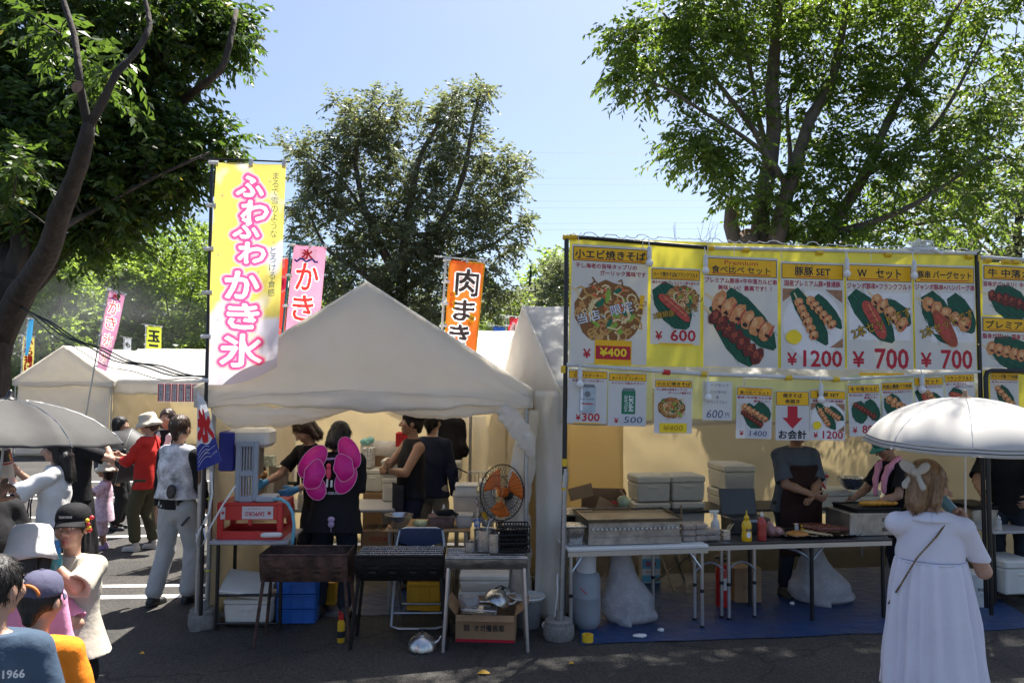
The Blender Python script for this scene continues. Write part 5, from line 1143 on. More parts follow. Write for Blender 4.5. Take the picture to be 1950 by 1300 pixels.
# ================================================================ MENU BOARD: posters hung on a taped pipe frame
def ink(n, c, **k): return M('ink_'+n, lin(c), .5, var=k.pop('var', .06), vs=k.pop('vs', 14), spec=.4, **k)
PAPER = M('paper_sheet', (.72, .71, .72), .42, var=.04, vs=3, bump=.12, bs=9, trans=.22, tcol=(.75, .72, .68)); BACK = M('yellow_backing', (.82, .71, .10), .4, var=.05, vs=3, bump=.25, bs=7, trans=.35, tcol=(.95, .82, .06))
IK = [ink('black', (30, 30, 42)), ink('orange_yellow', (246, 186, 22)), ink('red', (185, 28, 48)), ink('magenta', (165, 30, 70)), ink('white', (238, 236, 236)), ink('leaf', (14, 78, 56), var=.35, vs=22), ink('leaf_light', (30, 108, 76), var=.25, vs=30), ink('noodle', (205, 155, 85), var=.25, vs=60), ink('noodle_dark', (140, 90, 40), var=.3, vs=60), ink('noodle_light', (232, 205, 150)),
      ink('cabbage', (140, 175, 60), var=.3, vs=50), ink('shrimp', (225, 95, 60), var=.3, vs=50), ink('beef', (105, 38, 28), var=.5, vs=70), ink('beef_light', (165, 75, 48), var=.4, vs=70), ink('pork', (210, 140, 85), var=.35, vs=60), ink('pork_light', (228, 172, 118), var=.2, vs=50), ink('sausage', (190, 75, 60), var=.3, vs=40), ink('wood', (160, 115, 85), var=.3, vs=30),
      ink('yellow', (250, 215, 40)), ink('green_can', (40, 120, 85), var=.2), ink('silver', (175, 185, 190), var=.25, vs=20), ink('grey', (120, 122, 128)), ink('plate', (232, 228, 224)), ink('gold', (205, 160, 25)), ink('pencil', (70, 80, 125)), ink('char', (60, 30, 22), var=.5, vs=80)]
(K_, OY, RD, MG, WH, LF, LFL, ND, NDD, NDL, CB, SH, BF, BFL, PK, PKL, SG, WD, YL_, GC, SV, GY, PL, GD, PN, CH) = range(26)
def poly_blob(rng, x, y, rx, ry, n=14, j=.16, a=0):
    c, s = math.cos(a), math.sin(a); o = []
    for i in range(n):
        t = 2*math.pi*i/n; q = 1+rng.uniform(-j, j); px_, py_ = math.cos(t)*rx*q, math.sin(t)*ry*q; o.append((x+px_*c-py_*s, y+px_*s+py_*c))
    return o
class Pic:
    def __init__(s, F, z=.0012): s.F = F; s.z = z; s.rng = random.Random(5)
    def up(s): s.z += .00012; return s.z
    def poly(s, pts, m): s.F.poly(pts, s.up(), m)
    def leaf(s, x0, y0, x1, y1, w):
        dx, dy = x1-x0, y1-y0; L = math.hypot(dx, dy); nx, ny = -dy/L, dx/L
        pts = [(x0+dx*t+nx*w*k, y0+dy*t+ny*w*k) for t, k in ((0, .25), (.25, .46), (.6, .5), (.85, .36), (1, .08), (1, -.08), (.85, -.36), (.6, -.5), (.25, -.46), (0, -.25))]; s.poly(pts, LF)
        s.F.strip([(x0, y0), (x1, y1)], w*.03, s.up(), LFL)
        for i in range(7): 
            o = (i-3)*.13*w; s.F.strip([(x0+nx*o+dx*.05, y0+ny*o+dy*.05), (x0+nx*o*1.05+dx*.9, y0+ny*o*1.05+dy*.9)], w*.012, s.up(), LFL)
    def skewer(s, x0, y0, x1, y1, w, kind='beef', n=6, seed=1):
        g = random.Random(seed); dx, dy = x1-x0, y1-y0; a = math.atan2(dy, dx); L = math.hypot(dx, dy)
        s.F.strip([(x0-dx*.16, y0-dy*.16), (x0+dx*.2, y0+dy*.2)], w*.12, s.up(), NDL)
        A, B = (BF, BFL) if kind == 'beef' else (PK, PKL)
        for i in range(n):
            t = (i+.5)/n; x, y = x0+dx*t, y0+dy*t
            s.poly(poly_blob(g, x, y, L/n*.60, w*.52*g.uniform(.85, 1.1), 14, .12, a+g.uniform(-.15, .15)), A)
            s.poly(poly_blob(g, x+g.uniform(-.1, .1)*w, y+.12*w, L/n*.26, w*.2, 12, .35, a+.3), B)
            if kind == 'beef':
                for q in range(4): s.poly(poly_blob(g, x+g.uniform(-.5, .5)*L/n, y+g.uniform(-.35, .35)*w, w*.08, w*.05, 6, .3), CH if q % 2 else BFL)
            else:
                s.poly(poly_blob(g, x+L/n*.45*math.cos(a), y+L/n*.45*math.sin(a), w*.07, w*.4, 8, .3, a), CH if g.random() < .4 else SG)
                s.poly(poly_blob(g, x+g.uniform(-.2, .2)*w, y-.22*w, L/n*.25, w*.1, 8, .3, a), CH)
    def sausage(s, x0, y0, x1, y1, w):
        dx, dy = x1-x0, y1-y0; L = math.hypot(dx, dy); nx, ny = -dy/L, dx/L
        pts = [(x0+dx*t+nx*(w*.5*k+.10*w*math.sin(t*3.1)), y0+dy*t+ny*(w*.5*k+.10*w*math.sin(t*3.1))) for t, k in [(0, .3), (.06, .75), (.2, 1), (.5, 1.05), (.8, 1), (.94, .7), (1, .2), (1, -.2), (.94, -.7), (.8, -1), (.5, -1), (.2, -1), (.06, -.75), (0, -.3)]]
        s.poly(pts, SG); s.F.strip([(x0+dx*t+nx*w*.22, y0+dy*t+ny*w*.22) for t in (.12, .3, .5, .7, .86)], w*.12, s.up(), PK)
        for t in (.25, .42, .58, .74): s.F.strip([(x0+dx*t-nx*w*.3, y0+dy*t-ny*w*.3), (x0+dx*(t+.06)+nx*w*.3, y0+dy*(t+.06)+ny*w*.3)], w*.05, s.up(), BF)
    def noodles(s, x, y, rx, ry, n=70, seed=3):
        g = random.Random(seed); s.poly(poly_blob(g, x, y, rx, ry, 26, .06), NDD)
        for i in range(n):
            a = g.uniform(0, 6.28); r = math.sqrt(g.random()); px_, py_ = x+math.cos(a)*rx*r*.9, y+math.sin(a)*ry*r*.9; t = g.uniform(0, 6.28); cu = g.uniform(-28, 28)/rx*.08; pts = []
            for k in range(7):
                pts.append((px_, py_)); px_ += math.cos(t)*rx*.11; py_ += math.sin(t)*rx*.11; t += cu*rx
                if ((px_-x)/rx)**2+((py_-y)/ry)**2 > 1.05: t += 1.6
            s.F.strip(pts, rx*.05, s.up() if i % 6 == 0 else s.z+.00001*(i % 6), (ND, NDL, ND, NDD, PK)[i % 5])
        for i in range(12): s.poly(poly_blob(g, x+g.uniform(-.7, .7)*rx, y+g.uniform(-.75, .75)*ry, rx*g.uniform(.08, .2), rx*g.uniform(.05, .1), 9, .3, g.uniform(0, 3)), (CB, LFL, CB)[i % 3])
        for i in range(14): s.poly(poly_blob(g, x+g.uniform(-.5, .6)*rx, y+g.uniform(.0, .8)*ry, rx*.07, rx*.035, 7, .3, g.uniform(0, 3)), SH)
        for i in range(8):
            a = g.uniform(0, 6.28); s.F.strip([(x+math.cos(a)*rx*.5, y+math.sin(a)*ry*.5), (x+math.cos(a+.5)*rx*.62, y+math.sin(a+.5)*ry*.6), (x+math.cos(a+.9)*rx*.5, y+math.sin(a+.9)*ry*.62)], rx*.05, s.up(), NDL)
    def can(s, x, y, w, h, m, tx):
        pts = [(-.5, -.43), (-.42, -.5), (.42, -.5), (.5, -.43), (.5, .38), (.4, .5), (-.4, .5), (-.5, .38)]; s.poly([(x+a*w, y+b*h) for a, b in pts], m); s.poly([(x+a*w, y+b*h) for a, b in ((-.46, .40), (.46, .40), (.4, .5), (-.4, .5))], GY)
        s.F.rect(x-w*.42, y-h*.4, x-w*.28, y+h*.36, s.up(), WH if m == SV else LFL); s.F.disc(x, y+h*.17, w*.18, lift=s.up(), m=GY if m == SV else LFL)
        return s
BD_RZ = R(9.3); BD_O = Vector((at(1080, 724, 6.42).x, 6.42, 0)); bdd = Vector((math.cos(BD_RZ), math.sin(BD_RZ), 0)); bdn = Vector((math.sin(BD_RZ), -math.cos(BD_RZ), 0))
def pp(px, py, off=0):
    """where the sight line through a photo point meets the board's plane: (distance along the board, height)"""
    a = at(px, py, 1.0)-Vector((0, 0, CAM_H)); o = BD_O+bdn*off-Vector((0, 0, CAM_H))
    k = (o.x*bdn.x+o.y*bdn.y)/(a.x*bdn.x+a.y*bdn.y); p = a*k+Vector((0, 0, CAM_H)); return (p-BD_O).dot(bdd), p.z
def BP(u, z, off=0): return BD_O+bdd*u+bdn*off+Vector((0, 0, z))
class Poster:
    def __init__(s, label, x0, y0, x1, y1, off=.012, tilt=0, bow=.0003, name='menu_poster', group=None, mat=None, root=True):
        u0, _ = pp(x0, (y0+y1)/2, off); u1, _ = pp(x1, (y0+y1)/2, off); _, z1 = pp((x0+x1)/2, y0, off); _, z0 = pp((x0+x1)/2, y1, off)
        s.w, s.h = u1-u0, z1-z0; s.off = off
        s.t = thing(name, label, 'poster', BP((u0+u1)/2, (z0+z1)/2, off), BD_RZ, group); s.t.rotation_euler = (0, R(tilt), BD_RZ)
        sd = x0*.01
        s.fn = lambda u, v, w: Vector((u*s.w, -w-bow*math.cos(u*3.0)-bow*math.sin(v*5+sd)-bow*.5*math.sin(u*7+v*3+sd), v*s.h))
        F = Face(s.fn); F.mb.grid(lambda a, b: s.fn(a-.5, b-.5, 0), 10, 14); F.build('paper', mat or PAPER, s.t)
        s.asp = s.h/s.w
    def face(s):
        # unit coords: u -.5..+.5, v -.5..+.5 ; text uses metres along u scaled so letters stay square
        F = Face(lambda u, v, w: s.fn(u, v/s.asp, w)); return F   # v here is in units of the width
    def title(s, txt, top=.48, hgt=.115, sub=None, red=None, und=True, size=.72, wd=.88, ruby=None):
        A = s.asp; y1 = top*A; y0 = y1-hgt*A; F = s.face()
        F.rect(-.485, y0, .485, y1, .0010, 0, 8, 1); F.rect(-.475, y0+.008, .475, y1-.008, .0016, 1, 8, 1); F.build('title_panel', [IK[K_], IK[OY]], s.t)
        F = s.face(); yc = (y0+y1)/2; h = (y1-y0)
        if sub: F.text(sub, 0, yc+h*.27, h=h*.26, w=min(.8, .05*len(sub)+.1), lift=.0024, m=1, bold=.02); F.text(txt, 0, yc-h*.12, h=h*.40, w=wd*.92, lift=.0024, bold=.025); yu = y0+h*.10
        else: F.text(txt, 0, yc+.0, h=h*size*.72, w=wd, lift=.0024, bold=.03); yu = y0+h*.12
        if ruby: F.text(ruby, -.12, y1-h*.10, h=h*.13, w=.3, lift=.0024, bold=.0)
        if und: F.rect(-wd*.46, yu, wd*.46, yu+h*.05, .0024, 1, 6, 1)
        F.build('title_lettering', [IK[K_], IK[RD]], s.t); s.y = y0
    def caps(s, lines, h=.055, col=MG):
        F = s.face(); y = s.y-.025
        for (tx, x, w) in lines: F.text(tx, x, y-h*.5, h=h, w=w, lift=.0014, bold=.032); y -= h*1.35
        F.build('caption_lettering', IK[col], s.t); s.y = y
    def pic(s, fn, name='food_picture'):
        F = s.face(); P = Pic(F); fn(P, s.y, -.5*s.asp); F.build(name, IK, s.t)
    def over(s, tx, x, y, w, h, rt, c1=GD, c2=K_, bold=.05):
        F = s.face(); F.text(tx, x, y, w=w*1.0, h=h, lift=.0062, m=0, bold=bold, rot=rt); F.text(tx, x, y, w=w, h=h, lift=.0070, m=1, bold=.012, rot=rt); F.build('slogan_lettering', [IK[c2], IK[c1]], s.t)
    def price(s, tx, y=.09, h=.13, w=None, x=.02, bar=False, yen=True, xy=-.33):
        F = s.face(); yb = -.5*s.asp+y*s.asp
        if yen: F.text('¥', xy, yb-.01, h=h*.75, w=h*.62, lift=.0014, bold=.03)
        if tx: F.text(tx, x+.07, yb, h=h, w=w or h*.52*len(tx), lift=.0014, bold=.028)
        if bar: F.rect(-.32, yb-h*.85, .36, yb-h*.72, .0014, 1, 4, 1)
        F.build('price_lettering', [IK[RD], IK[OY]], s.t)
    def card(s, tx, x, y, w, h, mat=PAPER, col=PN, bold=.0, red=False):
        F = s.face(); F.rect(x-w/2, y-h/2, x+w/2, y+h/2, .0035, 0, 4, 2); o = F.build('price_card', mat, s.t)
        F = s.face()
        if red: F.rect(x-w*.47, y-h*.30, x+w*.47, y+h*.26, .0045, 1)
        F.text(tx, x, y, h=h*(.34 if red else .55), w=w*.72, lift=.0055, bold=bold, shear=0 if red else .12); F.build('price_lettering', [IK[col], IK[RD]], o)
GRP = None
# frame
f = thing('poster_stand', 'pipe frame of black and white pipes with yellow tape, carrying the big menu posters', 'stand', BD_O, BD_RZ)
def bl(u, z, w=0): return Vector((u, -w, z))
uL, zT = pp(1079, 450); _, zLb = pp(1073, 694); uR, zR = pp(1860, 489); _, zRb = pp(1860, 703)
YTAPE = M('yellow_tape', (.75, .47, .02), .45, var=.1); WPIPE = M('white_pipe', (.62, .61, .58), .4, var=.12, dirt=.25); RTAPE = M('red_tape', (.55, .03, .03), .5)
m = MB(); m.tube([bl(uL-.035, .15), bl(uL-.005, 1.35)], .021, 10); m.tube([bl(uL-.012, 1.2), bl(uL, 1.32)], .026, 10); m.build('lower_pole', STEEL, f, smooth='auto')
m = MB(); m.tube([bl(uL-.01, 1.30), bl(uL, zT)], .019, 10); m.build('pole', BLACKPIPE, f, smooth='auto')
u13, z13 = pp(1352, 472)
m = MB(); m.tube([bl(uL, zT), bl(u13, z13+.0)], .017, 10); m.build('top_bar', BLACKPIPE, f, smooth='auto')
m = MB(); m.tube([bl(u13-.02, z13), bl(uR, zR+.03)], .017, 10); m.build('top_bar', WPIPE, f, smooth='auto')
m = MB(); uq, zq = pp(1610, 722); m.tube([bl(uL, zLb, .01), bl(pp(1340, 712)[0], pp(1340, 712)[1], .01), bl(uq, zq, .01)], .017, 10); m.tube([bl(uq, zq, .012), bl(uR, zRb-.02, .012)], .012, 10); m.build('lower_bar', WPIPE, f, smooth='auto')
m = MB(); m.tube([bl(uR, zR+.04), bl(uR+.02, .1)], .019, 10); m.build('pole', BLACKPIPE, f, smooth='auto')
for (px_, py_, ax_) in ((1079, 452, 0), (1092, 451, 0), (1352, 472, 0), (1420, 476, 0), (1560, 481, 0), (1690, 485, 0), (1845, 489, 0), (1862, 492, 1), (1340, 712, 0), (1073, 703, 1), (1500, 719, 0), (1590, 722, 0), (1075, 880, 1), (1074, 925, 1)):
    u, z = pp(px_, py_); m = MB(); d = Vector((0, 0, .03)) if ax_ else Vector((.03, 0, 0)); w_ = .01 if 700 < py_ < 730 and not ax_ else 0; m.tube([bl(u, z, w_)-d, bl(u, z, w_)+d], .0225, 10); m.build('tape_wrap', YTAPE, f, smooth='auto')
u, z = pp(1268, 708); m = MB(); m.tube([bl(u-.03, z+.0, .01), bl(u+.03, z-.004, .01)], .0225, 10); m.build('tape_wrap', RTAPE, f, smooth='auto')
m = MB(); rg = random.Random(8)
for i in range(42):   # cord ties and trailing lamp flex
    u = lerp(uL+.05, uR-.03, i/41); z = lerp(zT, zR+.03, i/41)+.01
    m.tube(bez(bl(u, z+.015, .02), bl(u+.05, z+rg.uniform(-.05, .04), .035), bl(u+.1, z+.012, .02), 5), .0035, 5)
for (px_, py_) in ((1100, 462), (1222, 470), (1345, 478), (1395, 480), (1485, 487), (1610, 492), (1655, 492), (1735, 494)):
    u, z = pp(px_, py_); m.tube([bl(u, z+.06, .022), bl(u+.004, z-.03, .025)], .003, 5); m.tube([bl(u, z+.05, .024), bl(u+.025, z+.08, .03)], .0025, 4)
m.build('cord_tie', ROPE, f)
c = thing('cord_bundle', 'tangled knot of white cord lying on top of the menu frame', 'cord', BP(*pp(1752, 478))); m = MB()
for i in range(16):
    a = [Vector((rg.uniform(-.12, .12), rg.uniform(-.03, .03), rg.uniform(-.0, .10))) for _ in range(4)]; m.tube(bez(a[0], a[1]*1.4, a[2]*1.3, 8, a[3]), .0045, 5)
m.tube([(-.35, 0, -.02), (-.1, 0, .02), (.1, 0, .02), (.2, 0, -.02)], .016, 6); m.build('cord', ROPE, c)
# backing sheets
q = Poster('bright yellow plastic backing sheet behind the large menu posters', 1084, 466, 1861, 700, off=-.012, name='backing_sheet', mat=BACK, bow=.003); q.t['category'] = 'sheet'
for (a, b, c_, d_, lb) in ((1083, 702, 1242, 800, 'yellow plastic strip behind the two canned beer posters'), (1246, 712, 1415, 797, 'yellow plastic strip behind the small noodle poster and the handwritten sheet'), (1420, 722, 1615, 800, 'yellow plastic strip behind the cashier arrow poster'), (1618, 714, 1858, 795, 'pale plastic strip behind the small skewer posters at the right end')):
    q = Poster(lb, a, b, c_, d_, off=-.006, name='backing_sheet', mat=M('lemon_backing', (.74, .70, .28), .45, var=.06, trans=.4, tcol=(.9, .85, .35)) if 'pale' not in lb else M('pale_backing', (.55, .6, .40), .5, trans=.4, tcol=(.75, .8, .5)), bow=.003); q.t['category'] = 'sheet'
def two_leaf(P, y0, y1): pass
def p_noodle(P, y0, y1): P.noodles(0, (y0+y1)/2+.10*(y0-y1), .45, (y0-y1)*.36, 90)
p = Poster('large menu poster with a fried noodle plate and a yellow 400 price card', 1087, 468, 1233, 693, tilt=1.2)
p.title('小エビ焼きそば', hgt=.12, wd=.92, size=.85); p.caps([('干し海老の旨味タップリの', -.05, .8), ('ガーリック風味です', .17, .6)], .062); p.pic(p_noodle); p.over('当店、', -.24, -.155, .36, .13, .28, WH, GY, .045); p.over('限定', .16, -.04, .30, .13, .28, WH, GY, .045)
F = p.face(); F.text('！', .42, .05, h=.16, w=.06, rot=-.1, bold=.03, lift=.006); F.build('slogan_lettering', IK[OY], p.t); p.price('', .09, .15, xy=-.28); p.card('¥400', .06, -.5*p.asp+.15, .48, .30, IK[OY], YL_, .04, red=True)
p = Poster('medium poster with noodles and a frankfurter priced 600', 1239, 510, 1333, 656, tilt=.8)
p.title('ハーフ焼きそば&フランクフルト', hgt=.14, wd=.9, und=True, size=.62); p.caps([('焼きそば&フランクフルト盛り合わせ', 0, .95)], .055)
p.pic(lambda P, y0, y1: (P.leaf(-.35, y0-.02, .25, y1+.32, .62), P.noodles(.14, y0-.24, .34, .24, 60, 8), P.sausage(-.34, y0-.20, .28, y1+.46, .17))); p.over('2種類盛り合わせ', 0, -.12, .92, .12, .20); p.price('600', .12, .21, .5, .09, bar=True)
def p_two(P, y0, y1): P.leaf(-.36, y0-.16, .14, y1+.02, .34); P.leaf(-.2, y0-.0, .46, y1+.24, .36); P.skewer(-.36, y0-.10, .40, y0-.52, .28, 'pork', 6, 2); P.skewer(-.40, y0-.28, .26, y1+.10, .23, 'beef', 7, 3)
p = Poster('large menu poster with two skewers on green leaves and the red word Premium', 1340, 489, 1481, 699, tilt=.6); p.title('食べ比べ セット', hgt=.16, sub='Premium', wd=.86); p.caps([('プレミアム豚串×牛中落カルビ串', 0, .97), ('美味しい！最高です！！', .05, .72)], .066); p.pic(p_two)
def p_pp(P, y0, y1):
    P.F.disc(0, (y0+y1)/2+.06, .47, .50, .0011, PL, 30); P.poly([(-.47, y0-.01), (-.2, y0-.01), (-.47, y0-.2)], WD); P.poly([(.47, y0-.01), (.2, y0-.01), (.47, y0-.2)], WD); P.poly([(.47, y1+.32), (.47, y1+.46), (.26, y1+.32)], WD)
    P.leaf(-.30, y0-.03, .22, y1+.36, .30); P.leaf(.05, y0-.10, .45, y1+.60, .2); P.skewer(-.25, y0-.16, .03, y1+.45, .16, 'pork', 6, 4); P.skewer(-.08, y0-.14, .32, y1+.62, .15, 'pork', 6, 5); P.F.disc(-.31, y1+.46, .12, .105, P.up(), YL_, 14, .08)
p = Poster('large menu poster priced 1200 with two pork skewers on a round plate', 1487, 499, 1608, 703, tilt=.2); p.title('豚豚 SET', hgt=.14, wd=.56, ruby='とんとん', size=.78); p.caps([('国産プレミアム豚×普通豚', 0, .88)], .085); p.pic(p_pp); p.price('1200', .10, .23, .60, .08)
def p_w(P, y0, y1):
    P.poly([(-.47, y0-.01), (.46, y0-.01), (.46, y1+.40), (-.47, y1+.40)], PL); P.leaf(-.42, y0-.03, .2, y1+.38, .36); P.leaf(.05, y0-.15, .46, y1+.62, .3); P.sausage(-.24, y0-.14, .06, y1+.42, .17); P.skewer(-.10, y0-.07, .38, y1+.58, .20, 'pork', 5, 7)
p = Poster('large menu poster priced 700 with a red frankfurter beside a pork skewer', 1612, 502, 1738, 703); p.title('W　セット', hgt=.15, wd=.66, size=.8); p.caps([('ジャンボ豚串×フランクフルト', 0, .97)], .085); p.pic(p_w); p.over('2本セットです', .02, -.09, .95, .15, .36); p.price('700', .10, .27, .50, .10, bar=True)
def p_b(P, y0, y1):
    P.poly([(-.40, y0-.01), (.46, y0-.01), (.46, y1+.40), (-.25, y1+.40)], PL); P.leaf(-.3, y0-.03, .1, y1+.38, .45); P.leaf(.1, y0-.05, .45, y1+.55, .35); P.skewer(-.36, y0-.14, .38, y0-.50, .22, 'pork', 5, 11); P.poly(poly_blob(random.Random(2), -.02, y1+.60, .12, .31, 18, .08, .55), BFL); P.poly(poly_blob(random.Random(3), -.05, y1+.63, .07, .2, 14, .15, .55), SG)
p = Poster('large menu poster priced 700 with a burger patty skewer at the right end', 1742, 505, 1858, 704, tilt=-.2); p.title('豚串 バーグセット', hgt=.15, wd=.88, size=.66); p.caps([('ジャンボ豚串×ハンバーグ串', 0, .97)], .085); p.pic(p_b); p.over('2本セットです', .02, -.09, .92, .15, .36); p.price('700', .10, .27, .50, .10, bar=True)
# lower row
p = Poster('small poster of a silver beer can priced 300', 1081, 704, 1156, 806, tilt=1.6, off=.03); p.title('クラウスターラー', hgt=.14, sub='ドイツ産ノンアルコールビール', wd=.8, und=False); p.caps([('本物のビールに近い！', .0, .8)], .06)
p.pic(lambda P, y0, y1: (P.can(.0, (y0+y1)/2+.10, .42, .72, SV, 'x'), P.F.text('CLAUSTHALER', 0, (y0+y1)/2+.1, w=.36, h=.05, lift=P.up(), m=K_), P.F.rect(-.14, (y0+y1)/2-.03, .14, (y0+y1)/2+.0, P.up(), RD)), 'can_picture'); p.price('300', .12, .19, .44, .03, bar=True, xy=-.22)
p = Poster('small poster of a green beer can with a handwritten 500 card', 1158, 709, 1231, 811, tilt=1.2, off=.03); p.title('ホーランド インポート', hgt=.14, sub='オランダ輸入ビール', wd=.88, und=False); p.caps([('マイルドで飲みやすい！', .0, .85)], .06)
p.pic(lambda P, y0, y1: (P.can(.03, (y0+y1)/2+.10, .36, .68, GC, 'x'), P.F.text('HOLLAND', -.04, (y0+y1)/2+.06, w=.40, h=.09, lift=P.up(), m=WH, rot=1.5708, bold=.02), P.F.text('IMPORT', .10, (y0+y1)/2+.06, w=.40, h=.12, lift=P.up(), m=WH, rot=1.5708, bold=.03)), 'can_picture'); p.price('', .11, .17, xy=-.28); p.card('500', .16, -.5*p.asp+.16, .66, .28)
p = Poster('small noodle poster with a yellow 400 tag', 1246, 722, 1318, 825, tilt=1.0, off=.03); p.title('小エビ焼きそば', hgt=.13, wd=.9); p.caps([('干し海老の旨味タップリの', -.05, .82), ('ガーリック風味です', .17, .6)], .06); p.pic(lambda P, y0, y1: P.noodles(-.05, (y0+y1)/2+.16, .36, .26, 60, 6)); p.card('¥400', .0, -.5*p.asp+.14, .72, .24, IK[YL_], GD, .04)
p = Poster('handwritten white sheet offering a half set for 600 yen', 1338, 726, 1394, 800, tilt=1.4, off=.03, name='handwritten_sheet')
for tx, y, w in (('ハーフセット', .5, .75), ('(小エビ焼そば)', .28, .6), ('&', .12, .09), ('フランクフルト', -.04, .65)): F = p.face(); F.text(tx, 0, y, w=w, h=.11, lift=.0014, shear=.1); F.build('handwriting', IK[PN], p.t)
F = p.face(); F.text('600', -.08, -.42, w=.55, h=.26, lift=.0014, shear=.15); F.text('円', .34, -.44, h=.14, lift=.0014); F.build('handwritten_price', IK[PN], p.t)
p = Poster('small poster of two skewers with a handwritten 1400 card', 1402, 736, 1470, 835, tilt=1.8, off=.03); p.title('食べ比べ セット', hgt=.15, sub='Premium', wd=.9); p.caps([('豚串×牛中落カルビ串', 0, .95), ('美味しい！', .2, .45)], .065); p.pic(lambda P, y0, y1: (P.leaf(-.24, y0-.05, .15, y1+.22, .45), P.leaf(.05, y0-.02, .42, y1+.5, .4), P.skewer(-.34, y0-.08, .36, y0-.44, .18, 'pork', 6, 2), P.skewer(-.36, y0-.22, .22, y1+.34, .16, 'beef', 7, 3))); p.price('', .11, .16, xy=-.34); p.card('1400', .12, -.5*p.asp+.14, .66, .26)
p = Poster('small poster with a big red arrow pointing down to the cashier', 1477, 744, 1541, 838, tilt=.6, off=.03)
F = p.face(); A = p.asp; F.rect(-.485, .5*A-.40, .485, .5*A-.02, .0010, 0); F.rect(-.47, .5*A-.39, .47, .5*A-.03, .0016, 1); F.build('title_panel', [IK[K_], IK[OY]], p.t)
F = p.face(); F.text('焼きそば', 0, .5*A-.13, w=.56, h=.12, lift=.0024, bold=.03); F.text('串焼き', 0, .5*A-.29, w=.42, h=.12, lift=.0024, bold=.03); F.build('lettering', IK[K_], p.t); F = p.face(); F.text('お会計', 0, -.5*A+.16, w=.82, h=.24, lift=.0024, bold=.035); F.build('lettering', IK[K_], p.t)
F = p.face(); F.poly([(-.15, .5*A-.42), (.15, .5*A-.42), (.15, -.06), (.30, -.06), (0, -.36), (-.30, -.06), (-.15, -.06)], .0014); F.build('red_arrow', IK[RD], p.t)
p = Poster('small pork skewer poster priced 1200 beside the cashier arrow', 1542, 742, 1610, 838, tilt=1.5, off=.026); p.title('豚豚 SET', hgt=.16, wd=.62, und=False); p.caps([('国産プレミアム豚×普通豚', 0, .85)], .06); p.pic(lambda P, y0, y1: p_pp(P, y0, y1-.08)); p.price('1200', .11, .19, .56, .08)
p = Poster('small beef skewer poster priced 800', 1616, 731, 1677, 830, tilt=-2, off=.03); p.title('牛 中落カルビ', hgt=.15, wd=.84); p.caps([('食べ応えある、旨味タップリ！', 0, .92), ('最高です！', .2, .4)], .062); p.pic(lambda P, y0, y1: (P.leaf(-.22, y0-.05, -.1, y1+.36, .5), P.leaf(.1, y0-.02, .4, y1+.42, .4), P.skewer(-.32, y0-.12, .32, y1+.52, .17, 'beef', 7, 9))); p.price('800', .13, .22, .5, .08)
p = Poster('small poster of rib meat on a skewer, partly behind the parasol', 1680, 726, 1740, 822, tilt=-2, off=.026); p.title('房総山麓豚バラ肉串', hgt=.15, wd=.9); p.caps([('野性味あふれる味わいです！', 0, .9)], .062); p.pic(lambda P, y0, y1: (P.leaf(-.3, y0-.05, .1, y1+.3, .6), P.skewer(-.34, y0-.12, .38, y1+.55, .26, 'pork', 5, 12)))
p = Poster('small W set poster half hidden by the top of the parasol', 1742, 717, 1798, 812, tilt=-2, off=.03); p.title('W セット', hgt=.15, wd=.7); p.caps([('ジャンボ豚串×フランクフルト', 0, .9)], .062); p.pic(p_w)
p = Poster('small frankfurter poster just above the parasol tip', 1800, 711, 1857, 805, tilt=-2, off=.026); p.title('フランクフルト', hgt=.15, wd=.86); p.caps([('香り！食べ応えある、', -.1, .7), ('厳選フランクフルト', .15, .6)], .062); p.pic(lambda P, y0, y1: (P.leaf(-.3, y0-.05, .3, y1+.4, .5), P.sausage(-.35, y0-.15, .35, y1+.6, .2)))
# second frame on the right
f2 = thing('poster_stand', 'second menu frame at the right edge with a yellow corner joint and black elbow pipe', 'stand', BD_O, BD_RZ); ue = pp(2120, 520)[0]
m = MB(); m.tube([bl(uR+.03, zR+.0, .0), bl(ue, pp(2120, 506)[1], 0)], .017, 10); m.build('top_bar', WPIPE, f2, smooth='auto')
for x in (1880, 1915, 1933):
    u, z = pp(x, 494+(x-1862)*.06); m = MB(); m.tube([bl(u-.03, z+.0), bl(u+.03, z-.003)], .024, 10); m.build('tape_wrap', YTAPE, f2, smooth='auto')
m = MB(); ub, zb = pp(1868, 705); m.tube([bl(ub+.01, .05, .05), bl(ub+.005, zb-.06, .05), bl(ub+.02, zb-.015, .05), bl(ub+.07, zb, .05), bl(ue, pp(2120, 710)[1], .05)], .02, 10); m.build('elbow_pipe', BLACKPIPE, f2, smooth='auto')
q = Poster('yellow plastic backing sheet of the second menu frame', 1866, 503, 2110, 700, off=-.012, name='backing_sheet', mat=BACK, bow=.003); q.t['category'] = 'sheet'
q = Poster('pale yellow plastic strip under the second menu frame', 1872, 706, 2100, 800, off=-.012, name='backing_sheet', mat=BACK, bow=.003); q.t['category'] = 'sheet'
p = Poster('wide beef skewer poster at the top right edge', 1871, 507, 2010, 602, tilt=1); p.title('牛 中落カルビ', hgt=.27, wd=.85, size=.8); p.caps([('旨味がバッチリ！牛中落ちカルビ串', 0, .97)], .06); p.pic(lambda P, y0, y1: (P.leaf(-.35, y0-.05, .1, y1+.02, .4), P.skewer(-.42, y0-.08, .4, y1+.06, .15, 'beef', 9, 21)))
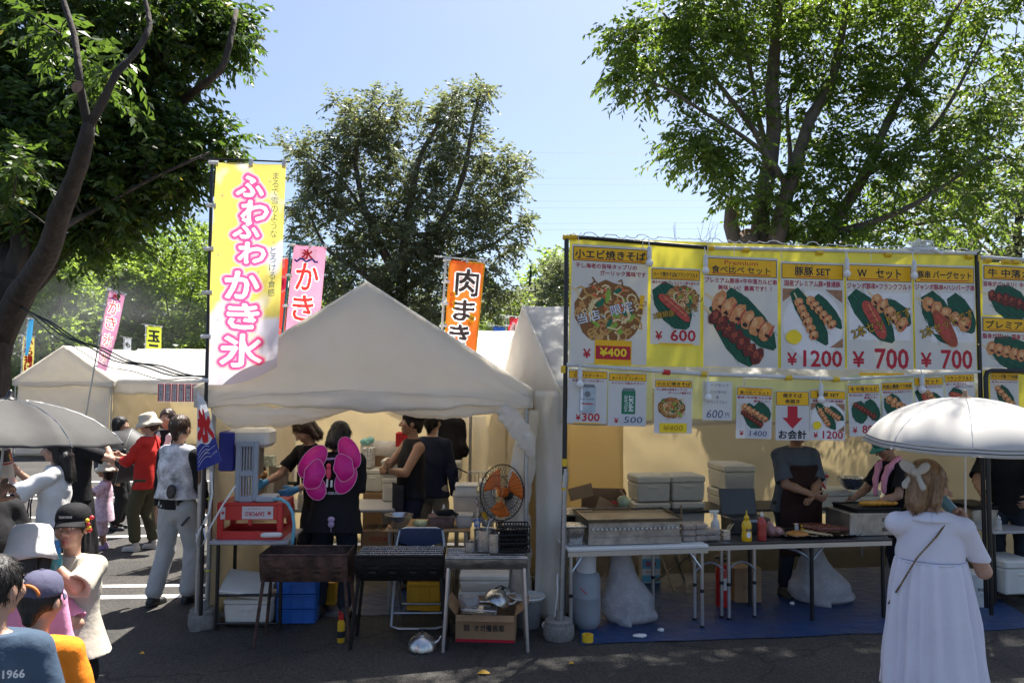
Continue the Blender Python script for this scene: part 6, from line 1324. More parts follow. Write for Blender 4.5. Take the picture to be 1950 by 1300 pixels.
p = Poster('wide pork skewer poster below the beef one at the right edge', 1869, 605, 2008, 701, tilt=1); p.title('プレミアム豚串', hgt=.27, wd=.88, size=.8); p.caps([('脂身が甘い！国産プレミアム豚串', 0, .97)], .06); p.pic(lambda P, y0, y1: (P.leaf(-.35, y0-.05, .3, y1+.02, .4), P.skewer(-.42, y0-.08, .4, y1+.08, .15, 'pork', 8, 22)))
p = Poster('small rib skewer poster hanging from the black elbow pipe', 1886, 708, 1940, 800, tilt=1, off=.03); p.title('ジャンボ豚バラ肉串', hgt=.15, wd=.9); p.caps([('食べ応えあるジャンボサイズ！', 0, .9)], .062); p.pic(lambda P, y0, y1: (P.leaf(-.2, y0-.1, .3, y1+.3, .5), P.skewer(-.30, y0-.1, .3, y1+.45, .24, 'pork', 5, 14)))
# lamps
BULB = M('frosted_bulb', (.80, .79, .76), .25, var=.03, coat=.4); SOCK = M('white_socket', (.68, .67, .64), .4)
for (px_, py_, lb) in ((1232, 484, 'white lamp bulb hanging over the corner of the large noodle poster'), (1338, 499, 'white lamp bulb left of the Premium skewer poster'), (1605, 505, 'white lamp bulb between the 1200 and frankfurter posters'), (1732, 509, 'white lamp bulb left of the burger patty poster'),
                       (1101, 712, 'white lamp bulb in front of the silver beer can poster'), (1343, 738, 'white lamp bulb in front of the handwritten sheet'), (1556, 742, 'white lamp bulb in front of the small 1200 poster'), (1747, 724, 'white lamp bulb in front of the small W set poster')):
    t = thing('lamp_bulb', lb, 'bulb', BP(*pp(px_, py_), .06), 0, 'lamp bulbs on the menu frame'); m = MB(); m.lathe([(.0, .06), (.012, .055), (.019, .04), (.021, -.03), (.017, -.045), (.0, -.045)][::-1], (0, 0, 0), 16); m.tube([(0, 0, .055), (0, .03, .12)], .004, 6); m.build('socket', SOCK, t, smooth='auto'); m = MB(); m.ell((0, 0, -.083), (.032, .032, .034), 16, 10); m.lathe([(.015, -.04), (.02, -.06)], (0, 0, 0), 14); m.build('globe', BULB, t, smooth=True)
# ================================================================ VERTICAL FLAGS
def printed(S, W, H, glyphs, levels, mats, t, step=.004):
    """cloth whose print is part of the weave: cells coloured by their distance from the glyphs; glyphs (text, x, y, w, h); levels (distance, material slot) from wide to narrow"""
    nx, ny = int(W/step), int(H/step); hit = np.zeros((ny, nx), bool); cx, cy = (np.arange(nx)+.5)*W/nx, -(np.arange(ny)+.5)*H/ny
    for c, x, y, w, h in glyphs:
        v, f, sz = text2d(c); p = (v-sz/2)*np.array((w/sz[0], h/sz[1]))+np.array((x, y))
        for q in f:
            for k in range(1, len(q)-1):
                A, B, D = p[q[0]], p[q[k]], p[q[k+1]]; lo, hi = np.minimum(np.minimum(A, B), D), np.maximum(np.maximum(A, B), D)
                i0, i1 = np.searchsorted(cx, (lo[0], hi[0])); j0, j1 = np.searchsorted(-cy, (-hi[1], -lo[1]))
                if i1 <= i0 or j1 <= j0: continue
                X, Y_ = cx[None, i0:i1], cy[j0:j1, None]; e = [(b[0]-a[0])*(Y_-a[1])-(b[1]-a[1])*(X-a[0]) for a, b in ((A, B), (B, D), (D, A))]
                hit[j0:j1, i0:i1] |= ((e[0] >= 0) & (e[1] >= 0) & (e[2] >= 0)) | ((e[0] <= 0) & (e[1] <= 0) & (e[2] <= 0))
    r = int(levels[0][0]/step)+1; P = np.pad(hit, r); D = np.full(hit.shape, 9.)
    for a in range(-r, r+1):
        for b in range(-r, r+1): d = math.hypot(a, b)*step; sh = P[r+a:r+a+ny, r+b:r+b+nx]; D[sh] = np.minimum(D[sh], d)
    mi = np.zeros(hit.shape, int)
    for d, k in levels: mi[D <= d] = k
    V = [S(i*W/nx, -j*H/ny, 0) for j in range(ny+1) for i in range(nx+1)]; j, i = np.mgrid[0:ny, 0:nx]; a = j*(nx+1)+i
    return np_mesh('cloth', V, np.stack([a, a+nx+1, a+nx+2, a+1], -1).reshape(-1, 4), mats, t, True, mi.ravel())
def banner(label, tl, tr, hgt_px, Y, mat, draw, lean=None, pole=None, polemat=None, base_z=0, wave=.02, curl=0, name='banner_flag', yaw=0, back=True, polex=0, toprod=None, group=None, taper=1.0, plean=None):
    """cloth hung from a rod: tl/tr top corners in the photo, hgt_px its drop"""
    A = at(*tl, Y); B = at(*tr, Y+yaw); W = (B-A).length; Hh = hgt_px/F_PX*Y; du = (B-A).normalized(); ln = (lean or 0)
    t = thing(name, label, 'flag', (A.x+polex, Y+.01, base_z), 0, group); O = A-Vector((A.x+polex, Y+.01, base_z))
    dn = Vector((ln, 0, -1)).normalized(); nn = du.cross(Vector((0, 0, 1))).normalized()   # toward the viewer
    if nn.y > 0: nn = -nn
    def S(u, v, w):      # u 0..W, v 0..-H
        f = -v/Hh; x = u*(1-(1-taper)*f)
        p = O+du*x+dn*(-v)+nn*(w+wave*math.sin(f*5.5+u/W*2.2)*f**.5+wave*.5*math.sin(u/W*6.3+f*2))
        if curl and f > .82:
            k = max(0, (u/W-.15)/.85)*(f-.82)/.18; p = p+Vector((-.02*k, 0, 0))+nn*(-.10*k)*curl+Vector((0, 0, .16*k*k))*curl
        return p
    if not hasattr(mat, '__len__'): m = MB(); m.grid(lambda a, b: S(a*W, -Hh*(1-b), 0), 16, 48); m.build('cloth', mat, t, smooth=True)
    else: printed(S, W, Hh, [(c, W*x, -Hh*y, W*w, Hh*h) for c, x, y, w, h in mat[1]], mat[2], mat[0], t, mat[3])
    if draw: draw(t, S, W, Hh)
    pm = polemat or BLACKPIPE; m = MB(); top = O+Vector((-.035, 0, .045)); foot = Vector((top.x-.0, 0, 0)) if lean is None else Vector((top.x+(ln if plean is None else plean)*(top.z), 0, 0))
    m.tube([foot, top], [.017, .013], 10); m.build('pole', pm, t, smooth='auto')
    m = MB(); a = O+Vector((-.035, 0, .035))-du*.13; m.tube([a, O+du*(W+.03)+Vector((0, 0, .02))], .007, 8); m.build('top_rod', pm if not toprod else toprod, t, smooth='auto')
    for i in range(6):
        m = MB(); f = i/5*.98; p = S(0, -Hh*f, .0); m.tube([p+Vector((.02, -.004, .0)), p+Vector((-.05, -.02, -.003)), p+Vector((-.055, .02, 0))], .018, 6); m.build('cloth_tab', WHT, t)
    for u in (.5, .97):
        m = MB(); p = S(W*u, 0, 0); m.box(p+Vector((0, -.004, .01)), (.03, .02, .05)); m.build('cloth_tab', WHT, t)
    return t
def flagmat(name, col, hue, vs=3, var=.5, trans=.4): return M(name, col, .6, var=var, vs=vs, hue=hue, trans=trans, tcol=tuple(min(1, c*1.15) for c in col), bump=.12, bs=10, spec=.2)
def koori_mat():
    m = bpy.data.materials.new('shaved_ice_print'); m.use_nodes = True; n, l = m.node_tree.nodes, m.node_tree.links; p = n['Principled BSDF']; p.inputs['Roughness'].default_value = .6
    tc = n.new('ShaderNodeTexCoord'); ns = n.new('ShaderNodeTexNoise'); ns.inputs['Scale'].default_value = 3.2; ns.inputs['Detail'].default_value = 1.5; l.new(tc.outputs['Object'], ns.inputs[0])
    sx = n.new('ShaderNodeSeparateXYZ'); l.new(tc.outputs['Generated'], sx.inputs[0]); mr = n.new('ShaderNodeMapRange'); mr.inputs['From Min'].default_value = .0; mr.inputs['From Max'].default_value = .45; mr.inputs['To Min'].default_value = -.22; mr.inputs['To Max'].default_value = .08; l.new(sx.outputs['Z'], mr.inputs[0])
    ad = n.new('ShaderNodeMath'); l.new(ns.outputs['Fac'], ad.inputs[0]); l.new(mr.outputs[0], ad.inputs[1]); cr = n.new('ShaderNodeValToRGB'); e = cr.color_ramp.elements; e[0].position = .40; e[0].color = (.82, .78, .85, 1); e[1].position = .52; e[1].color = (.82, .70, .16, 1); l.new(ad.outputs[0], cr.inputs[0]); l.new(cr.outputs[0], p.inputs['Base Color'])
    t = n.new('ShaderNodeBsdfTranslucent'); l.new(cr.outputs[0], t.inputs[0]); mx = n.new('ShaderNodeMixShader'); mx.inputs[0].default_value = .58; l.new(p.outputs[0], mx.inputs[1]); l.new(t.outputs[0], mx.inputs[2]); l.new(mx.outputs[0], n['Material Output'].inputs[0]); return m
PK1 = M('ink_pale_halo', (.95, .66, .55), .6, var=.02, trans=.58, tcol=(1, .70, .60)); PK2 = M('ink_pink_halo', (1, .38, .50), .6, var=.02, trans=.58, tcol=(1, .40, .54)); PINKG = M('ink_halo_rose', (1, .56, .70), .6, var=.02, trans=.6, tcol=(1, .62, .74)); HOT = M('ink_hot_pink', (1, .10, .30), .6, var=.03, trans=.58, tcol=(1, .10, .32)); WINK = M('ink_flag_white', (.93, .90, .90), .6, var=.02, trans=.58, tcol=(1, .97, .97)); TINK = M('ink_teal', (.10, .30, .36), .6, trans=.3); RINK = M('ink_flag_red', (.78, .03, .03), .6, var=.05, trans=.4, tcol=(.9, .06, .05)); DINK = M('ink_flag_brown', (.07, .045, .04), .6, trans=.2); BINK = M('ink_flag_blue', (.03, .05, .32), .6, trans=.3); YINK = M('ink_flag_yellow', (.85, .55, .03), .6, trans=.4); BLINK = M('ink_flag_black', (.015, .015, .015), .6)
def d_yellow(t, S, W, H):
    F = Face(S); F.vtext('まるで雪のような、とろける食感', W*.86, -H*.035, -H*.60, W*.105, lift=.004, bold=.005); F.build('side_lettering', TINK, t)
    F = Face(S)
    for (x, y, r) in ((.12, -.15, .05), (.78, -.08, .03), (.25, -.33, .05), (.10, -.42, .025), (.70, -.26, .03), (.20, -.52, .03), (.66, -.49, .03), (.68, -.54, .025), (.12, -.71, .03)):
        for k in range(8): a = k*.7854; r2 = r*(1 if k % 2 == 0 else .55); F.strip([(W*x, H*y), (W*x+math.cos(a)*r2, H*y+math.sin(a)*r2)], [.006, .001], .003)
    F.build('sparkle_print', WINK, t)
banner('tall yellow vertical flag with pink-edged white lettering for fluffy shaved ice', (412, 310), (545, 313), 427, 6.42, ((koori_mat(), PK1, PK2, HOT, WINK), tuple(zip('ふわふわかき氷', (.50, .58, .47, .56, .44, .47, .47), (.105, .215, .295, .405, .55, .69, .845), (.37, .37, .35, .37, .46, .44, .60), (.09, .09, .086, .09, .118, .11, .145))), ((.046, 1), (.037, 2), (.028, 3), (.008, 4)), .004), d_yellow, lean=-.02, plean=0, wave=.022, curl=1, base_z=.16)
def d_pink(t, S, W, H):
    F = Face(S); F.rect(W*.2, -H*.10, W*.72, -H*.02, .002); F.build('emblem_panel', WINK, t); F = Face(S); F.strip([(W*(.06+.09*i), -H*(.095+.012*math.sin(i*1.9))) for i in range(9)], W*.06, .004); F.build('wave_print', BINK, t); F = Face(S); F.text('氷', W*.44, -H*.056, h=H*.06, w=W*.3, lift=.006, bold=.05); F.build('emblem_lettering', RINK, t)
PKG = (('か', .50, .20, .66, .17), ('き', .45, .40, .60, .16), ('氷', .44, .62, .66, .16), ('氷', .44, .85, .62, .14))
PKMAT = flagmat('pink_ice_print', (.82, .30, .48), (.80, .72, .85), 2.6, .3)
banner('pink and peach vertical flag with bold red lettering behind the gabled tent', (560, 466), (622, 470), 300, 9.6, ((PKMAT, WINK, RINK), PKG, ((.020, 1), (.006, 2)), .006), d_pink, lean=-.075, polemat=M('teal_pole', (.02, .16, .18), .4), wave=.02, base_z=0)
banner('leaning pink vertical flag with red lettering above the far tents', (209, 552), (239, 562), 150, 15.5, ((PKMAT, WINK, RINK), PKG, ((.022, 1), (.006, 2)), .008), d_pink, lean=-.14, polemat=STEEL, wave=.04, taper=.75)
def d_red(t, S, W, H):
    F = Face(S)
    for k in range(3): F.rect(W*(.05+.32*k), -H*.06, W*(.22+.32*k), -H*.0, .002)
    F.disc(W*.78, -H*.15, W*.26, lift=.003); F.strip([(W*x, H*y) for x, y in ((.3, -.25), (.75, -.29), (.5, -.36), (.85, -.42), (.45, -.50), (.3, -.55))], W*.12, .003); F.strip([(W*x, H*y) for x, y in ((.3, -.65), (.7, -.72), (.8, -.82))], W*.12, .003); F.build('white_print', WINK, t)
    F = Face(S); F.disc(W*.78, -H*.15, W*.20, lift=.0045); F.build('lantern_print', HOT, t); F = Face(S); F.text('祭', W*.8, -H*.15, h=W*.2, lift=.007, bold=.02)
    F.disc(W*.70, -H*.515, .018, .022, lift=.007); F.strip([(W*.88, -H*.513), (W*.93, -H*.508), (W*.98, -H*.515)], .008, .007); F.build('black_print', BLINK, t)
    F = Face(S); F.disc(W*.80, -H*.53, W*.26, W*.33, lift=.0055, n=24); F.build('mask_print', M('mask_pink', (.82, .62, .60), .6, trans=.3), t); F = Face(S); F.strip([(W*.76, -H*.56), (W*.82, -H*.567), (W*.88, -H*.56)], .01, .0075); F.build('mask_mouth', RINK, t)
banner('red festival flag with a round mask print, squeezed beside the pink one', (486, 490), (552, 492), 330, 9.9, M('red_flag_cloth', (.72, .05, .03), .6, var=.08, trans=.4, tcol=(.85, .08, .05)), d_red, lean=-.05, polemat=STEEL, wave=.015)
def d_meat(t, S, W, H):
    F = Face(S); b = W*.05
    for r in ((0, -H, b, 0), (W-b, -H, W, 0), (0, -b, W, 0)): F.rect(*r, .002, 0, 2, 24)
    F.rect(W*.06, -H*.43, W*.25, -H*.28, .003); F.poly([(W*.72, -H*.45), (W*.86, -H*.47), (W*.82, -H*.57), (W*.66, -H*.58), (W*.64, -H*.53)], .003); F.build('yellow_print', YINK, t)
    F = Face(S); F.vtext('味自慢', W*.155, -H*.285, -H*.425, W*.13, lift=.005, bold=.02); F.text('あつあつ', W*.75, -H*.52, w=H*.09, h=W*.09, rot=1.2, lift=.005); F.build('small_lettering', RINK, t)
banner('orange vertical flag with dark brush lettering for rolled meat skewers', (855, 495), (924, 500), 215, 8.9, ((M('orange_flag_cloth', (.82, .12, .02), .6, var=.15, vs=4, trans=.5, tcol=(.95, .2, .03)), WINK, DINK), (('肉', .55, .19, .62, .23), ('ま', .52, .44, .62, .18), ('き', .42, .66, .58, .18), ('串', .45, .86, .5, .16)), ((.024, 1), (.010, 2)), .006), d_meat, lean=-.04, polemat=WPIPE, wave=.02, taper=.85)
def d_simple(txt, mt, bd=.05, hh=.3):
    def f(t, S, W, H): F = Face(S); F.vtext(txt, W*.5, -H*.06, -H*.95, min(W*.72, H/len(txt)*.85), lift=.006, bold=bd, cut=3); F.build('title_lettering', mt, t)
    return f
banner('yellow green flag with black brush lettering far behind the open white tent', (280, 620), (308, 623), 90, 24, flagmat('lime_flag_cloth', (.55, .62, .06), (.62, .62, .1), 2, .1), d_simple('玉こん', BLINK), polemat=WPIPE, wave=.03)
banner('narrow white flag with black lettering next to the yellow green one', (238, 643), (250, 645), 60, 26, M('white_flag_cloth', (.74, .76, .8), .6, trans=.3), d_simple('もつ煮', BLINK), polemat=WPIPE, wave=.02)
banner('thin sky blue streamer flag in the smoke at the left', (56, 607), (65, 608), 70, 25, M('sky_blue_flag', (.07, .42, .75), .6, trans=.3, tcol=(.1, .5, .85)), None, polemat=WPIPE, wave=.04, lean=-.10)
banner('pale yellow flag with grey lettering low in the smoke at the left', (45, 640), (66, 642), 70, 26, flagmat('pale_yellow_flag', (.72, .60, .12), (.75, .75, .65), 1.5, .1), d_simple('から揚げ', RINK), polemat=WPIPE, wave=.03)
def d_yaki(t, S, W, H):
    F = Face(S); F.poly([(0, 0), (W*.45, 0), (0, -H*.2)], .003); F.build('green_print', M('ink_flag_green', (.15, .5, .1), .6, trans=.3), t)
    for bd, lf, mt, nm, sc in ((.09, .005, WINK, 'outline_lettering', 1.1), (.02, .007, DINK, 'title_lettering', .85)): F = Face(S); F.vtext('焼鳥', W*.6, -H*.08, -H*.95, W*.8*sc, lift=lf, bold=bd); F.build(nm, mt, t)
banner('red and green flag showing white lettering just above the bright roof', (968, 604), (998, 606), 80, 15.5, M('crimson_flag_cloth', (.68, .03, .06), .6, trans=.35, tcol=(.8, .05, .08)), d_yaki, polemat=STEEL, wave=.02)
banner('blue flag barely showing over the bright roof between orange and red flags', (940, 621), (962, 623), 60, 20, M('royal_blue_flag', (.04, .13, .5), .6, trans=.3), None, polemat=STEEL, wave=.03)
# small shaved-ice pennant on the wooden stick by the corner
t = thing('ice_pennant', 'white and blue pennant with a red character hanging from a wooden stick', 'flag', gp(384, 1175)); o = t.location
Yk = 6.36; P00, P01, P10, P11 = at(376, 745, Yk), at(392, 765, Yk), at(376, 897, Yk), at(424, 878, Yk-.05)
def SK(u, v, w): p = P00.lerp(P01, u).lerp(P10.lerp(P11, u), -v); return p-o+Vector((.0, -w-.02*math.sin(u*5-v*3)*(-v), 0))
m = MB(); m.grid(lambda a, b: SK(a, -b, 0), 12, 24); m.build('cloth', M('white_flag_cloth', (.74, .76, .8), .6, trans=.3), t, smooth=True)
F = Face(SK); F.mb.grid(lambda a, b: SK(a, -.66-.34*b+.10*(a-.5)*(1-b)+.03*math.sin(a*9)*(1-b), .003), 14, 8); F.build('blue_wave', BINK, t)
F = Face(SK); F.text('氷', .5, -.42, w=.85, h=.40, lift=.005, bold=.11); F.build('red_lettering', RINK, t)
F = Face(SK)
for k in range(4): F.strip([(.05+.10*i*1.0, -.80-.05*k+.10*math.sin(i*.45)) for i in range(6)], .012, .005)
F.strip([(.3, -.80), (.9, -.72)], .01, .005); F.text('氷旗屋', .72, -.84, w=.4, h=.035, lift=.005, rot=.15); F.build('white_print', WINK, t)
m = MB(); m.tube([Vector((-.012, -.03, 0)), at(379, 760, Yk)-o+Vector((0, .02, 0))], .013, 8); m.build('stick', M('wood_stick', (.17, .09, .045), .6, var=.3, vs=20, stretch=(1, 1, .1)), t, smooth='auto')
m = MB(); 
t = thing('corner_pole', 'grey steel pole standing in the round weight beside the flag pole', 'pole', W1); m.tube([(.02, .01, .1), (.035, .02, 1.95)], .019, 10); m.build('tube', STEEL, t, smooth='auto'); m = MB()
for z in (.45, 1.05, 1.85): m.tube([(.0, .0, z), (.035, -.012, z+.01), (.045, .02, z)], .008, 6)
m.build('clip', M('yellow_tie', (.55, .6, .05), .5), t)
# little card strip of drinks
Yc = 6.75; a, b = at(301, 729, Yc), at(379, 727, Yc); t = thing('menu_strip', 'strip of six small red-edged menu cards hanging left of the flag pole', 'sign', a); Wc = (b-a).length; Hc = 36/F_PX*Yc
m = MB(); m.grid(lambda u, v: Vector((u*Wc, .004*math.sin(u*20), -Hc*v)), 20, 4); m.build('backing', PAPER, t)
for i, tx in enumerate(('からあげ', 'ポテから', 'ポテトフライ', '冷凍パイン', '角ハイ', 'ソフトドリンク')):
    x0 = Wc*(i+.06)/6; x1 = Wc*(i+.94)/6; F = Face(lambda u, v, w: Vector((u, -.006-w, v))); F.rect(x0, -Hc*.96, x1, -Hc*.04, .001, 0); F.rect(x0+.009, -Hc*.92, x1-.009, -Hc*.08, .002, 1); c = F.build('menu_card', [IK[RD], PAPER], t)
    F = Face(lambda u, v, w: Vector((u, -.006-w, v))); F.vtext(tx, (x0+x1)/2, -Hc*.10, -Hc*.90, min((x1-x0)*.55, Hc*.8/len(tx)*.9), lift=.003, bold=.02); F.build('lettering', IK[K_], c)
# cables from the trunk to the pole
for i, lb in enumerate(('black cable from the tree trunk to the flag pole, uppermost of the bundle', 'black cable second in the bundle from trunk to flag pole', 'black cable sagging lowest in the bundle from trunk to flag pole', 'thin black cable bowing below the bundle near the pink flag')):
    A = at(30, 574+i*1.5, 7.3); B = at(391, 716+i*2.5, 6.45); m = MB(); sg = (.12, .13, .145, .21)[i]
    m.tube([lerp(A, B, s/20)-Vector((0, 0, sg*math.sin(math.pi*s/20)+.015*math.sin(s*1.1+i))) for s in range(21)], .0065 if i < 3 else .004, 6); tag(m.build('power_cable', BLACKPIPE, smooth=True), lb, 'cable', 'cables between trunk and pole')
# ================================================================ STALL GOODS
def item(name, label, cat, loc, rz, *parts, group=None):
    t = thing(name, label, cat, loc, rz, group)
    for p in parts:
        m = MB(); p[1](m); o = m.build(p[0], p[2], t, smooth=p[3] if len(p) > 3 else 'auto')
    return t
FOAM = M('styrofoam', (.66, .64, .58), .75, var=.08, vs=5, bump=.15, bs=160, dirt=.12); CARD = M('cardboard', (.33, .20, .105), .8, var=.14, vs=4, dirt=.15, bump=.1); STL = M('stainless', (.55, .54, .52), .28, .95, var=.2, vs=18, dirt=.12, bump=.05); STLD = M('stained_steel', (.40, .37, .33), .42, .8, var=.35, vs=9, dirt=.55)
RUST = M('rusty_iron', (.032, .023, .020), .75, .3, var=.6, vs=9, hue=(.10, .055, .042), bump=.3, bs=40, dirt=.3); SOOT = M('sooty_iron', (.012, .011, .011), .55, .4, var=.5, vs=14, bump=.3, bs=50); REDP = M('red_plastic', (.52, .02, .022), .35, var=.08); BLUEP = M('blue_plastic', (.02, .13, .48), .4, var=.1, vs=8, dirt=.1); YELP = M('yellow_plastic', (.65, .34, .01), .45, var=.12); GREYP = M('grey_plastic', (.30, .34, .40), .4, var=.08); WHP = M('white_plastic', (.70, .69, .66), .4, var=.06); BLP = M('deep_blue_plastic', (.02, .03, .25), .35); TRP = M('cloudy_plastic', (.62, .60, .56), .3, var=.08, alpha=.75); WOODT = M('table_wood', (.42, .25, .12), .55, var=.25, vs=6, stretch=(1, 12, 12)); DGREY = M('dark_table', (.035, .034, .036), .35, var=.2, dirt=.2); GTOP = M('grey_table_top', (.38, .38, .40), .4, var=.08, dirt=.2)
TARP = M('blue_tarpaulin', (.007, .038, .125), .5, var=.25, vs=3, bump=1, bs=8, dirt=.3); BAGP = M('milky_bag', (.62, .62, .65), .22, var=.2, vs=12, alpha=.62, bump=1, bs=38, trans=.2); ALU = M('aluminium_tube', (.62, .62, .62), .32, .9, var=.1); SKY = M('sky_blue_hose', (.14, .42, .52), .4); FOIL = M('foil', (.75, .75, .76), .18, 1, var=.1, bump=1, bs=28)
def slab(x0, x1, y, z, th=.025, d=.5): return lambda m: m.box(((x0+x1)/2, y, z-th/2), (x1-x0, d, th), bev=.008)
# --- grill stall: table with crate and shaved-ice machine
Yt = 6.52; A = at(398, 1030, Yt); B = at(546, 1030, Yt); w_ = B.x-A.x; zt = A.z
def legs(t, w, d, z, mat=STEEL, r=.014, ins=.05):
    for x in (ins, w-ins):
        for y in (.04, d-.04): m = MB(); m.tube([(x, y, 0), (x, y, z)], r, 8); m.build('leg', mat, t, smooth='auto')
t = item('folding_table', 'grey-topped folding table with black legs under the red crate', 'table', (A.x, Yt, 0), R(2), ('table_top', slab(0, w_, .28, zt, .03, .58), GTOP))
for x in (.06, w_-.06):
    for y in (.05, .5):
        m = MB(); m.tube([(x, y, 0), (x, y, zt-.03)], .016, 8); m.build('leg', BLACKPIPE, t, smooth='auto')
m = MB(); m.tube([(.06, .05, .28), (w_-.06, .05, .28)], .012, 8); m.tube([(.06, .05, .05), (w_-.06, .05, .05)], .012, 8); m.tube([(.06, .05, .28), (.06, .5, .28)], .012, 8); m.build('crossbar', BLACKPIPE, t, smooth='auto')
C0 = at(413, 1024, Yt+.06); cw = 121/F_PX*(Yt+.06); ch = .305; cd = .38
def crate(m):
    th = .022
    for x in (.02, cw-.02):
        for y in (.02, cd-.02): m.box((x, y, ch/2), (.05, .05, ch-.004), bev=.008)
    for y in (.012, cd-.012): m.box((cw/2, y, ch*.76), (cw-.06, th, ch*.46)); m.box((cw/2, y, .035), (cw-.06, th, .068))
    for x in (.012, cw-.012): m.box((x, cd/2, ch*.76), (th, cd-.06, ch*.46)); m.box((x, cd/2, .035), (th, cd-.06, .068))
    m.box((cw/2, cd/2, ch-.008), (cw-.02, cd-.02, .012)); m.box((cw/2, 0.0, ch-.012), (cw, .02, .022), bev=.006); m.box((cw/2, cd/2, .008), (cw-.05, cd-.05, .01))
    m.box((cw/2, .012, .17), (.03, th, .1))
t = item('bottle_crate', 'red beer bottle crate turned upside down on the grey table', 'crate', (C0.x, C0.y, zt), R(2), ('crate_body', crate, REDP))
F = Face(lambda u, v, w: Vector((u, -.002-w, v))); F.rect(cw*.38, ch*.56, cw*.86, ch*.90, .002); F.rect(cw*.05, ch*.56, cw*.125, ch*.88, .009); lab = F.build('label', PAPER, t)
F = Face(lambda u, v, w: Vector((u, -.002-w, v))); F.text('SAPPORO', cw*.575, ch*.70, w=cw*.30, h=.036, lift=.003, rot=math.pi, bold=.03); F.text('サッポロビール', cw*.57, ch*.84, w=cw*.2, h=.014, lift=.003, rot=math.pi); F.text('★', cw*.80, ch*.71, h=.045, lift=.003, rot=math.pi); F.text('★', cw*.09, ch*.72, h=.038, lift=.0105, rot=math.pi); F.build('lettering', IK[RD], lab)
zc = zt+ch; Ym = 6.66
def px_box(m, x0, y0, x1, y1, Y, d, o, bev=.01):
    a, b = at(x0, y1, Y), at(x1, y0, Y); m.box(((a.x+b.x)/2-o.x, Y+d/2-o.y, (a.z+b.z)/2-o.z), (b.x-a.x, d, b.z-a.z), bev=bev)
o = Vector((at(470, 950, Ym).x, Ym, zc))
def grillp(m):
    a, b = at(447, 953, Ym-.02)-o, at(492, 839, Ym-.02)-o; h = b.z-a.z; a.z = 0; h = b.z
    w = b.x-a.x
    for x in (a.x+.02, b.x-.02): m.box((x, -.01, h/2), (.04, .04, h), bev=.008)
    for z in (.02, h*.46, h-.025): m.box(((a.x+b.x)/2, -.01, z), (w-.07, .04, .05), bev=.006)
    for i in range(5):
        for (z0, z1) in ((.045, h*.46-.025), (h*.46+.025, h-.05)): m.box((lerp(a.x+.045, b.x-.045, i/4), -.008, (z0+z1)/2), (.009, .03, z1-z0))
    c = at(508, 948, Ym)-o; m.box((c.x, .03, .025), (.16, .2, .05), bev=.012)
t = item('shaved_ice_machine', 'shaved ice machine with grey slotted front and blue side on the red crate', 'machine', o, R(2), ('front_grille', grillp, GREYP), ('blue_side', lambda m: px_box(m, 416, 822, 447, 897, Ym+.04, .25, o), BLP), ('top_cover', lambda m: px_box(m, 432, 817, 511, 852, Ym+.06, .3, o, .03), WHP), ('motor_body', lambda m: px_box(m, 452, 852, 492, 905, Ym+.10, .2, o), STLD), ('column', lambda m: m.box((-.10, .16, .12), (.05, .18, .24)), STLD))
item('hose', 'light blue hose curling down beside the red crate', 'hose', at(524, 950, 6.66), 0, ('tube', lambda m: m.tube([at(x, y, 6.6)-at(524, 950, 6.66) for x, y in ((522, 950), (535, 950), (548, 958), (557, 975), (560, 1000), (557, 1030), (552, 1062))], .014, 8), SKY, True))
item('paper_roll', 'white rolled paper towel lying at the front edge of the grey table', 'roll', at(517, 1019, Yt), 0, ('roll', lambda m: m.tube([(-.085, 0, 0), (-.06, 0, .003), (.06, 0, .006), (.085, 0, .007)], [.015, .021, .021, .014], 12), WHT, True))
for i, (pts, lb) in enumerate(((((402, 897), (404, 940), (398, 975), (380, 1010), (374, 1030), (384, 1040), (392, 1025), (388, 1005)), 'white power cord looping below the ice pennant'), (((448, 925), (425, 960), (402, 1000), (385, 1035), (378, 1040), (374, 1015)), 'white power cord running from the shaved ice machine to the pole'))):
    m = MB(); m.tube([at(x, y, 6.42+i*.03) for x, y in pts], .008, 6); tag(m.build('extension_cable', ROPE, smooth=True), lb, 'cord')
def foam(label, x0, y0, x1, y1, Y, d=.34, rz=0, lid=.24, mat=FOAM, name='foam_box', cat='box', zfix=None, gap=True):
    a, b = at(x0, y1, Y), at(x1, y0, Y); w, h = b.x-a.x, b.z-a.z
    z = a.z if zfix is None else zfix
    return item(name, label, cat, ((a.x+b.x)/2, Y+d/2, z), rz, ('box_body', lambda m: (m.box((0, 0, h*(1-lid)/2), (w*.985, d*.985, h*(1-lid)), taper=.95, bev=.012), m.box((0, -d/2+.0, h*(1-lid)*.78), (w*.26, .012, .014), bev=.004)), mat), ('lid', lambda m: m.box((0, 0, h*(1-lid/2)+.001), (w, d, h*lid-.002), bev=.014), mat))
foam('flat white foam box on the ground under the grey table', 424, 1142, 515, 1191, 6.62, .36, lid=.2)
t = item('foam_sheet', 'white foam lid leaning askew on the table crossbar', 'foam sheet', at(468, 1125, 6.62), R(5), ('slab', lambda m: m.box((0, .1, .03), (.41, .3, .05), rx=R(24), ry=R(8), bev=.01), FOAM))
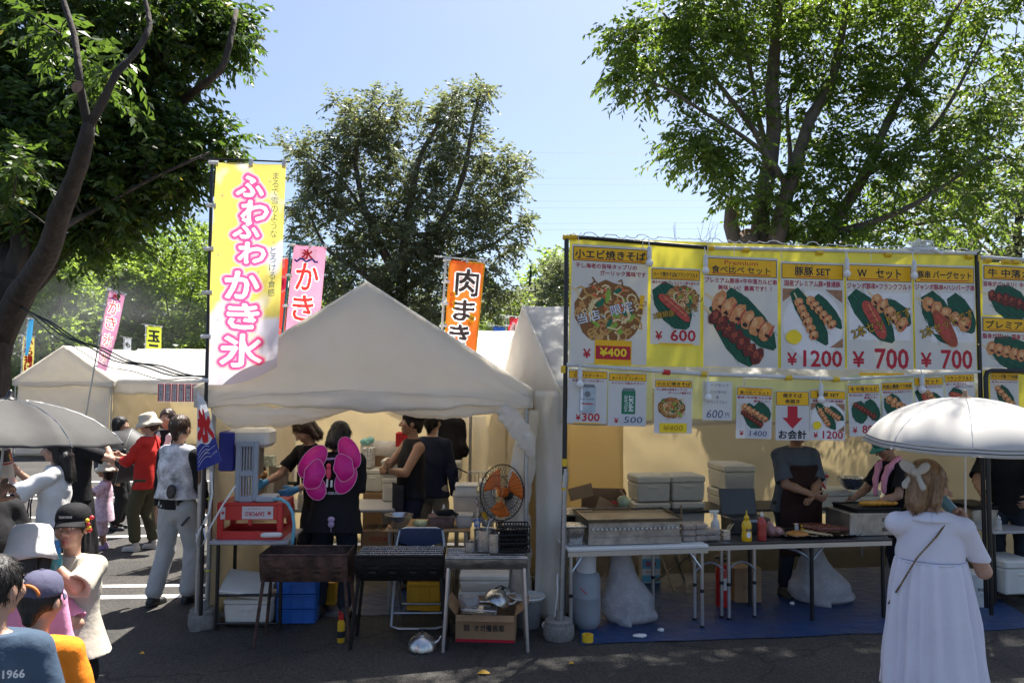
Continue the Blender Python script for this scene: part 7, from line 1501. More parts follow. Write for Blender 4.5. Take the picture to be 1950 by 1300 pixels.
def pcrate(label, x0, y0, x1, y1, Y, mat, d=.3, z=None):
    a, b = at(x0, y1, Y), at(x1, y0, Y); w, h = b.x-a.x, b.z-a.z
    def f(m):
        for y in (0, d): m.box((0, y, h*.5), (w-.02, .012, h*.9)); m.box((0, y, h*.94), (w, .03, h*.12), bev=.006); m.box((0, y-.004, h*.06), (w, .02, h*.12), bev=.004)
        for x in (-w/2, w/2): m.box((x*.98, d/2, h*.5), (.012, d, h*.98))
        for x in (-.46, -.16, .16, .46): m.box((w*x, -.009, h*.5), (.012, .012, h*.76))
        m.box((0, d/2, .01), (w, d, .012)); m.box((0, -.014, h*.72), (w*.3, .008, h*.13), bev=.004)
    return item('plastic_crate', label, 'crate', ((a.x+b.x)/2, Y, a.z if z is None else z), R(2), ('crate_body', f, mat))
h3 = 27/F_PX*6.75
for i, lb in enumerate(('blue plastic crate on the ground, lowest of the stack of three behind the rusty grill', 'blue plastic crate in the middle of the stack of three', 'blue plastic crate on top of the stack of three')): pcrate(lb, 526, 1162, 600, 1188, 6.75, BLUEP, z=.005+i*(h3+.001))
pcrate('yellow plastic crate standing behind the blue ones, beside the seller', 608, 1108, 638, 1150, 7.15, YELP); pcrate('yellow slotted crate behind the folding chair', 775, 1108, 838, 1165, 7.15, YELP)
o = gp(649, 1222); item('gas_can', 'yellow spray gas can with a red torch head standing by the grill leg', 'gas can', o, 0, ('can', lambda m: m.lathe([(.026, 0), (.029, .006), (.029, .15), (.02, .17), (.012, .175)], (0, 0, 0), 18), YINK), ('torch_head', lambda m: (m.lathe([(.018, .175), (.02, .2), (.016, .225), (.0, .23)], (0, 0, 0), 14), m.tube([(0, 0, .21), (-.01, -.03, .24)], .01, 8)), REDP), ('label', lambda m: m.lathe([(.0296, .04), (.0296, .09)], (0, 0, 0), 18), IK[K_]))
# --- grills
def grill(label, x0, x1, Y, y0, y1, mat, mesh=True, splay=.05, legmat=None, holes=True, d=.34):
    a, b = at(x0, y1, Y), at(x1, y0, Y); w, zb, zt2 = b.x-a.x, a.z, b.z; o = Vector((a.x, Y, 0)); h = zt2-zb
    t = thing('charcoal_grill', label, 'grill', o, R(2)); m = MB()
    for y, s in ((0, 1), (d, -1)): m.grid(lambda u, v: Vector((u*w, y+s*.05*(1-v)**2+.003*nz(u*6, v*3), zb+h*v)), 16, 6)
    for x in (0, w): m.grid(lambda u, v: Vector((x, lerp(.05*(1-v)**2, d-.05*(1-v)**2, u), zb+h*v)), 4, 6)
    m.grid(lambda u, v: Vector((u*w, lerp(.05, d-.05, v), zb)), 2, 2); m.build('fire_box', mat, t, smooth=False, solid=.006)
    m = MB(); m.tube([(0, 0, zt2), (w, 0, zt2), (w, d, zt2), (0, d, zt2)], .010, 6, closed=True); m.build('rim', mat, t, smooth='auto')
    if holes:
        m = MB()
        for i in range(4):
            for j in range(5): m.box((w*(.14+.23*i)+.018*j, .012-.013, zb+h*.55), (.010, .006, .008))
            m.box((w*(.14+.23*i)+.036, .010, zb+h*.36), (.05, .006, .012))
        m.build('vent_hole', SOOT if mat is RUST else BLACKPIPE, t)
    if mesh:
        m = MB()
        for i in range(34): m.tube([(w*(i+.5)/34, .01, zt2+.012), (w*(i+.5)/34, d-.01, zt2+.012)], .0024, 4)
        for j in range(5): m.tube([(.01, d*(j+.5)/5, zt2+.008), (w-.01, d*(j+.5)/5, zt2+.008)], .003, 4)
        m.build('grate', STL, t)
    for x, sx in ((.02, -1), (w-.02, 1)):
        for y, sy in ((.05, -1), (d-.05, 1)):
            m = MB(); m.tube([(x, y, zb+.02), (x+sx*splay, y+sy*.05, 0)], .014, 8); m.build('leg', legmat or mat, t, smooth='auto')
    return t, o, w, zt2
grill('rusty brown charcoal grill on thin legs, first from the flag pole', 493, 660, 6.12, 1058, 1110, RUST, mesh=False)
grill('black charcoal grill with a bright wire grate in the middle of the row', 676, 844, 6.12, 1060, 1108, SOOT)
g3 = grill('stainless charcoal grill with splayed silver legs in front of the fan', 848, 1004, 6.08, 1064, 1086, STLD, legmat=ALU, holes=False, splay=.03)
# folding chair
o = Vector((at(748, 1200, 6.72).x, 6.72, 0)); w2 = at(845, 1200, 6.72).x-o.x; zb = at(748, 1012, 6.72).z
t = item('folding_chair', 'folding chair with a dark blue backrest behind the black grill', 'chair', o, R(2), ('frame', lambda m: (m.tube([(0, -.12, .03), (0, -.02, .2), (.01, .12, zb-.12), (.03, .15, zb-.02), (.08, .16, zb), (w2-.08, .16, zb), (w2-.03, .15, zb-.02), (w2-.01, .12, zb-.12), (w2, -.02, .2), (w2, -.12, .03), (w2-.06, -.13, .015), (.06, -.13, .015)], .012, 8, closed=True), m.tube([(.03, .36, .03), (.03, .0, .44)], .011, 8), m.tube([(w2-.03, .36, .03), (w2-.03, .0, .44)], .011, 8), m.tube([(.03, .35, .08), (w2-.03, .35, .08)], .011, 8), m.tube([(.0, -.06, .12), (w2, -.06, .12)], .009, 8)), STEEL), ('backrest', lambda m: m.grid(lambda a, b: Vector((lerp(.02, w2-.02, a), .145-.03*math.sin(a*3.14), zb-.125+.115*b-.035*(1-b)*math.sin(a*3.14)+.01)), 14, 5), M('navy_vinyl', (.03, .045, .10), .35)), ('seat', lambda m: m.box((w2/2, .02, .44), (w2-.05, .34, .035), bev=.012), M('navy_vinyl', (.03, .045, .10), .35)))
# kettles, carton, foam, pail
def kettle(label, p, r, q=None, zoff=0):
    q = q or Matrix.Identity(3)
    return item('kettle', label, 'kettle', p, 0, ('kettle_body', lambda m: m.lathe([(r*.9, 0), (r, r*.08), (r*.98, r*.35), (r*.78, r*.75), (r*.4, r*1.0), (r*.36, r*1.02)], (0, 0, 0), 28, rot=q), STL), ('lid', lambda m: m.lathe([(r*.40, r*1.01), (r*.3, r*1.1), (r*.0, r*1.14)], (0, 0, 0), 22, rot=q), STL), ('knob', lambda m: (m.ell(q @ Vector((0, 0, r*1.22)), (r*.14, r*.14, r*.12), 12, 8), m.tube([q @ Vector(v) for v in ((-r*.5, 0, r*.95), (-r*.2, 0, r*1.35), (r*.3, 0, r*1.36))], r*.05, 8)), BLACKPIPE), ('spout', lambda m: m.tube([q @ Vector(v) for v in ((r*.8, .0, r*.4), (r*1.15, 0, r*.65), (r*1.3, 0, r*.95))], [r*.16, r*.1, r*.07], 10), STL))
kettle('dented steel kettle with a black knob standing on the asphalt', gp(804, 1236), .112)
o = gp(926, 1222)+Vector((0, .17, 0)); bw = 112/F_PX*6.25; bh = .205; bd = .34
def carton(m, w=bw, d=bd, h=bh, flaps=True):
    for y in (-d/2, d/2): m.box((0, y, h/2), (w, .008, h))
    for x in (-w/2, w/2): m.box((x, 0, h/2), (.008, d-.01, h))
    m.box((0, 0, .006), (w-.01, d-.01, .008))
    if flaps:
        m.box((w/2+.05, 0, h+.04), (.13, d*.95, .006), ry=R(-38)); m.box((-w/2-.04, 0, h+.045), (.12, d*.95, .006), ry=R(50)); m.box((0, -d/2-.035, h-.012), (w*.97, .08, .006), rx=R(20)); m.box((0, d/2+.04, h+.03), (w*.95, .1, .006), rx=R(35))
t = item('carton', 'open charcoal carton with red base stripe and black brush lettering on the asphalt', 'box', o, R(-3), ('box_body', carton, CARD), ('red_stripe', lambda m: m.box((0, -bd/2-.006, .012), (bw, .004, .022)), IK[RD]))
F = Face(lambda u, v, w: Vector((u, -bd/2-.004-w, v))); F.text('オガ備長炭', .03, .11, w=.24, h=.05, lift=.003, bold=.03); F.build('lettering', IK[K_], t); F = Face(lambda u, v, w: Vector((u, -bd/2-.004-w, v))); F.rect(-.17, .085, -.125, .135, .002); F.build('logo_mark', RUST, t)
kettle('steel kettle lid and body tipped over on top of the charcoal carton', o+Vector((.06, .0, bh+.04)), .115, Matrix.Rotation(R(28), 3, 'Y') @ Matrix.Rotation(R(-12), 3, 'X'))
item('steel_tray', 'shallow steel tray lying on the open carton beside the tipped kettle', 'tray', o+Vector((-.05, -.08, bh+.01)), R(-8), ('tray', lambda m: (m.box((0, 0, .012), (.28, .17, .022), rx=R(6), bev=.008), m.tube([(-.14, -.09, .03), (.14, -.09, .03), (.14, .09, .05), (-.14, .09, .05)], .006, 6, closed=True)), STL))
t = item('plastic_bag', 'crumpled clear plastic bag in the corner of the charcoal carton', 'bag', o+Vector((-.15, .03, bh+.03)), 0); sdf_mesh('bag', [E((0, 0, 0), (.075, .06, .06)), E((.04, .0, .03), (.05, .05, .05)), E((-.04, 0, .03), (.04, .05, .05))], BAGP, t, res=.01, noise=.014, nseed=3)
foam('white foam box at the bottom behind the charcoal carton', 872, 1128, 972, 1185, 6.72, .35, lid=.3); foam('white foam box stacked upper behind the stainless grill legs', 874, 1095, 970, 1127, 6.72, .35, lid=.35)
o = gp(1004, 1200)+Vector((0, .12, 0)); item('pail', 'grey pail with a white basket in its mouth beside the carton', 'pail', o, 0, ('pail_body', lambda m: m.lathe([(.10, 0), (.105, .01), (.135, .22), (.142, .225), (.132, .22), (.1, .02)], (0, 0, 0), 28), M('dusky_pail', (.22, .22, .22), .5)), ('basket', lambda m: (m.lathe([(.152, .245), (.158, .25), (.152, .258), (.14, .25), (.11, .19), (.0, .18)], (0, 0, 0), 30), [m.tube([(0.15*math.cos(a), .15*math.sin(a), .252), (.11*math.cos(a), .11*math.sin(a), .19)], .004, 4) for a in (i*.2618 for i in range(24))]), WHP))
item('ladle', 'white plastic ladle leaning on the weight of the menu board pole', 'ladle', gp(1058, 1206), 0, ('ladle', lambda m: (m.tube([(-.05, -.05, .09), (-.01, -.03, .15), (.01, -.02, .3), (.015, 0, .48)], .007, 6), m.ell((-.075, -.055, .085), (.042, .035, .035), 14, 8)), WHP, True))
# serving table and goods
Ys = 7.0; A = at(733, 1008, Ys); B = at(895, 1008, Ys); zs_ = A.z; ws = B.x-A.x
t = item('serving_table', 'small wood-topped table with a steel bowl behind the folding chair', 'table', (A.x, Ys, 0), R(2), ('table_top', slab(0, ws, .27, zs_, .022, .56), WOODT))
for x in (.04, ws-.04):
    for y in (.03, .5): m = MB(); m.tube([(x, y, 0), (x, y, zs_-.02)], .014, 8); m.build('leg', STEEL, t, smooth='auto')
def bowl(label, px_, py_, Y, r, h, z=None): p = at(px_, py_, Y); p.z = z if z is not None else p.z; return item('steel_bowl', label, 'bowl', p, 0, ('bowl', lambda m: m.lathe([(r*.45, 0), (r*.72, h*.3), (r*.95, h*.8), (r*1.0, h), (r*1.05, h), (r*1.05, h*1.03), (r*.98, h*1.02), (r*.9, h*.75), (r*.66, h*.3), (r*.0, h*.12)], (0, 0, 0), 30), STL))
bowl('wide steel mixing bowl on the corner of the wood-topped table', 759, 1008, Ys+.12, .125, .11, zs_)
t = item('cabbage_bag', 'clear bag of chopped pale cabbage next to the steel bowl', 'bag', at(800, 1008, Ys+.15)+Vector((0, 0, .0)), 0); t.location.z = zs_; sdf_mesh('bag', [E((0, 0, .035), (.07, .06, .035)), E((.04, 0, .03), (.04, .05, .03))], M('cabbage', (.45, .46, .25), .6, var=.35, vs=60), t, res=.008, noise=.008)
def tub(label, x0, y0, x1, y1, Y, d, mat, z=None, lid=None, name='food_tub'):
    a, b = at(x0, y1, Y), at(x1, y0, Y); w, h = b.x-a.x, b.z-a.z; P = [('tub_body', lambda m: m.box((0, 0, h*.46), (w*.97, d*.95, h*.92), taper=.9, bev=.012), mat), ('rim', lambda m: m.box((0, 0, h*.95), (w, d, h*.09), bev=.006), lid or mat)]; return item(name, label, 'tub', ((a.x+b.x)/2, Y+d/2, a.z if z is None else z), R(2), *P)
tub('smoky brown lidded food tub under the black glove', 813, 987, 866, 1009, Ys+.06, .18, M('brown_tub', (.16, .10, .09), .3, var=.3, vs=20), zs_); tub('clear plastic tub of cut vegetables right on the wood-topped table', 866, 982, 900, 1006, Ys+.1, .2, TRP, zs_)
t = item('work_glove', 'black work glove lying on the smoky brown tub', 'glove', at(848, 984, Ys+.12), 0); t.location.z = zs_+.115; sdf_mesh('glove', [C((-.06, 0, .015), .026, (.05, 0, .02), .03)]+[C((.04, (i-1.5)*.016, .02), .013, (.10+.01*(i % 2), (i-1.5)*.02, .0), .010, k=.006) for i in range(4)], BLKC, t, res=.007)
def bottle(label, px_, y0, y1, Y, r, mat, capm, z=None, capr=.35, name='sauce_bottle', neck=.7):
    a, b = at(px_, y1, Y), at(px_, y0, Y); h = b.z-a.z; return item(name, label, 'bottle', (a.x, Y, a.z if z is None else z), 0, ('bottle_body', lambda m: m.lathe([(r*.85, 0), (r, h*.03), (r, h*neck*.35), (r*.92, h*neck*.5), (r, h*neck*.65), (r*.9, h*neck*.85), (r*capr*1.1, h*neck)], (0, 0, 0), 20, 1, .8), mat, True), ('cap', lambda m: m.lathe([(r*capr*1.25, h*neck), (r*capr*1.2, h*(neck+.12)), (r*capr*.5, h*(neck+.16)), (r*capr*.3, h*.98), (0, h)], (0, 0, 0), 14), capm, True))
bottle('small red-bodied bottle with a white cap behind the black glove', 824, 962, 986, Ys+.2, .022, REDP, WHP, zs_+.03); bottle('cream sauce bottle with a pointed nozzle on the serving table', 845, 952, 985, Ys+.28, .032, M('cream_sauce', (.52, .38, .24), .4), WHP, zs_+.03)
legs(item('rear_table', 'low table stacked with tubs between the serving table and the fan', 'table', (at(858, 1000, 7.55).x, 7.55, 0), R(2), ('table_top', slab(0, .52, .25, .74, .03, .5), GTOP)), .52, .5, .72)
tub('large cloudy storage tub below the white tub by the fan', 860, 955, 915, 1000, 7.6, .3, TRP, .742); tub('cloudy white tub on top of the large storage tub', 865, 925, 909, 955, 7.62, .26, WHP, at(865, 955, 7.6).z+.002); tub('white tub with a pale lid at the right end behind the fan', 910, 935, 945, 1000, 7.75, .28, WHP, .742)
o = at(880, 905, 7.45); item('frying_basket', 'wire frying basket with a long black handle', 'basket', o, 0, ('basket', lambda m: ([m.tube([(.05+i*.035, -.05, .03), (.05+i*.035, -.045, -.06), (.05+i*.035, .08, -.06), (.05+i*.035, .085, .03)], .002, 4) for i in range(8)], m.tube([(.05, -.05, .03), (.295, -.05, .03), (.295, .085, .03), (.05, .085, .03)], .0035, 5, closed=True)), STL), ('handle', lambda m: m.tube([(.06, 0, .02), (-.02, -.02, .06), (-.12, -.04, .11)], .007, 6), BLACKPIPE))
# grill-top pots
zg = g3[3]
def pot(label, x0, y0, x1, Y, z, name='steel_pot', cat='pot', mat=STL):
    a, b = at(x0, y0, Y), at(x1, y0, Y); r = (b.x-a.x)/2; h = a.z-z; return item(name, label, cat, ((a.x+b.x)/2, Y, z), 0, (name.split('_')[-1]+'_body', lambda m: m.lathe([(r*.96, 0), (r, .01), (r, h), (r*1.04, h), (r*1.04, h+.006), (r*.97, h+.004), (r*.95, .02), (0, .012)], (0, 0, 0), 26), mat))
pot('deep steel sauce pot at the back of the stainless grill', 903, 1008, 944, 6.3, zg+.02); pot('small steel cup resting by the sauce pot rim', 930, 1016, 952, 6.22, zg+.02, 'steel_cup', 'cup'); pot('low steel can with skewers left of the sauce pot', 885, 1032, 906, 6.25, zg+.02, 'steel_can', 'can'); pot('steel utensil cup holding yellow-handled tongs', 917, 988, 940, 6.9, .80, 'steel_cup', 'cup')
item('tongs', 'yellow-handled kitchen tongs standing in the steel utensil cup', 'tongs', at(925, 990, 6.9), 0, ('arm', lambda m: (m.tube([(0, 0, -.03), (-.04, 0, .08), (-.11, 0, .19)], .007, 6), m.tube([(.01, 0, -.03), (-.02, .01, .08), (-.085, .01, .19)], .007, 6)), STL), ('grip', lambda m: (m.tube([(0, 0, .0), (-.035, 0, .07)], .011, 6), m.tube([(.012, .0, .0), (-.012, 0, .07)], .011, 6)), YELP))
item('ladle', 'steel ladle standing in the sauce pot on the stainless grill', 'ladle', at(912, 1008, 6.28), 0, ('ladle', lambda m: (m.tube([(0, 0, -.02), (-.015, 0, .10), (-.01, 0, .17)], .005, 6), m.tube([(.06, 0, -.02), (.085, 0, .07), (.11, 0, .09)], .005, 6), m.ell((0, 0, -.03), (.03, .03, .02), 10, 6)), STL))
item('spice_pack', 'small blue spice packet beside the utensil cup', 'packet', at(909, 995, 6.9), 0, ('packet', lambda m: m.box((0, 0, 0), (.055, .03, .075), bev=.008), M('packet_blue', (.03, .13, .42), .4)), ('label', lambda m: m.box((0, -.016, .004), (.036, .003, .03)), PAPER))
def wires(m, w, d, h, n=9, r=.004):
    for z in (0, h*.33, h*.66, h): m.tube([(-w/2, -d/2, z), (w/2, -d/2, z), (w/2, d/2, z), (-w/2, d/2, z)], r*1.6, 5, closed=True)
    for i in range(n):
        x = -w/2+w*i/(n-1)
        m.tube([(x, -d/2, h), (x, -d/2, 0), (x, d/2, 0), (x, d/2, h)], r, 4)
item('wire_rack', 'black wire rack of stacked grates under the orange fan', 'rack', at(976, 1045, 6.3), R(4), ('rack', lambda m: wires(m, 60/F_PX*6.3, .2, 46/F_PX*6.3, 12), SOOT), ('grate_stack', lambda m: [m.box((0, 0, .02+.036*i), (.235, .19, .018), rz=R(3*(i % 2)), bev=.004) for i in range(5)], SOOT))
# fan
o = at(955, 937, 6.75); t = thing('electric_fan', 'large electric fan with orange blades in a black wire guard', 'fan', o); qf = Matrix.Rotation(R(-38), 3, 'Z') @ Matrix.Rotation(R(90-8), 3, 'X'); rf = .235
m = MB()
for k in range(3):
    a0 = k*2.094+.45
    def bl_(a, b): r = lerp(.04, rf*.88, b); an = a0+(a-.5)*(1.15 if b > .3 else .7)*(.75+.4*b); return qf @ Vector((r*math.cos(an), r*math.sin(an), .03*(a-.5)-.02))
    m.grid(bl_, 10, 10)
m.build('blade', M('orange_blade', (.80, .20, .015), .35, trans=.3, tcol=(.9, .3, .03)), t, smooth=True, solid=.003)
m = MB(); m.lathe([(0, .02), (.035, .015), (.045, -.01), (.045, -.04)], (0, 0, 0), 20, rot=qf); m.build('hub', M('orange_blade', (.8, .2, .01), .35), t, smooth='auto')
m = MB()
for s_ in (1, -1):
    for i in range(44): a = i*2*math.pi/44; m.tube([qf @ Vector((r*math.cos(a+.12*s_*r*4), r*math.sin(a+.12*s_*r*4), s_*z)) for r, z in ((.05, .075), (rf*.6, .07), (rf*.92, .045), (rf, 0))], .0016, 3, caps=False)
    for r, z in ((.05, .075), (rf*.6, .07), (rf, .0)): m.tube([qf @ Vector((r*math.cos(a*.2094), r*math.sin(a*.2094), s_*z)) for a in range(30)], .003 if r < rf else .005, 5, closed=True)
m.build('guard', BLACKPIPE, t)
m = MB(); m.lathe([(.03, -.17), (.055, -.15), (.065, -.08), (.05, -.05)], (0, 0, 0), 18, rot=qf); m.build('motor', BLACKPIPE, t, smooth='auto'); p0 = qf @ Vector((0, 0, -.12)); m = MB(); m.tube([p0, p0+Vector((.02, .02, -.2)), Vector((p0.x+.03, p0.y+.03, -.95))], .018, 8); m.tube([p0+Vector((-.04, 0, -.02)), p0+Vector((-.02, .02, -.22))], .014, 8); m.lathe([(.2, -o.z+.0), (.2, -o.z+.02), (.05, -o.z+.05)], (p0.x+.03, p0.y+.03, 0), 24); m.build('stand', BLACKPIPE, t, smooth='auto')
# --- back of the grill stall
legs(item('back_table', 'cluttered grey table along the back of the grill stall', 'table', (at(440, 940, 7.9).x, 7.9, 0), R(2), ('table_top', slab(0, 1.75, .35, .76, .03, .7), GTOP)), 1.75, .7, .73)
Yb = 8.0
def pbox(name, label, cat, x0, y0, x1, y1, Y, d, mat, z=None, rz=0): a, b = at(x0, y1, Y), at(x1, y0, Y); w, h = b.x-a.x, b.z-a.z; return item(name, label, cat, ((a.x+b.x)/2, Y+d/2, a.z if z is None else z), rz, ('box_body', lambda m: m.box((0, 0, h/2), (w, d, h), bev=.006), mat), ('tape', lambda m: m.box((0, 0, h+.001), (w*.16, d*1.004, .003)), GD_T)) 
GD_T = M('packing_tape', (.36, .26, .15), .3, var=.1)
t = item('drink_dispenser', 'stainless drink dispenser with a black lever tap', 'dispenser', at(530, 937, Yb), 0, ('tank', lambda m: m.box((0, .1, .21), (.20, .22, .42), bev=.012), STLD), ('tap', lambda m: (m.tube([(.1, 0, .25), (.19, -.02, .25)], .018, 8), m.box((.205, -.02, .29), (.03, .03, .16), bev=.006), m.tube([(.18, -.02, .25), (.2, -.02, .19)], [.03, .02], 8)), BLACKPIPE))
t.location.z = .762
item('globe_kettle', 'shiny round glass and copper kettle beside the ice machine', 'kettle', at(497, 905, 7.7), 0, ('globe', lambda m: m.ell((0, 0, 0), (.062, .062, .07), 18, 12), M('copper_glass', (.45, .26, .13), .12, .7)), ('lid', lambda m: m.lathe([(.05, .055), (.045, .085), (.0, .09)], (0, 0, 0), 16), BLACKPIPE), ('stand', lambda m: m.box((0, 0, -.13), (.1, .1, .13), bev=.01), STLD))
pbox('carton', 'small patterned tissue box beside the dispenser', 'box', 497, 868, 520, 888, Yb-.05, .12, M('tissue_print', (.45, .5, .42), .6, var=.6, vs=30), None); pbox('carton', 'grey striped box under the tissue box by the dispenser', 'box', 492, 888, 522, 935, Yb-.02, .18, FOAM, .762)
bottle('red ketchup bottle with a white cap on the cluttered back table', 553, 925, 985, 7.55, .04, M('ketchup_red', (.35, .03, .02), .3), WHP, .70, .3); bottle('clear bottle half behind the ketchup on the back table', 572, 930, 975, 7.95, .03, TRP, WHP, .762)
t = item('paper_bag', 'crumpled tan paper bag with green checks on the floor by the hose', 'bag', gp(572, 1120), 0); sdf_mesh('bag', [E((0, 0, .28), (.17, .1, .22)), E((-.06, 0, .45), (.08, .06, .10)), E((.1, 0, .15), (.15, .1, .14))], M('tan_paper', (.42, .36, .27), .8, var=.2, vs=12), t, res=.014, noise=.018, nseed=2)
m = MB()
for i in range(8):
    for j in range(3): m.box((-.1+i*.035+.01*(j % 2), -.125+.004*abs(i-4), .2+j*.035), (.02, .012, .016))
m.build('check_print', M('green_check', (.05, .22, .12), .6), t)
Yk2 = 8.9
foam('white foam box under the dotted box at the back wall', 692, 893, 728, 936, Yk2, .3); pbox('carton', 'white dotted box on the foam box behind the pink wings', 'box', 688, 853, 709, 890, Yk2, .2, M('dot_print', (.62, .6, .55), .6, var=.9, vs=60)); pbox('carton', 'plain brown carton behind the dotted box', 'box', 704, 868, 742, 936, Yk2+.25, .3, CARD); pbox('carton', 'brown carton on the floor under the foam box at the back', 'box', 690, 938, 742, 1010, Yk2, .35, CARD)
t = pbox('carton', 'kraft carton with red HOLIDAY lettering behind the winged seller', 'box', 686, 1010, 748, 1068, 7.9, .35, CARD, None); F = Face(lambda u, v, w: Vector((u, -.178-w, v))); F.text('HOLIDAY', .03, .22, w=.2, h=.04, lift=.003, bold=.02); F.build('lettering', IK[RD], t)
for i, (a, b, c_, d_) in enumerate(((725, 876, 757, 909), (727, 910, 757, 955), (726, 956, 754, 1002))): foam(('foam box highest of the pile of three left of the crossed-arms man', 'foam box in the middle of the pile by the crossed-arms man', 'foam box lowest of the pile by the crossed-arms man')[i], a, b, c_, d_, 8.45, .3)
item('film_roll', 'thick roll of milky plastic film lying above the cartons at the back wall', 'roll', at(724, 852, 9.2), 0, ('roll', lambda m: m.tube([(-.22, 0, 0), (-.2, 0, 0), (.2, 0, -.02), (.24, 0, -.03)], [.06, .09, .095, .07], 20), BAGP, True))
t = item('carrier_bag', 'thin teal carrier bag crumpled beside the film roll', 'bag', at(697, 840, 9.1), 0); sdf_mesh('bag', [E((0, 0, 0), (.06, .05, .045)), E((.05, 0, .02), (.05, .04, .04))], M('teal_film', (.2, .5, .48), .4, alpha=.8), t, res=.012, noise=.012)
pcrate('small red basket on the pile behind the crossed-arms man', 754, 824, 780, 850, 9.0, REDP, .2)
t = item('hanging_jacket', 'black jackets hung from the tent frame behind the navy-jacket man', 'jacket', at(855, 800, 9.3), 0); sdf_mesh('cloth', [C((-.10, 0, -.02), .05, (.12, 0, -.02), .05), C((0, 0, -.05), .14, (.02, 0, -.42), .15, flat=((0, 1, 0), .5)), C((-.12, 0, -.05), .06, (-.13, 0, -.4), .055), C((.14, 0, -.05), .06, (.17, 0, -.38), .06)], BLKC, t, res=.014, noise=.016)
foam('white foam box behind the elbow of the navy-jacket man', 846, 878, 878, 914, 9.1, .3); m = MB(); o = at(868, 792, 9.55)
m.grid(lambda a, b: Vector((lerp(0, .36, a)+.05*math.sin(b*3)*a, .03*math.sin(a*14+b*2), -.85*b)), 24, 12); tag(m.build('plastic_curtain', M('clear_curtain', (.85, .83, .78), .25, trans=.55, tcol=(.95, .92, .85)), smooth=True, loc=o), 'bright milky plastic curtain beside the steel post at the back of the grill stall', 'curtain')
item('tent_prop', 'thin steel prop standing in front of the milky plastic curtain', 'pole', (at(894, 900, 9.3).x, 9.3, 0), 0, ('tube', lambda m: m.tube([(0, 0, 0), (.01, 0, 1.95)], .018, 10), STEEL))
def sheet(label, pts, name='tarpaulin', mat=TARP, cat='tarpaulin'):
    P = [gp(x, y) for x, y in pts[:4]]; m = MB()
    m.grid(lambda a, b: P[0].lerp(P[1], a).lerp(P[3].lerp(P[2], a), b)+Vector((.0, .03*nz(a*7, 3)*(1-b), .006+.006*max(0, nz(a*16, b*13, 2)))), 50, 30); return tag(m.build(name, mat, smooth=True), label, cat)
sheet('blue plastic tarpaulin on the ground inside the grill stall', [(520, 1178), (800, 1170), (830, 1075), (560, 1080)]); sheet('blue plastic tarpaulin laid under the tables of the skewer stall', [(1105, 1228), (1990, 1196), (1800, 1075), (1100, 1100)])
# --- skewer stall; positions follow the line of its tables
def bw_(px_, py_, off): u, z = pp(px_, py_, off); return BP(u, z, off)
def bitem(name, label, cat, p, *parts, group=None, rz=0): return item(name, label, cat, p, BD_RZ+rz, *parts, group=group)
def btable(label, x0, x1, py_, off, d, mat, frame, legs_, name='folding_table', legmat=ALU, th=.03):
    a, b = bw_(x0, py_, off), bw_(x1, py_, off); L = (b-a).length; z = a.z; o = Vector((a.x, a.y, 0))
    t = bitem(name, label, 'table', o, ('table_top', lambda m: m.box((L/2, d/2, z-th/2), (L, d, th), bev=.006), mat), ('apron_frame', lambda m: (m.box((L/2, .012, z-th-.02), (L-.01, .016, .038)), m.box((L/2, d-.012, z-th-.02), (L-.01, .016, .038))), frame))
    for x, y in legs_: m = MB(); m.tube([(L*x, d*y, .012), (L*x, d*y, z-th)], .0155, 10); lg = m.build('leg', legmat, t, smooth='auto'); m = MB(); m.tube([(L*x, d*y, 0), (L*x, d*y, .025)], .021, 10); m.build('foot_cap', BLACKPIPE, lg, smooth='auto'); m = MB(); m.tube([(L*x, d*y, z*.42), (L*x, d*y, z*.46)], .019, 10); m.build('collar', BLACKPIPE, lg, smooth='auto')
    return t, o, L, z
tw, ow, Lw, zw = btable('white folding table with aluminium legs under the long griddle', 1081, 1350, 1044, -.04, .62, WHP, ALU, ((.035, .1), (.97, .1), (.76, .9), (.1, .9)))
for x, x2 in ((.035, .14), (.97, .86)): m = MB(); m.tube([(Lw*x, .06, zw-.22), (Lw*x2, .06, zw-.04)], .011, 6); m.build('brace', ALU, tw, smooth='auto')
tb_, ob, Lb, zb2 = btable('long black table carrying the skewer tray and sauce bottles', 1300, 1700, 1036, -.09, .62, DGREY, ALU, ((.10, .35), (.235, .4), (.255, .3), (.385, .35)), th=.02)
for x, y in ((.62, .1), (.45, .9), (.97, .1)): m = MB(); m.tube([(Lb*x, .62*y, 0), (Lb*x, .62*y, zb2-.02)], .018, 8); m.build('leg', BLACKPIPE, tb_, smooth='auto')
m = MB(); m.tube(bez((Lb*.10, .2, zb2-.28), (Lb*.165, .2, zb2-.13), (Lb*.235, .2, zb2-.28), 10), .009, 6); m.tube(bez((Lb*.255, .2, zb2-.28), (Lb*.32, .2, zb2-.13), (Lb*.385, .2, zb2-.28), 10), .009, 6); m.tube(bez((Lb*.62, .07, zb2-.20), (Lb*.58, .07, zb2-.08), (Lb*.45, .07, zb2-.05), 8), .012, 6); m.tube([(Lb*.62, .07, zb2-.2), (Lb*.70, .07, zb2-.03)], .01, 6); m.build('brace', STEEL, tb_, smooth='auto')
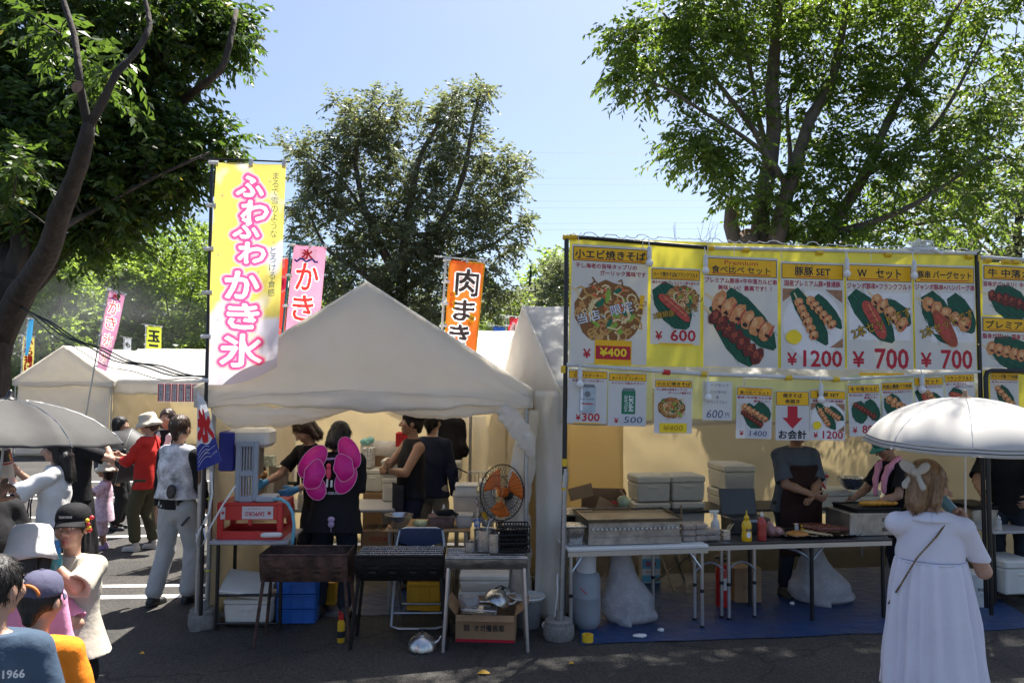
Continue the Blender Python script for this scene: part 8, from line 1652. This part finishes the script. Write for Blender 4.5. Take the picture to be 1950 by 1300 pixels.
# griddle
a, b = bw_(1118, 1034, -.12), bw_(1299, 1034, -.12); Lg = (b-a).length; hg = .19
def knobs(m):
    for i in range(20): m.lathe([(.011, -.004), (.011, .012), (.006, .013), (.0, .008)], (Lg*(.06+.88*i/19), -.004, hg*.68), 12, rot=Matrix.Rotation(R(90), 3, 'X'))
bitem('long_griddle', 'long stained steel griddle with a row of gas knobs on the white table', 'griddle', Vector((a.x, a.y, zw+.001)), ('body', lambda m: (m.box((Lg/2, .24, hg*.48+.02), (Lg-.03, .46, hg*.8), bev=.006), m.box((Lg/2, .0, hg*.18), (Lg-.02, .012, hg*.3))), STLD), ('knob', knobs, STL), ('hot_plate', lambda m: (m.box((Lg/2, .24, hg+.004), (Lg, .5, .014), bev=.005), m.tube([(0, -.01, hg+.018), (Lg, -.01, hg+.018), (Lg, .49, hg+.03), (0, .49, hg+.03)], .008, 6, closed=True)), M('oiled_plate', (.17, .12, .065), .3, .4, var=.5, vs=7)), ('rear_foot', lambda m: m.box((Lg/2, .44, .03), (Lg-.02, .03, .06)), STLD))
a = bw_(1097, 1042, -.10); bitem('steel_pan', 'deep steel insert pan on the left end of the white table', 'pan', Vector((a.x, a.y, zw+.001)), ('pan_body', lambda m: (m.box((0, .09, .08), (.15, .18, .16), taper=.86, bev=.015), m.box((0, .09, .162), (.175, .205, .008), bev=.003)), STL))
a = bw_(1098, 1000, -.75); bitem('small_griddle', 'dark small griddle behind the steel insert pan', 'griddle', Vector((a.x, a.y+.05, a.z-.12)), ('body', lambda m: (m.box((0, .15, .1), (.34, .34, .2), bev=.008), m.tube([(.17, -.02, .13), (.24, -.05, .12)], .012, 8)), SOOT), ('hot_plate', lambda m: m.box((0, .15, .21), (.38, .38, .02), bev=.006), STLD), ('knob', lambda m: [m.lathe([(.012, 0), (.012, .015), (0, .016)], (-.1+i*.05, -.02, .14), 10, rot=Matrix.Rotation(R(90), 3, 'X')) for i in range(4)], IK[RD]))
# noodle packs
NDL_ = M('fried_noodles', (.30, .17, .085), .5, var=.55, vs=45, bump=1, bs=60); CLR = M('clear_lid', (.75, .72, .68), .12, var=0, alpha=.28, coat=.5); proto = None; k = 0
for (px_, off, nst, col) in ((1312, -.16, 3, 'left'), (1337, -.17, 3, 'middle'), (1360, -.18, 2, 'right')):
    a = bw_(px_, 1030, off)
    for i in range(nst):
        loc = Vector((a.x, a.y, zb2+.001+i*.052)); lb = 'clear pack of fried noodles, %s of the %s stack on the black table' % (('bottom', 'middle', 'top')[i] if nst == 3 else ('lower', 'upper')[i], col)
        if proto is None: proto = bitem('noodle_pack', lb, 'food pack', loc, ('noodles', lambda m: m.box((0, .06, .022), (.105, .13, .034), taper=.9, bev=.012), NDL_), ('lid', lambda m: m.box((0, .06, .026), (.118, .145, .049), bev=.016), CLR), group='packs of fried noodles on the black table')
        else: dup(proto, loc, BD_RZ+R((k*37) % 7-3), lb)
        k += 1
def bbottle(label, px_, y0, y1, off, r, mat, capm, z=None, capr=.35, neck=.7, name='sauce_bottle'): a, b = bw_(px_, y1, off), bw_(px_, y0, off); h = b.z-a.z; return bitem(name, label, 'bottle', Vector((a.x, a.y, a.z if z is None else z)), ('bottle_body', lambda m: m.lathe([(r*.9, 0), (r, h*.02), (r, h*neck*.3), (r*.86, h*neck*.5), (r, h*neck*.68), (r*.85, h*neck*.86), (r*capr*1.1, h*neck)], (0, 0, 0), 20, 1, .75), mat, True), ('cap', lambda m: m.lathe([(r*capr*1.25, h*neck), (r*capr*1.2, h*(neck+.1)), (r*capr*.4, h*(neck+.14)), (r*capr*.25, h*.98), (0, h)], (0, 0, 0), 14), capm, True))
MUST = M('mustard_yellow', (.80, .48, .01), .3, coat=.3); t = bbottle('yellow mustard squeeze bottle with a dark label on the black table', 1422, 965, 1024, -.15, .045, MUST, MUST, zb2, .4)
F = Face(lambda u, v, w: Vector((u, -.0345-w+.35*u*u*6, v))); F.rect(-.026, .03, .026, .115, .003, 0, 4); F.rect(-.024, .09, .024, .11, .005, 1, 4); F.disc(0, .06, .02, .026, .005, 2); F.text('HOT', 0, .1, w=.03, h=.012, lift=.007, m=2); F.build('label', [IK[OY], IK[K_], IK[WH]], t)
bbottle('red ketchup bottle with a white nozzle next to the mustard', 1451, 964, 1020, -.16, .04, M('ketchup_clear', (.42, .05, .04), .25, var=.15), WHP, zb2, .3, .8)
a = bw_(1362, 1000, -.45); bitem('spray_bottle', 'white trigger spray bottle behind the noodle packs', 'bottle', Vector((a.x, a.y, zb2)), ('bottle_body', lambda m: m.lathe([(.035, 0), (.038, .01), (.038, .1), (.015, .15)], (0, 0, 0), 18), WHP, True), ('trigger', lambda m: (m.box((0, 0, .175), (.03, .03, .05), bev=.005), m.box((-.01, 0, .205), (.09, .025, .025), bev=.006), m.tube([(-.03, 0, .19), (-.035, 0, .16)], .006, 6)), WHP))
a = bw_(1385, 1024, -.18); bitem('steel_can', 'square steel can holding bamboo skewers', 'can', Vector((a.x, a.y, zb2)), ('can_body', lambda m: m.box((0, .03, .045), (.065, .06, .09), bev=.006), STL), ('skewers', lambda m: [m.tube([(-.015+.006*i, .03, .05), (.02+.012*i, .02+.004*i, .13+.006*(i % 3))], .003, 5) for i in range(6)], M('bamboo', (.55, .40, .22), .6)))
a = bw_(1432, 1024, -.42); bitem('cash_case', 'dark plastic case with a raised lid behind the sauce bottles', 'case', Vector((a.x, a.y, zb2)), ('case_body', lambda m: m.box((0, .13, .07), (.36, .26, .14), bev=.01), DGREY), ('raised_lid', lambda m: m.box((0, .28, .22), (.35, .03, .30), rx=R(-12), bev=.012), DGREY), ('latch', lambda m: m.box((0, -.006, .12), (.12, .012, .02)), GREYP))
t = bitem('snack_bag', 'crumpled clear bag with red meat on the black table', 'bag', bw_(1474, 1008, -.3)); t.location.z = zb2+.05; sdf_mesh('bag', [E((0, 0, 0), (.075, .06, .05)), E((-.04, 0, .05), (.035, .04, .04))], M('meaty_film', (.30, .14, .13), .2, var=.5, vs=18, coat=.4), t, res=.009, noise=.012)
a = bw_(1570, 1012, -.16); bitem('skewer_tray', 'foil-lined tray of dark glazed skewers on the black table', 'tray', Vector((a.x, a.y, zb2+.001)), ('foil', lambda m: m.grid(lambda u, v: Vector(((u-.5)*.70, v*.36-.02, .012+.02*max(0, abs(u-.5)*2-.85)*4+.006*nz(u*24, v*18)+.016*(v < .06))), 60, 26), FOIL, True), ('noodle_heap', lambda m: m.ell((-.20, .10, .025), (.10, .09, .03), 14, 8), M('sauce_noodles', (.42, .17, .03), .4, var=.4, vs=40), True), ('bamboo_bundle', lambda m: [m.tube([(-.13+i*.008, .2, .03+.004*(i % 3)), (.02+i*.008, .02, .028)], .004, 5) for i in range(9)], M('bamboo', (.55, .4, .22), .6)), ('meat_skewer', lambda m: [(m.tube([(-.10+i*.027, .36, .07), (.02+i*.027, .06, .05)], .003, 4), [m.ell((-.05+i*.027+.022*j, .25-.045*j, .058), (.022, .03, .020), 8, 6) for j in range(4)]) for i in range(11)], M('glazed_meat', (.13, .022, .012), .25, var=.5, vs=40, coat=.5)))
a = bw_(1517, 996, -.42); bbottle('small clear spice jar behind the skewer tray', 1517, 980, 1000, -.42, .02, TRP, STL, zb2, .8, .8, 'spice_jar'); bbottle('small yellow spice tin behind the skewer tray', 1530, 984, 1000, -.42, .024, MUST, YELP, zb2, .95, .85, 'spice_tin')
a = bw_(1668, 1016, -.22); bitem('box_grill', 'grey box grill with vent slots at the right end of the black table', 'grill', Vector((a.x, a.y, zb2+.001)), ('body', lambda m: m.box((-.02, .2, .10), (.46, .4, .2), bev=.006), STLD), ('vent_slot', lambda m: [m.box((.07+.018*i, -.002, z), (.006, .006, .035)) for i in range(6) for z in (.055, .14)], SOOT), ('pan', lambda m: (m.box((.04, .2, .215), (.44, .38, .03), bev=.008), m.tube([(-.18, .01, .235), (.26, .01, .235), (.26, .39, .235), (-.18, .39, .235)], .008, 6, closed=True)), SOOT))
for i in range(5): bitem('corn_cob', 'row of grilled orange corn cobs on the black pan of the box grill', 'corn', Vector((a.x-.0+.05*i, a.y+.16+.01*i, zb2+.265)), ('cob', lambda m: m.tube([(-.08, .0, 0), (-.06, 0, 0), (.05, -.03, 0), (.08, -.035, 0)], [.012, .022, .021, .01], 12), M('grilled_corn', (.62, .26, .02), .4, var=.4, vs=50), True), group='grilled corn cobs on the pan')
# back shelf of foam boxes
a = bw_(1180, 990, -1.9); legs(item('back_table', 'long low table at the back of the skewer stall under the foam boxes', 'table', Vector((a.x, a.y, 0)), BD_RZ, ('table_top', lambda m: m.box((1.6, .28, .66), (3.2, .6, .03), bev=.006), DGREY)), 3.2, .56, .65)
def bfoam(label, x0, y0, x1, y1, off=-1.95, d=.36, lid=.3): u0, z0 = pp(x0, y1, off); u1, z1 = pp(x1, y0, off); w, h = u1-u0, z1-z0; return bitem('foam_box', label, 'box', BP((u0+u1)/2, z0, off), ('box_body', lambda m: (m.box((0, d/2, h*(1-lid)/2), (w*.975, d*.97, h*(1-lid)), taper=.95, bev=.012), m.box((0, .0, h*(1-lid)*.80), (w*.3, .014, .016), bev=.005)), FOAM), ('lid', lambda m: (m.box((0, d/2, h*(1-lid/2)+.001), (w, d, h*lid-.002), bev=.016), m.box((0, .002, h*(1-lid*.55)), (w*.22, .012, .02), bev=.004)), FOAM))
bfoam('foam box with a stained rim on top of the left pile behind the griddle', 1213, 906, 1278, 956); bfoam('foam box at the bottom of the left pile behind the griddle', 1210, 957, 1278, 1000); bfoam('foam box on top of the pile right of the stained one', 1281, 905, 1344, 954); bfoam('foam box at the bottom of the pile right of the stained one', 1282, 955, 1344, 1002); bfoam('foam box on top of the pile beside the cook', 1381, 885, 1440, 934, -2.05, .5); bfoam('foam box at the bottom of the pile beside the cook', 1380, 935, 1440, 985, -2.05, .5)
bfoam('foam box hidden half behind the cook hands', 1533, 932, 1561, 978, -1.9); bfoam('foam box in the middle of the row right of the cook', 1563, 932, 1619, 978, -1.9); bfoam('foam box at the end of the row beside the box grill', 1621, 932, 1680, 975, -1.95)
p = bw_(1622, 931, -1.80); t = bowl('large steel bowl on the foam boxes right of the cook', 1622, 931, p.y, .155, .125, p.z+.004); t.location.x = p.x
p = bw_(1568, 931, -1.72); item('crisp_bag', 'red and white snack bag standing on the foam boxes by the cook', 'bag', p+Vector((0, .05, .005)), BD_RZ, ('bag', lambda m: m.grid(lambda u, v: Vector(((u-.5)*.11+.02*v, .03*math.sin(u*3.14)*math.sin(v*3.14), v*.17)), 8, 8), WHP, True), ('red_print', lambda m: (m.box((-.03, -.004, .12), (.05, .01, .07), ry=R(20)), m.box((.05, -.004, .13), (.06, .01, .03), ry=R(10)), m.box((.02, -.004, .03), (.02, .01, .09), ry=R(-35))), REDP))
t = item('carton', 'brown carton lying open on its side behind the griddle, flap raised', 'box', bw_(1150, 985, -1.1), BD_RZ+R(-14), ('box_body', lambda m: (m.box((0, .3, .16), (.42, .008, .28)), m.box((-.21, .15, .16), (.008, .3, .28)), m.box((.21, .15, .16), (.008, .3, .28)), m.box((0, .15, .02), (.42, .3, .008))), CARD), ('flap', lambda m: (m.box((.13, -.06, .10), (.44, .008, .19), rx=R(-35), ry=R(24)), m.box((-.22, -.02, .30), (.24, .008, .12), ry=R(-12), rz=R(20)), m.box((.2, .1, .26), (.12, .2, .008), ry=R(50))), CARD)); t.location.z -= .06
t = item('cabbage', 'pale green cabbage wrapped in film inside the open carton', 'cabbage', bw_(1187, 955, -1.0), 0, ('head', lambda m: m.ell((0, 0, 0), (.065, .065, .06), 16, 10), M('pale_cabbage', (.42, .46, .28), .5, var=.35, vs=14, bump=.5, bs=18), True), ('tie', lambda m: m.box((-.09, -.04, .0), (.06, .02, .02), ry=R(20)), REDP))
# below the tables
o = gp(1119, 1203)+Vector((0, .14, 0)); item('gas_cylinder', 'light grey propane cylinder under the left end of the white table', 'gas cylinder', o, 0, ('tank', lambda m: (m.lathe([(.10, .02), (.118, .04), (.122, .10), (.122, .25), (.1235, .255), (.1235, .262), (.122, .267), (.122, .39), (.11, .44), (.07, .47), (.03, .48)], (0, 0, 0), 34), m.lathe([(.09, 0), (.10, .02), (.09, .03)], (0, 0, 0), 30)), M('cylinder_grey', (.27, .29, .32), .42, var=.06, dirt=.12)), ('collar', lambda m: m.lathe([(.075, .45), (.082, .455), (.086, .60), (.082, .605), (.078, .60), (.074, .46)], (0, 0, 0), 28), M('cylinder_white', (.6, .6, .6), .45)), ('valve', lambda m: (m.tube([(0, 0, .47), (0, 0, .6)], .014, 10), m.tube([(0, 0, .57), (.05, -.03, .63), (.06, .02, .72)], .011, 8), m.lathe([(.03, .60), (.03, .63), (.0, .63)], (0, 0, 0), 14)), M('brass', (.45, .32, .12), .35, .9)), ('red_mark', lambda m: m.tube([(-.06, -.108, .35), (-.03, -.119, .325), (-.005, -.123, .30)], .004, 5), IK[RD]))
def trash(label, px0, px1, ytop, ybot, seed, dy=.1):
    b = gp((px0+px1)/2, ybot); w = (px1-px0)/F_PX*b.y; zt_ = at((px0+px1)/2, ytop, b.y).z; t = item('rubbish_bag', label, 'bag', b+Vector((0, w*.35, 0)), 0)
    sdf_mesh('bag', [E((0, 0, zt_*.28), (w*.47, w*.36, zt_*.30)), E((w*.06, 0, zt_*.10), (w*.46, w*.33, zt_*.12)), C((-w*.05, 0, zt_*.4), w*.34, (-w*.12, 0, zt_*.93), w*.17), C((w*.33, 0, .04), .05, (w*.48, -.02, .05), .02), C((-w*.1, -w*.3, .03), .04, (.0, -w*.4, .02), .02)], BAGP, t, res=.010, noise=.008, nseed=seed, k=.06, cuts=[((0, 0, .006), (0, 0, -1))]); return t
trash('tall milky rubbish bag slumping under the white table', 1147, 1253, 1056, 1194, 3); trash('milky rubbish bag full of white packaging under the black table', 1515, 1640, 1052, 1156, 7)
o = gp(1380, 1158); item('fire_extinguisher', 'red fire extinguisher standing between the silver table legs', 'extinguisher', o+Vector((0, .07, 0)), 0, ('cylinder', lambda m: m.lathe([(.058, 0), (.062, .01), (.062, .33), (.05, .37), (.022, .39)], (0, 0, 0), 26), REDP), ('valve_head', lambda m: (m.tube([(0, 0, .38), (0, 0, .43)], .016, 10), m.box((-.02, 0, .45), (.10, .02, .02), ry=R(-12)), m.tube([(.02, 0, .42), (.07, -.02, .40), (.075, -.03, .2)], .009, 8)), BLACKPIPE), ('label', lambda m: m.grid(lambda u, v: Vector((.0635*math.sin(-.2+u*1.1), -.0635*math.cos(-.2+u*1.1), .16+.11*v)), 6, 1), PAPER))
o = gp(1424, 1148); t = item('carton', 'brown carton with faded black characters beside the fire extinguisher', 'box', o+Vector((0, .14, 0)), R(3), ('box_body', lambda m: m.box((0, 0, .16), (.26, .26, .32), bev=.004), CARD), ('tape', lambda m: m.box((0, 0, .322), (.05, .262, .003)), GD_T)); F = Face(lambda u, v, w: Vector((u, -.131-w, v))); F.text('うどん', .0, .15, w=.11, h=.04, lift=.003); F.build('lettering', IK[K_], t)
a = gp(1240, 1112); t = item('detergent_box', 'white and light blue detergent box standing behind the tall rubbish bag', 'box', a+Vector((0, .1, 0)), R(4), ('box_body', lambda m: m.box((0, 0, .15), (.19, .14, .30), bev=.004), WHP), ('blue_print', lambda m: (m.box((0, -.071, .20), (.19, .004, .10)), m.box((0, -.071, .05), (.19, .004, .07))), M('light_blue_print', (.15, .42, .6), .5))); F = Face(lambda u, v, w: Vector((u, -.074-w, v))); F.text('BIO', 0, .2, w=.1, h=.05, bold=.03); F.text('キレイ', 0, .12, w=.1, h=.03); F.build('lettering', IK[RD], t)
o = gp(1119, 1222); item('tape_roll', 'roll of yellow tape lying on the corner of the tarpaulin', 'tape', o+Vector((0, 0, .006)), 0, ('roll', lambda m: m.lathe([(.028, 0), (.045, 0), (.045, .055), (.028, .055), (.027, .02)], (0, 0, 0), 28), YTAPE))
for (x, y, lb, r_) in ((1218, 1214, 'crushed white paper scrap on the front edge of the tarpaulin', .055), (1258, 1203, 'small torn paper scrap near the white table leg', .03), (1508, 1152, 'little white foam scrap beside the packed rubbish bag', .025)):
    t = item('paper_scrap', lb, 'scrap', gp(x, y)+Vector((0, 0, .02)), 0); sdf_mesh('scrap', [E((0, 0, 0), (r_, r_*.6, .014)), E((r_*.4, 0, .004), (r_*.5, r_*.4, .012))], WHP, t, res=.006, noise=.006)
o = gp(1300, 1128); t = item('folding_chair', 'dark folding chair with tan legs under the back of the white table', 'chair', o+Vector((0, .2, 0)), R(20), ('seat', lambda m: m.box((0, 0, .42), (.36, .34, .03), bev=.01), DGREY), ('frame', lambda m: (m.tube([(-.16, -.16, .42), (.18, .18, .02)], .011, 8), m.tube([(.16, -.16, .42), (-.18, .18, .02)], .011, 8), m.tube([(-.16, -.18, .02), (-.16, .16, .42), (-.16, .2, .78)], .011, 8), m.tube([(.16, -.18, .02), (.16, .16, .42), (.16, .2, .78)], .011, 8)), M('tan_tube', (.32, .26, .18), .4, .5)))
# third stall at the right edge
a = bw_(1892, 1012, -.35); t3 = item('folding_table', 'table of the third stall cut off by the right edge of the photo', 'table', Vector((a.x, a.y, 0)), BD_RZ, ('table_top', lambda m: m.box((.75, .3, a.z-.012), (1.5, .6, .025), bev=.006), GTOP))
for x, y in ((.04, .05), (.04, .55), (1.46, .05), (1.46, .55)): m = MB(); m.tube([(x, y, 0), (x, y, a.z-.02)], .018, 8); m.build('leg', BLACKPIPE, t3, smooth='auto')
z3 = a.z
item('gas_stove', 'steel gas stove behind the raised hand of the woman in white', 'stove', bw_(1880, 1008, -.7), BD_RZ, ('body', lambda m: m.box((0, .2, .1), (.3, .4, .2), bev=.01), STLD), ('pan', lambda m: m.box((0, .2, .22), (.34, .42, .03), bev=.01), SOOT))
item('food_tray', 'yellow-lined food tray on the third stall table', 'tray', bw_(1925, 968, -.75), BD_RZ, ('tray', lambda m: m.box((0, .1, .03), (.34, .3, .06), bev=.01), STL), ('food', lambda m: m.box((0, .1, .064), (.30, .26, .016), bev=.004), M('fried_food', (.5, .27, .06), .5, var=.5, vs=30)))
bbottle('white-capped bottle standing on the third stall table', 1902, 980, 1010, -.4, .03, TRP, WHP, z3, .5, .75)
o = gp(1877, 1160); t = item('bucket', 'white bucket with black print under the third stall table', 'bucket', o+Vector((0, .15, 0)), 0, ('bucket_body', lambda m: m.lathe([(.10, 0), (.105, .01), (.12, .28), (.127, .285), (.127, .3), (.118, .3)], (0, 0, 0), 28), WHP), ('lid', lambda m: m.lathe([(.0, .31), (.125, .308), (.128, .298)][::-1], (0, 0, 0), 28), WHP)); F = Face(lambda u, v, w: Vector((.118*math.sin(u/.118), -.119*math.cos(u/.118)-w, v))); F.text('業務用', 0, .17, w=.1, h=.03, bold=.02); F.text('たれ', 0, .12, w=.05, h=.025); F.build('lettering', IK[K_], t)
foam('large foam box under the third stall table', 1906, 1068, 1975, 1132, 7.4, .4, BD_RZ)
# leaves fallen on the asphalt
FALL = M('fallen_leaf', (.55, .30, .02), .6, var=.3, vs=40)
for i, (x, y, lb) in enumerate(((921, 1283, 'bright orange fallen leaf on the asphalt in front of the carton'), (270, 1246, 'tiny yellow fallen leaf on the shaded asphalt near the flag pole'), (1088, 1265, 'small brown fallen leaf on the asphalt below the menu pole'))):
    m = MB(); s_ = (.045, .02, .02)[i]; m.grid(lambda a, b: Vector(((a-.5)*2*s_, (b-.5)*s_*math.sin(math.pi*max(.02, min(.98, a))), .006+.012*math.sin(a*3)*(.5+b))), 8, 4); tag(m.build('fallen_leaf', FALL, smooth=True, loc=gp(x, y)), lb, 'leaf')
# smoke drifting over the far tents
m = MB(); m.ell((0, 0, 0), (1, 1, 1), 24, 14); sm = bpy.data.materials.new('smoke'); sm.use_nodes = True; n, l = sm.node_tree.nodes, sm.node_tree.links; n.remove(n['Principled BSDF'])
pv = n.new('ShaderNodeVolumePrincipled'); pv.inputs['Color'].default_value = (.95, .97, 1, 1); tc = n.new('ShaderNodeTexCoord'); ns = n.new('ShaderNodeTexNoise'); ns.inputs['Scale'].default_value = 1.6; ns.inputs['Detail'].default_value = 4; l.new(tc.outputs['Object'], ns.inputs[0]); mr = n.new('ShaderNodeMapRange'); mr.inputs['From Min'].default_value = .42; mr.inputs['From Max'].default_value = .75; mr.inputs['To Max'].default_value = .09; l.new(ns.outputs['Fac'], mr.inputs[0])
vl = n.new('ShaderNodeVectorMath'); vl.operation = 'LENGTH'; l.new(tc.outputs['Object'], vl.inputs[0]); fr = n.new('ShaderNodeMapRange'); fr.inputs['From Min'].default_value = .25; fr.inputs['From Max'].default_value = 1; fr.inputs['To Min'].default_value = 1; fr.inputs['To Max'].default_value = 0; l.new(vl.outputs['Value'], fr.inputs[0]); mm = n.new('ShaderNodeMath'); mm.operation = 'MULTIPLY'; l.new(mr.outputs[0], mm.inputs[0]); l.new(fr.outputs[0], mm.inputs[1]); l.new(mm.outputs[0], pv.inputs['Density']); l.new(pv.outputs[0], n['Material Output'].inputs['Volume'])
o = m.build('smoke', sm); c = at(130, 610, 29); o.location = c; o.scale = (6.2, 2.6, 2.4); o['kind'] = 'stuff'
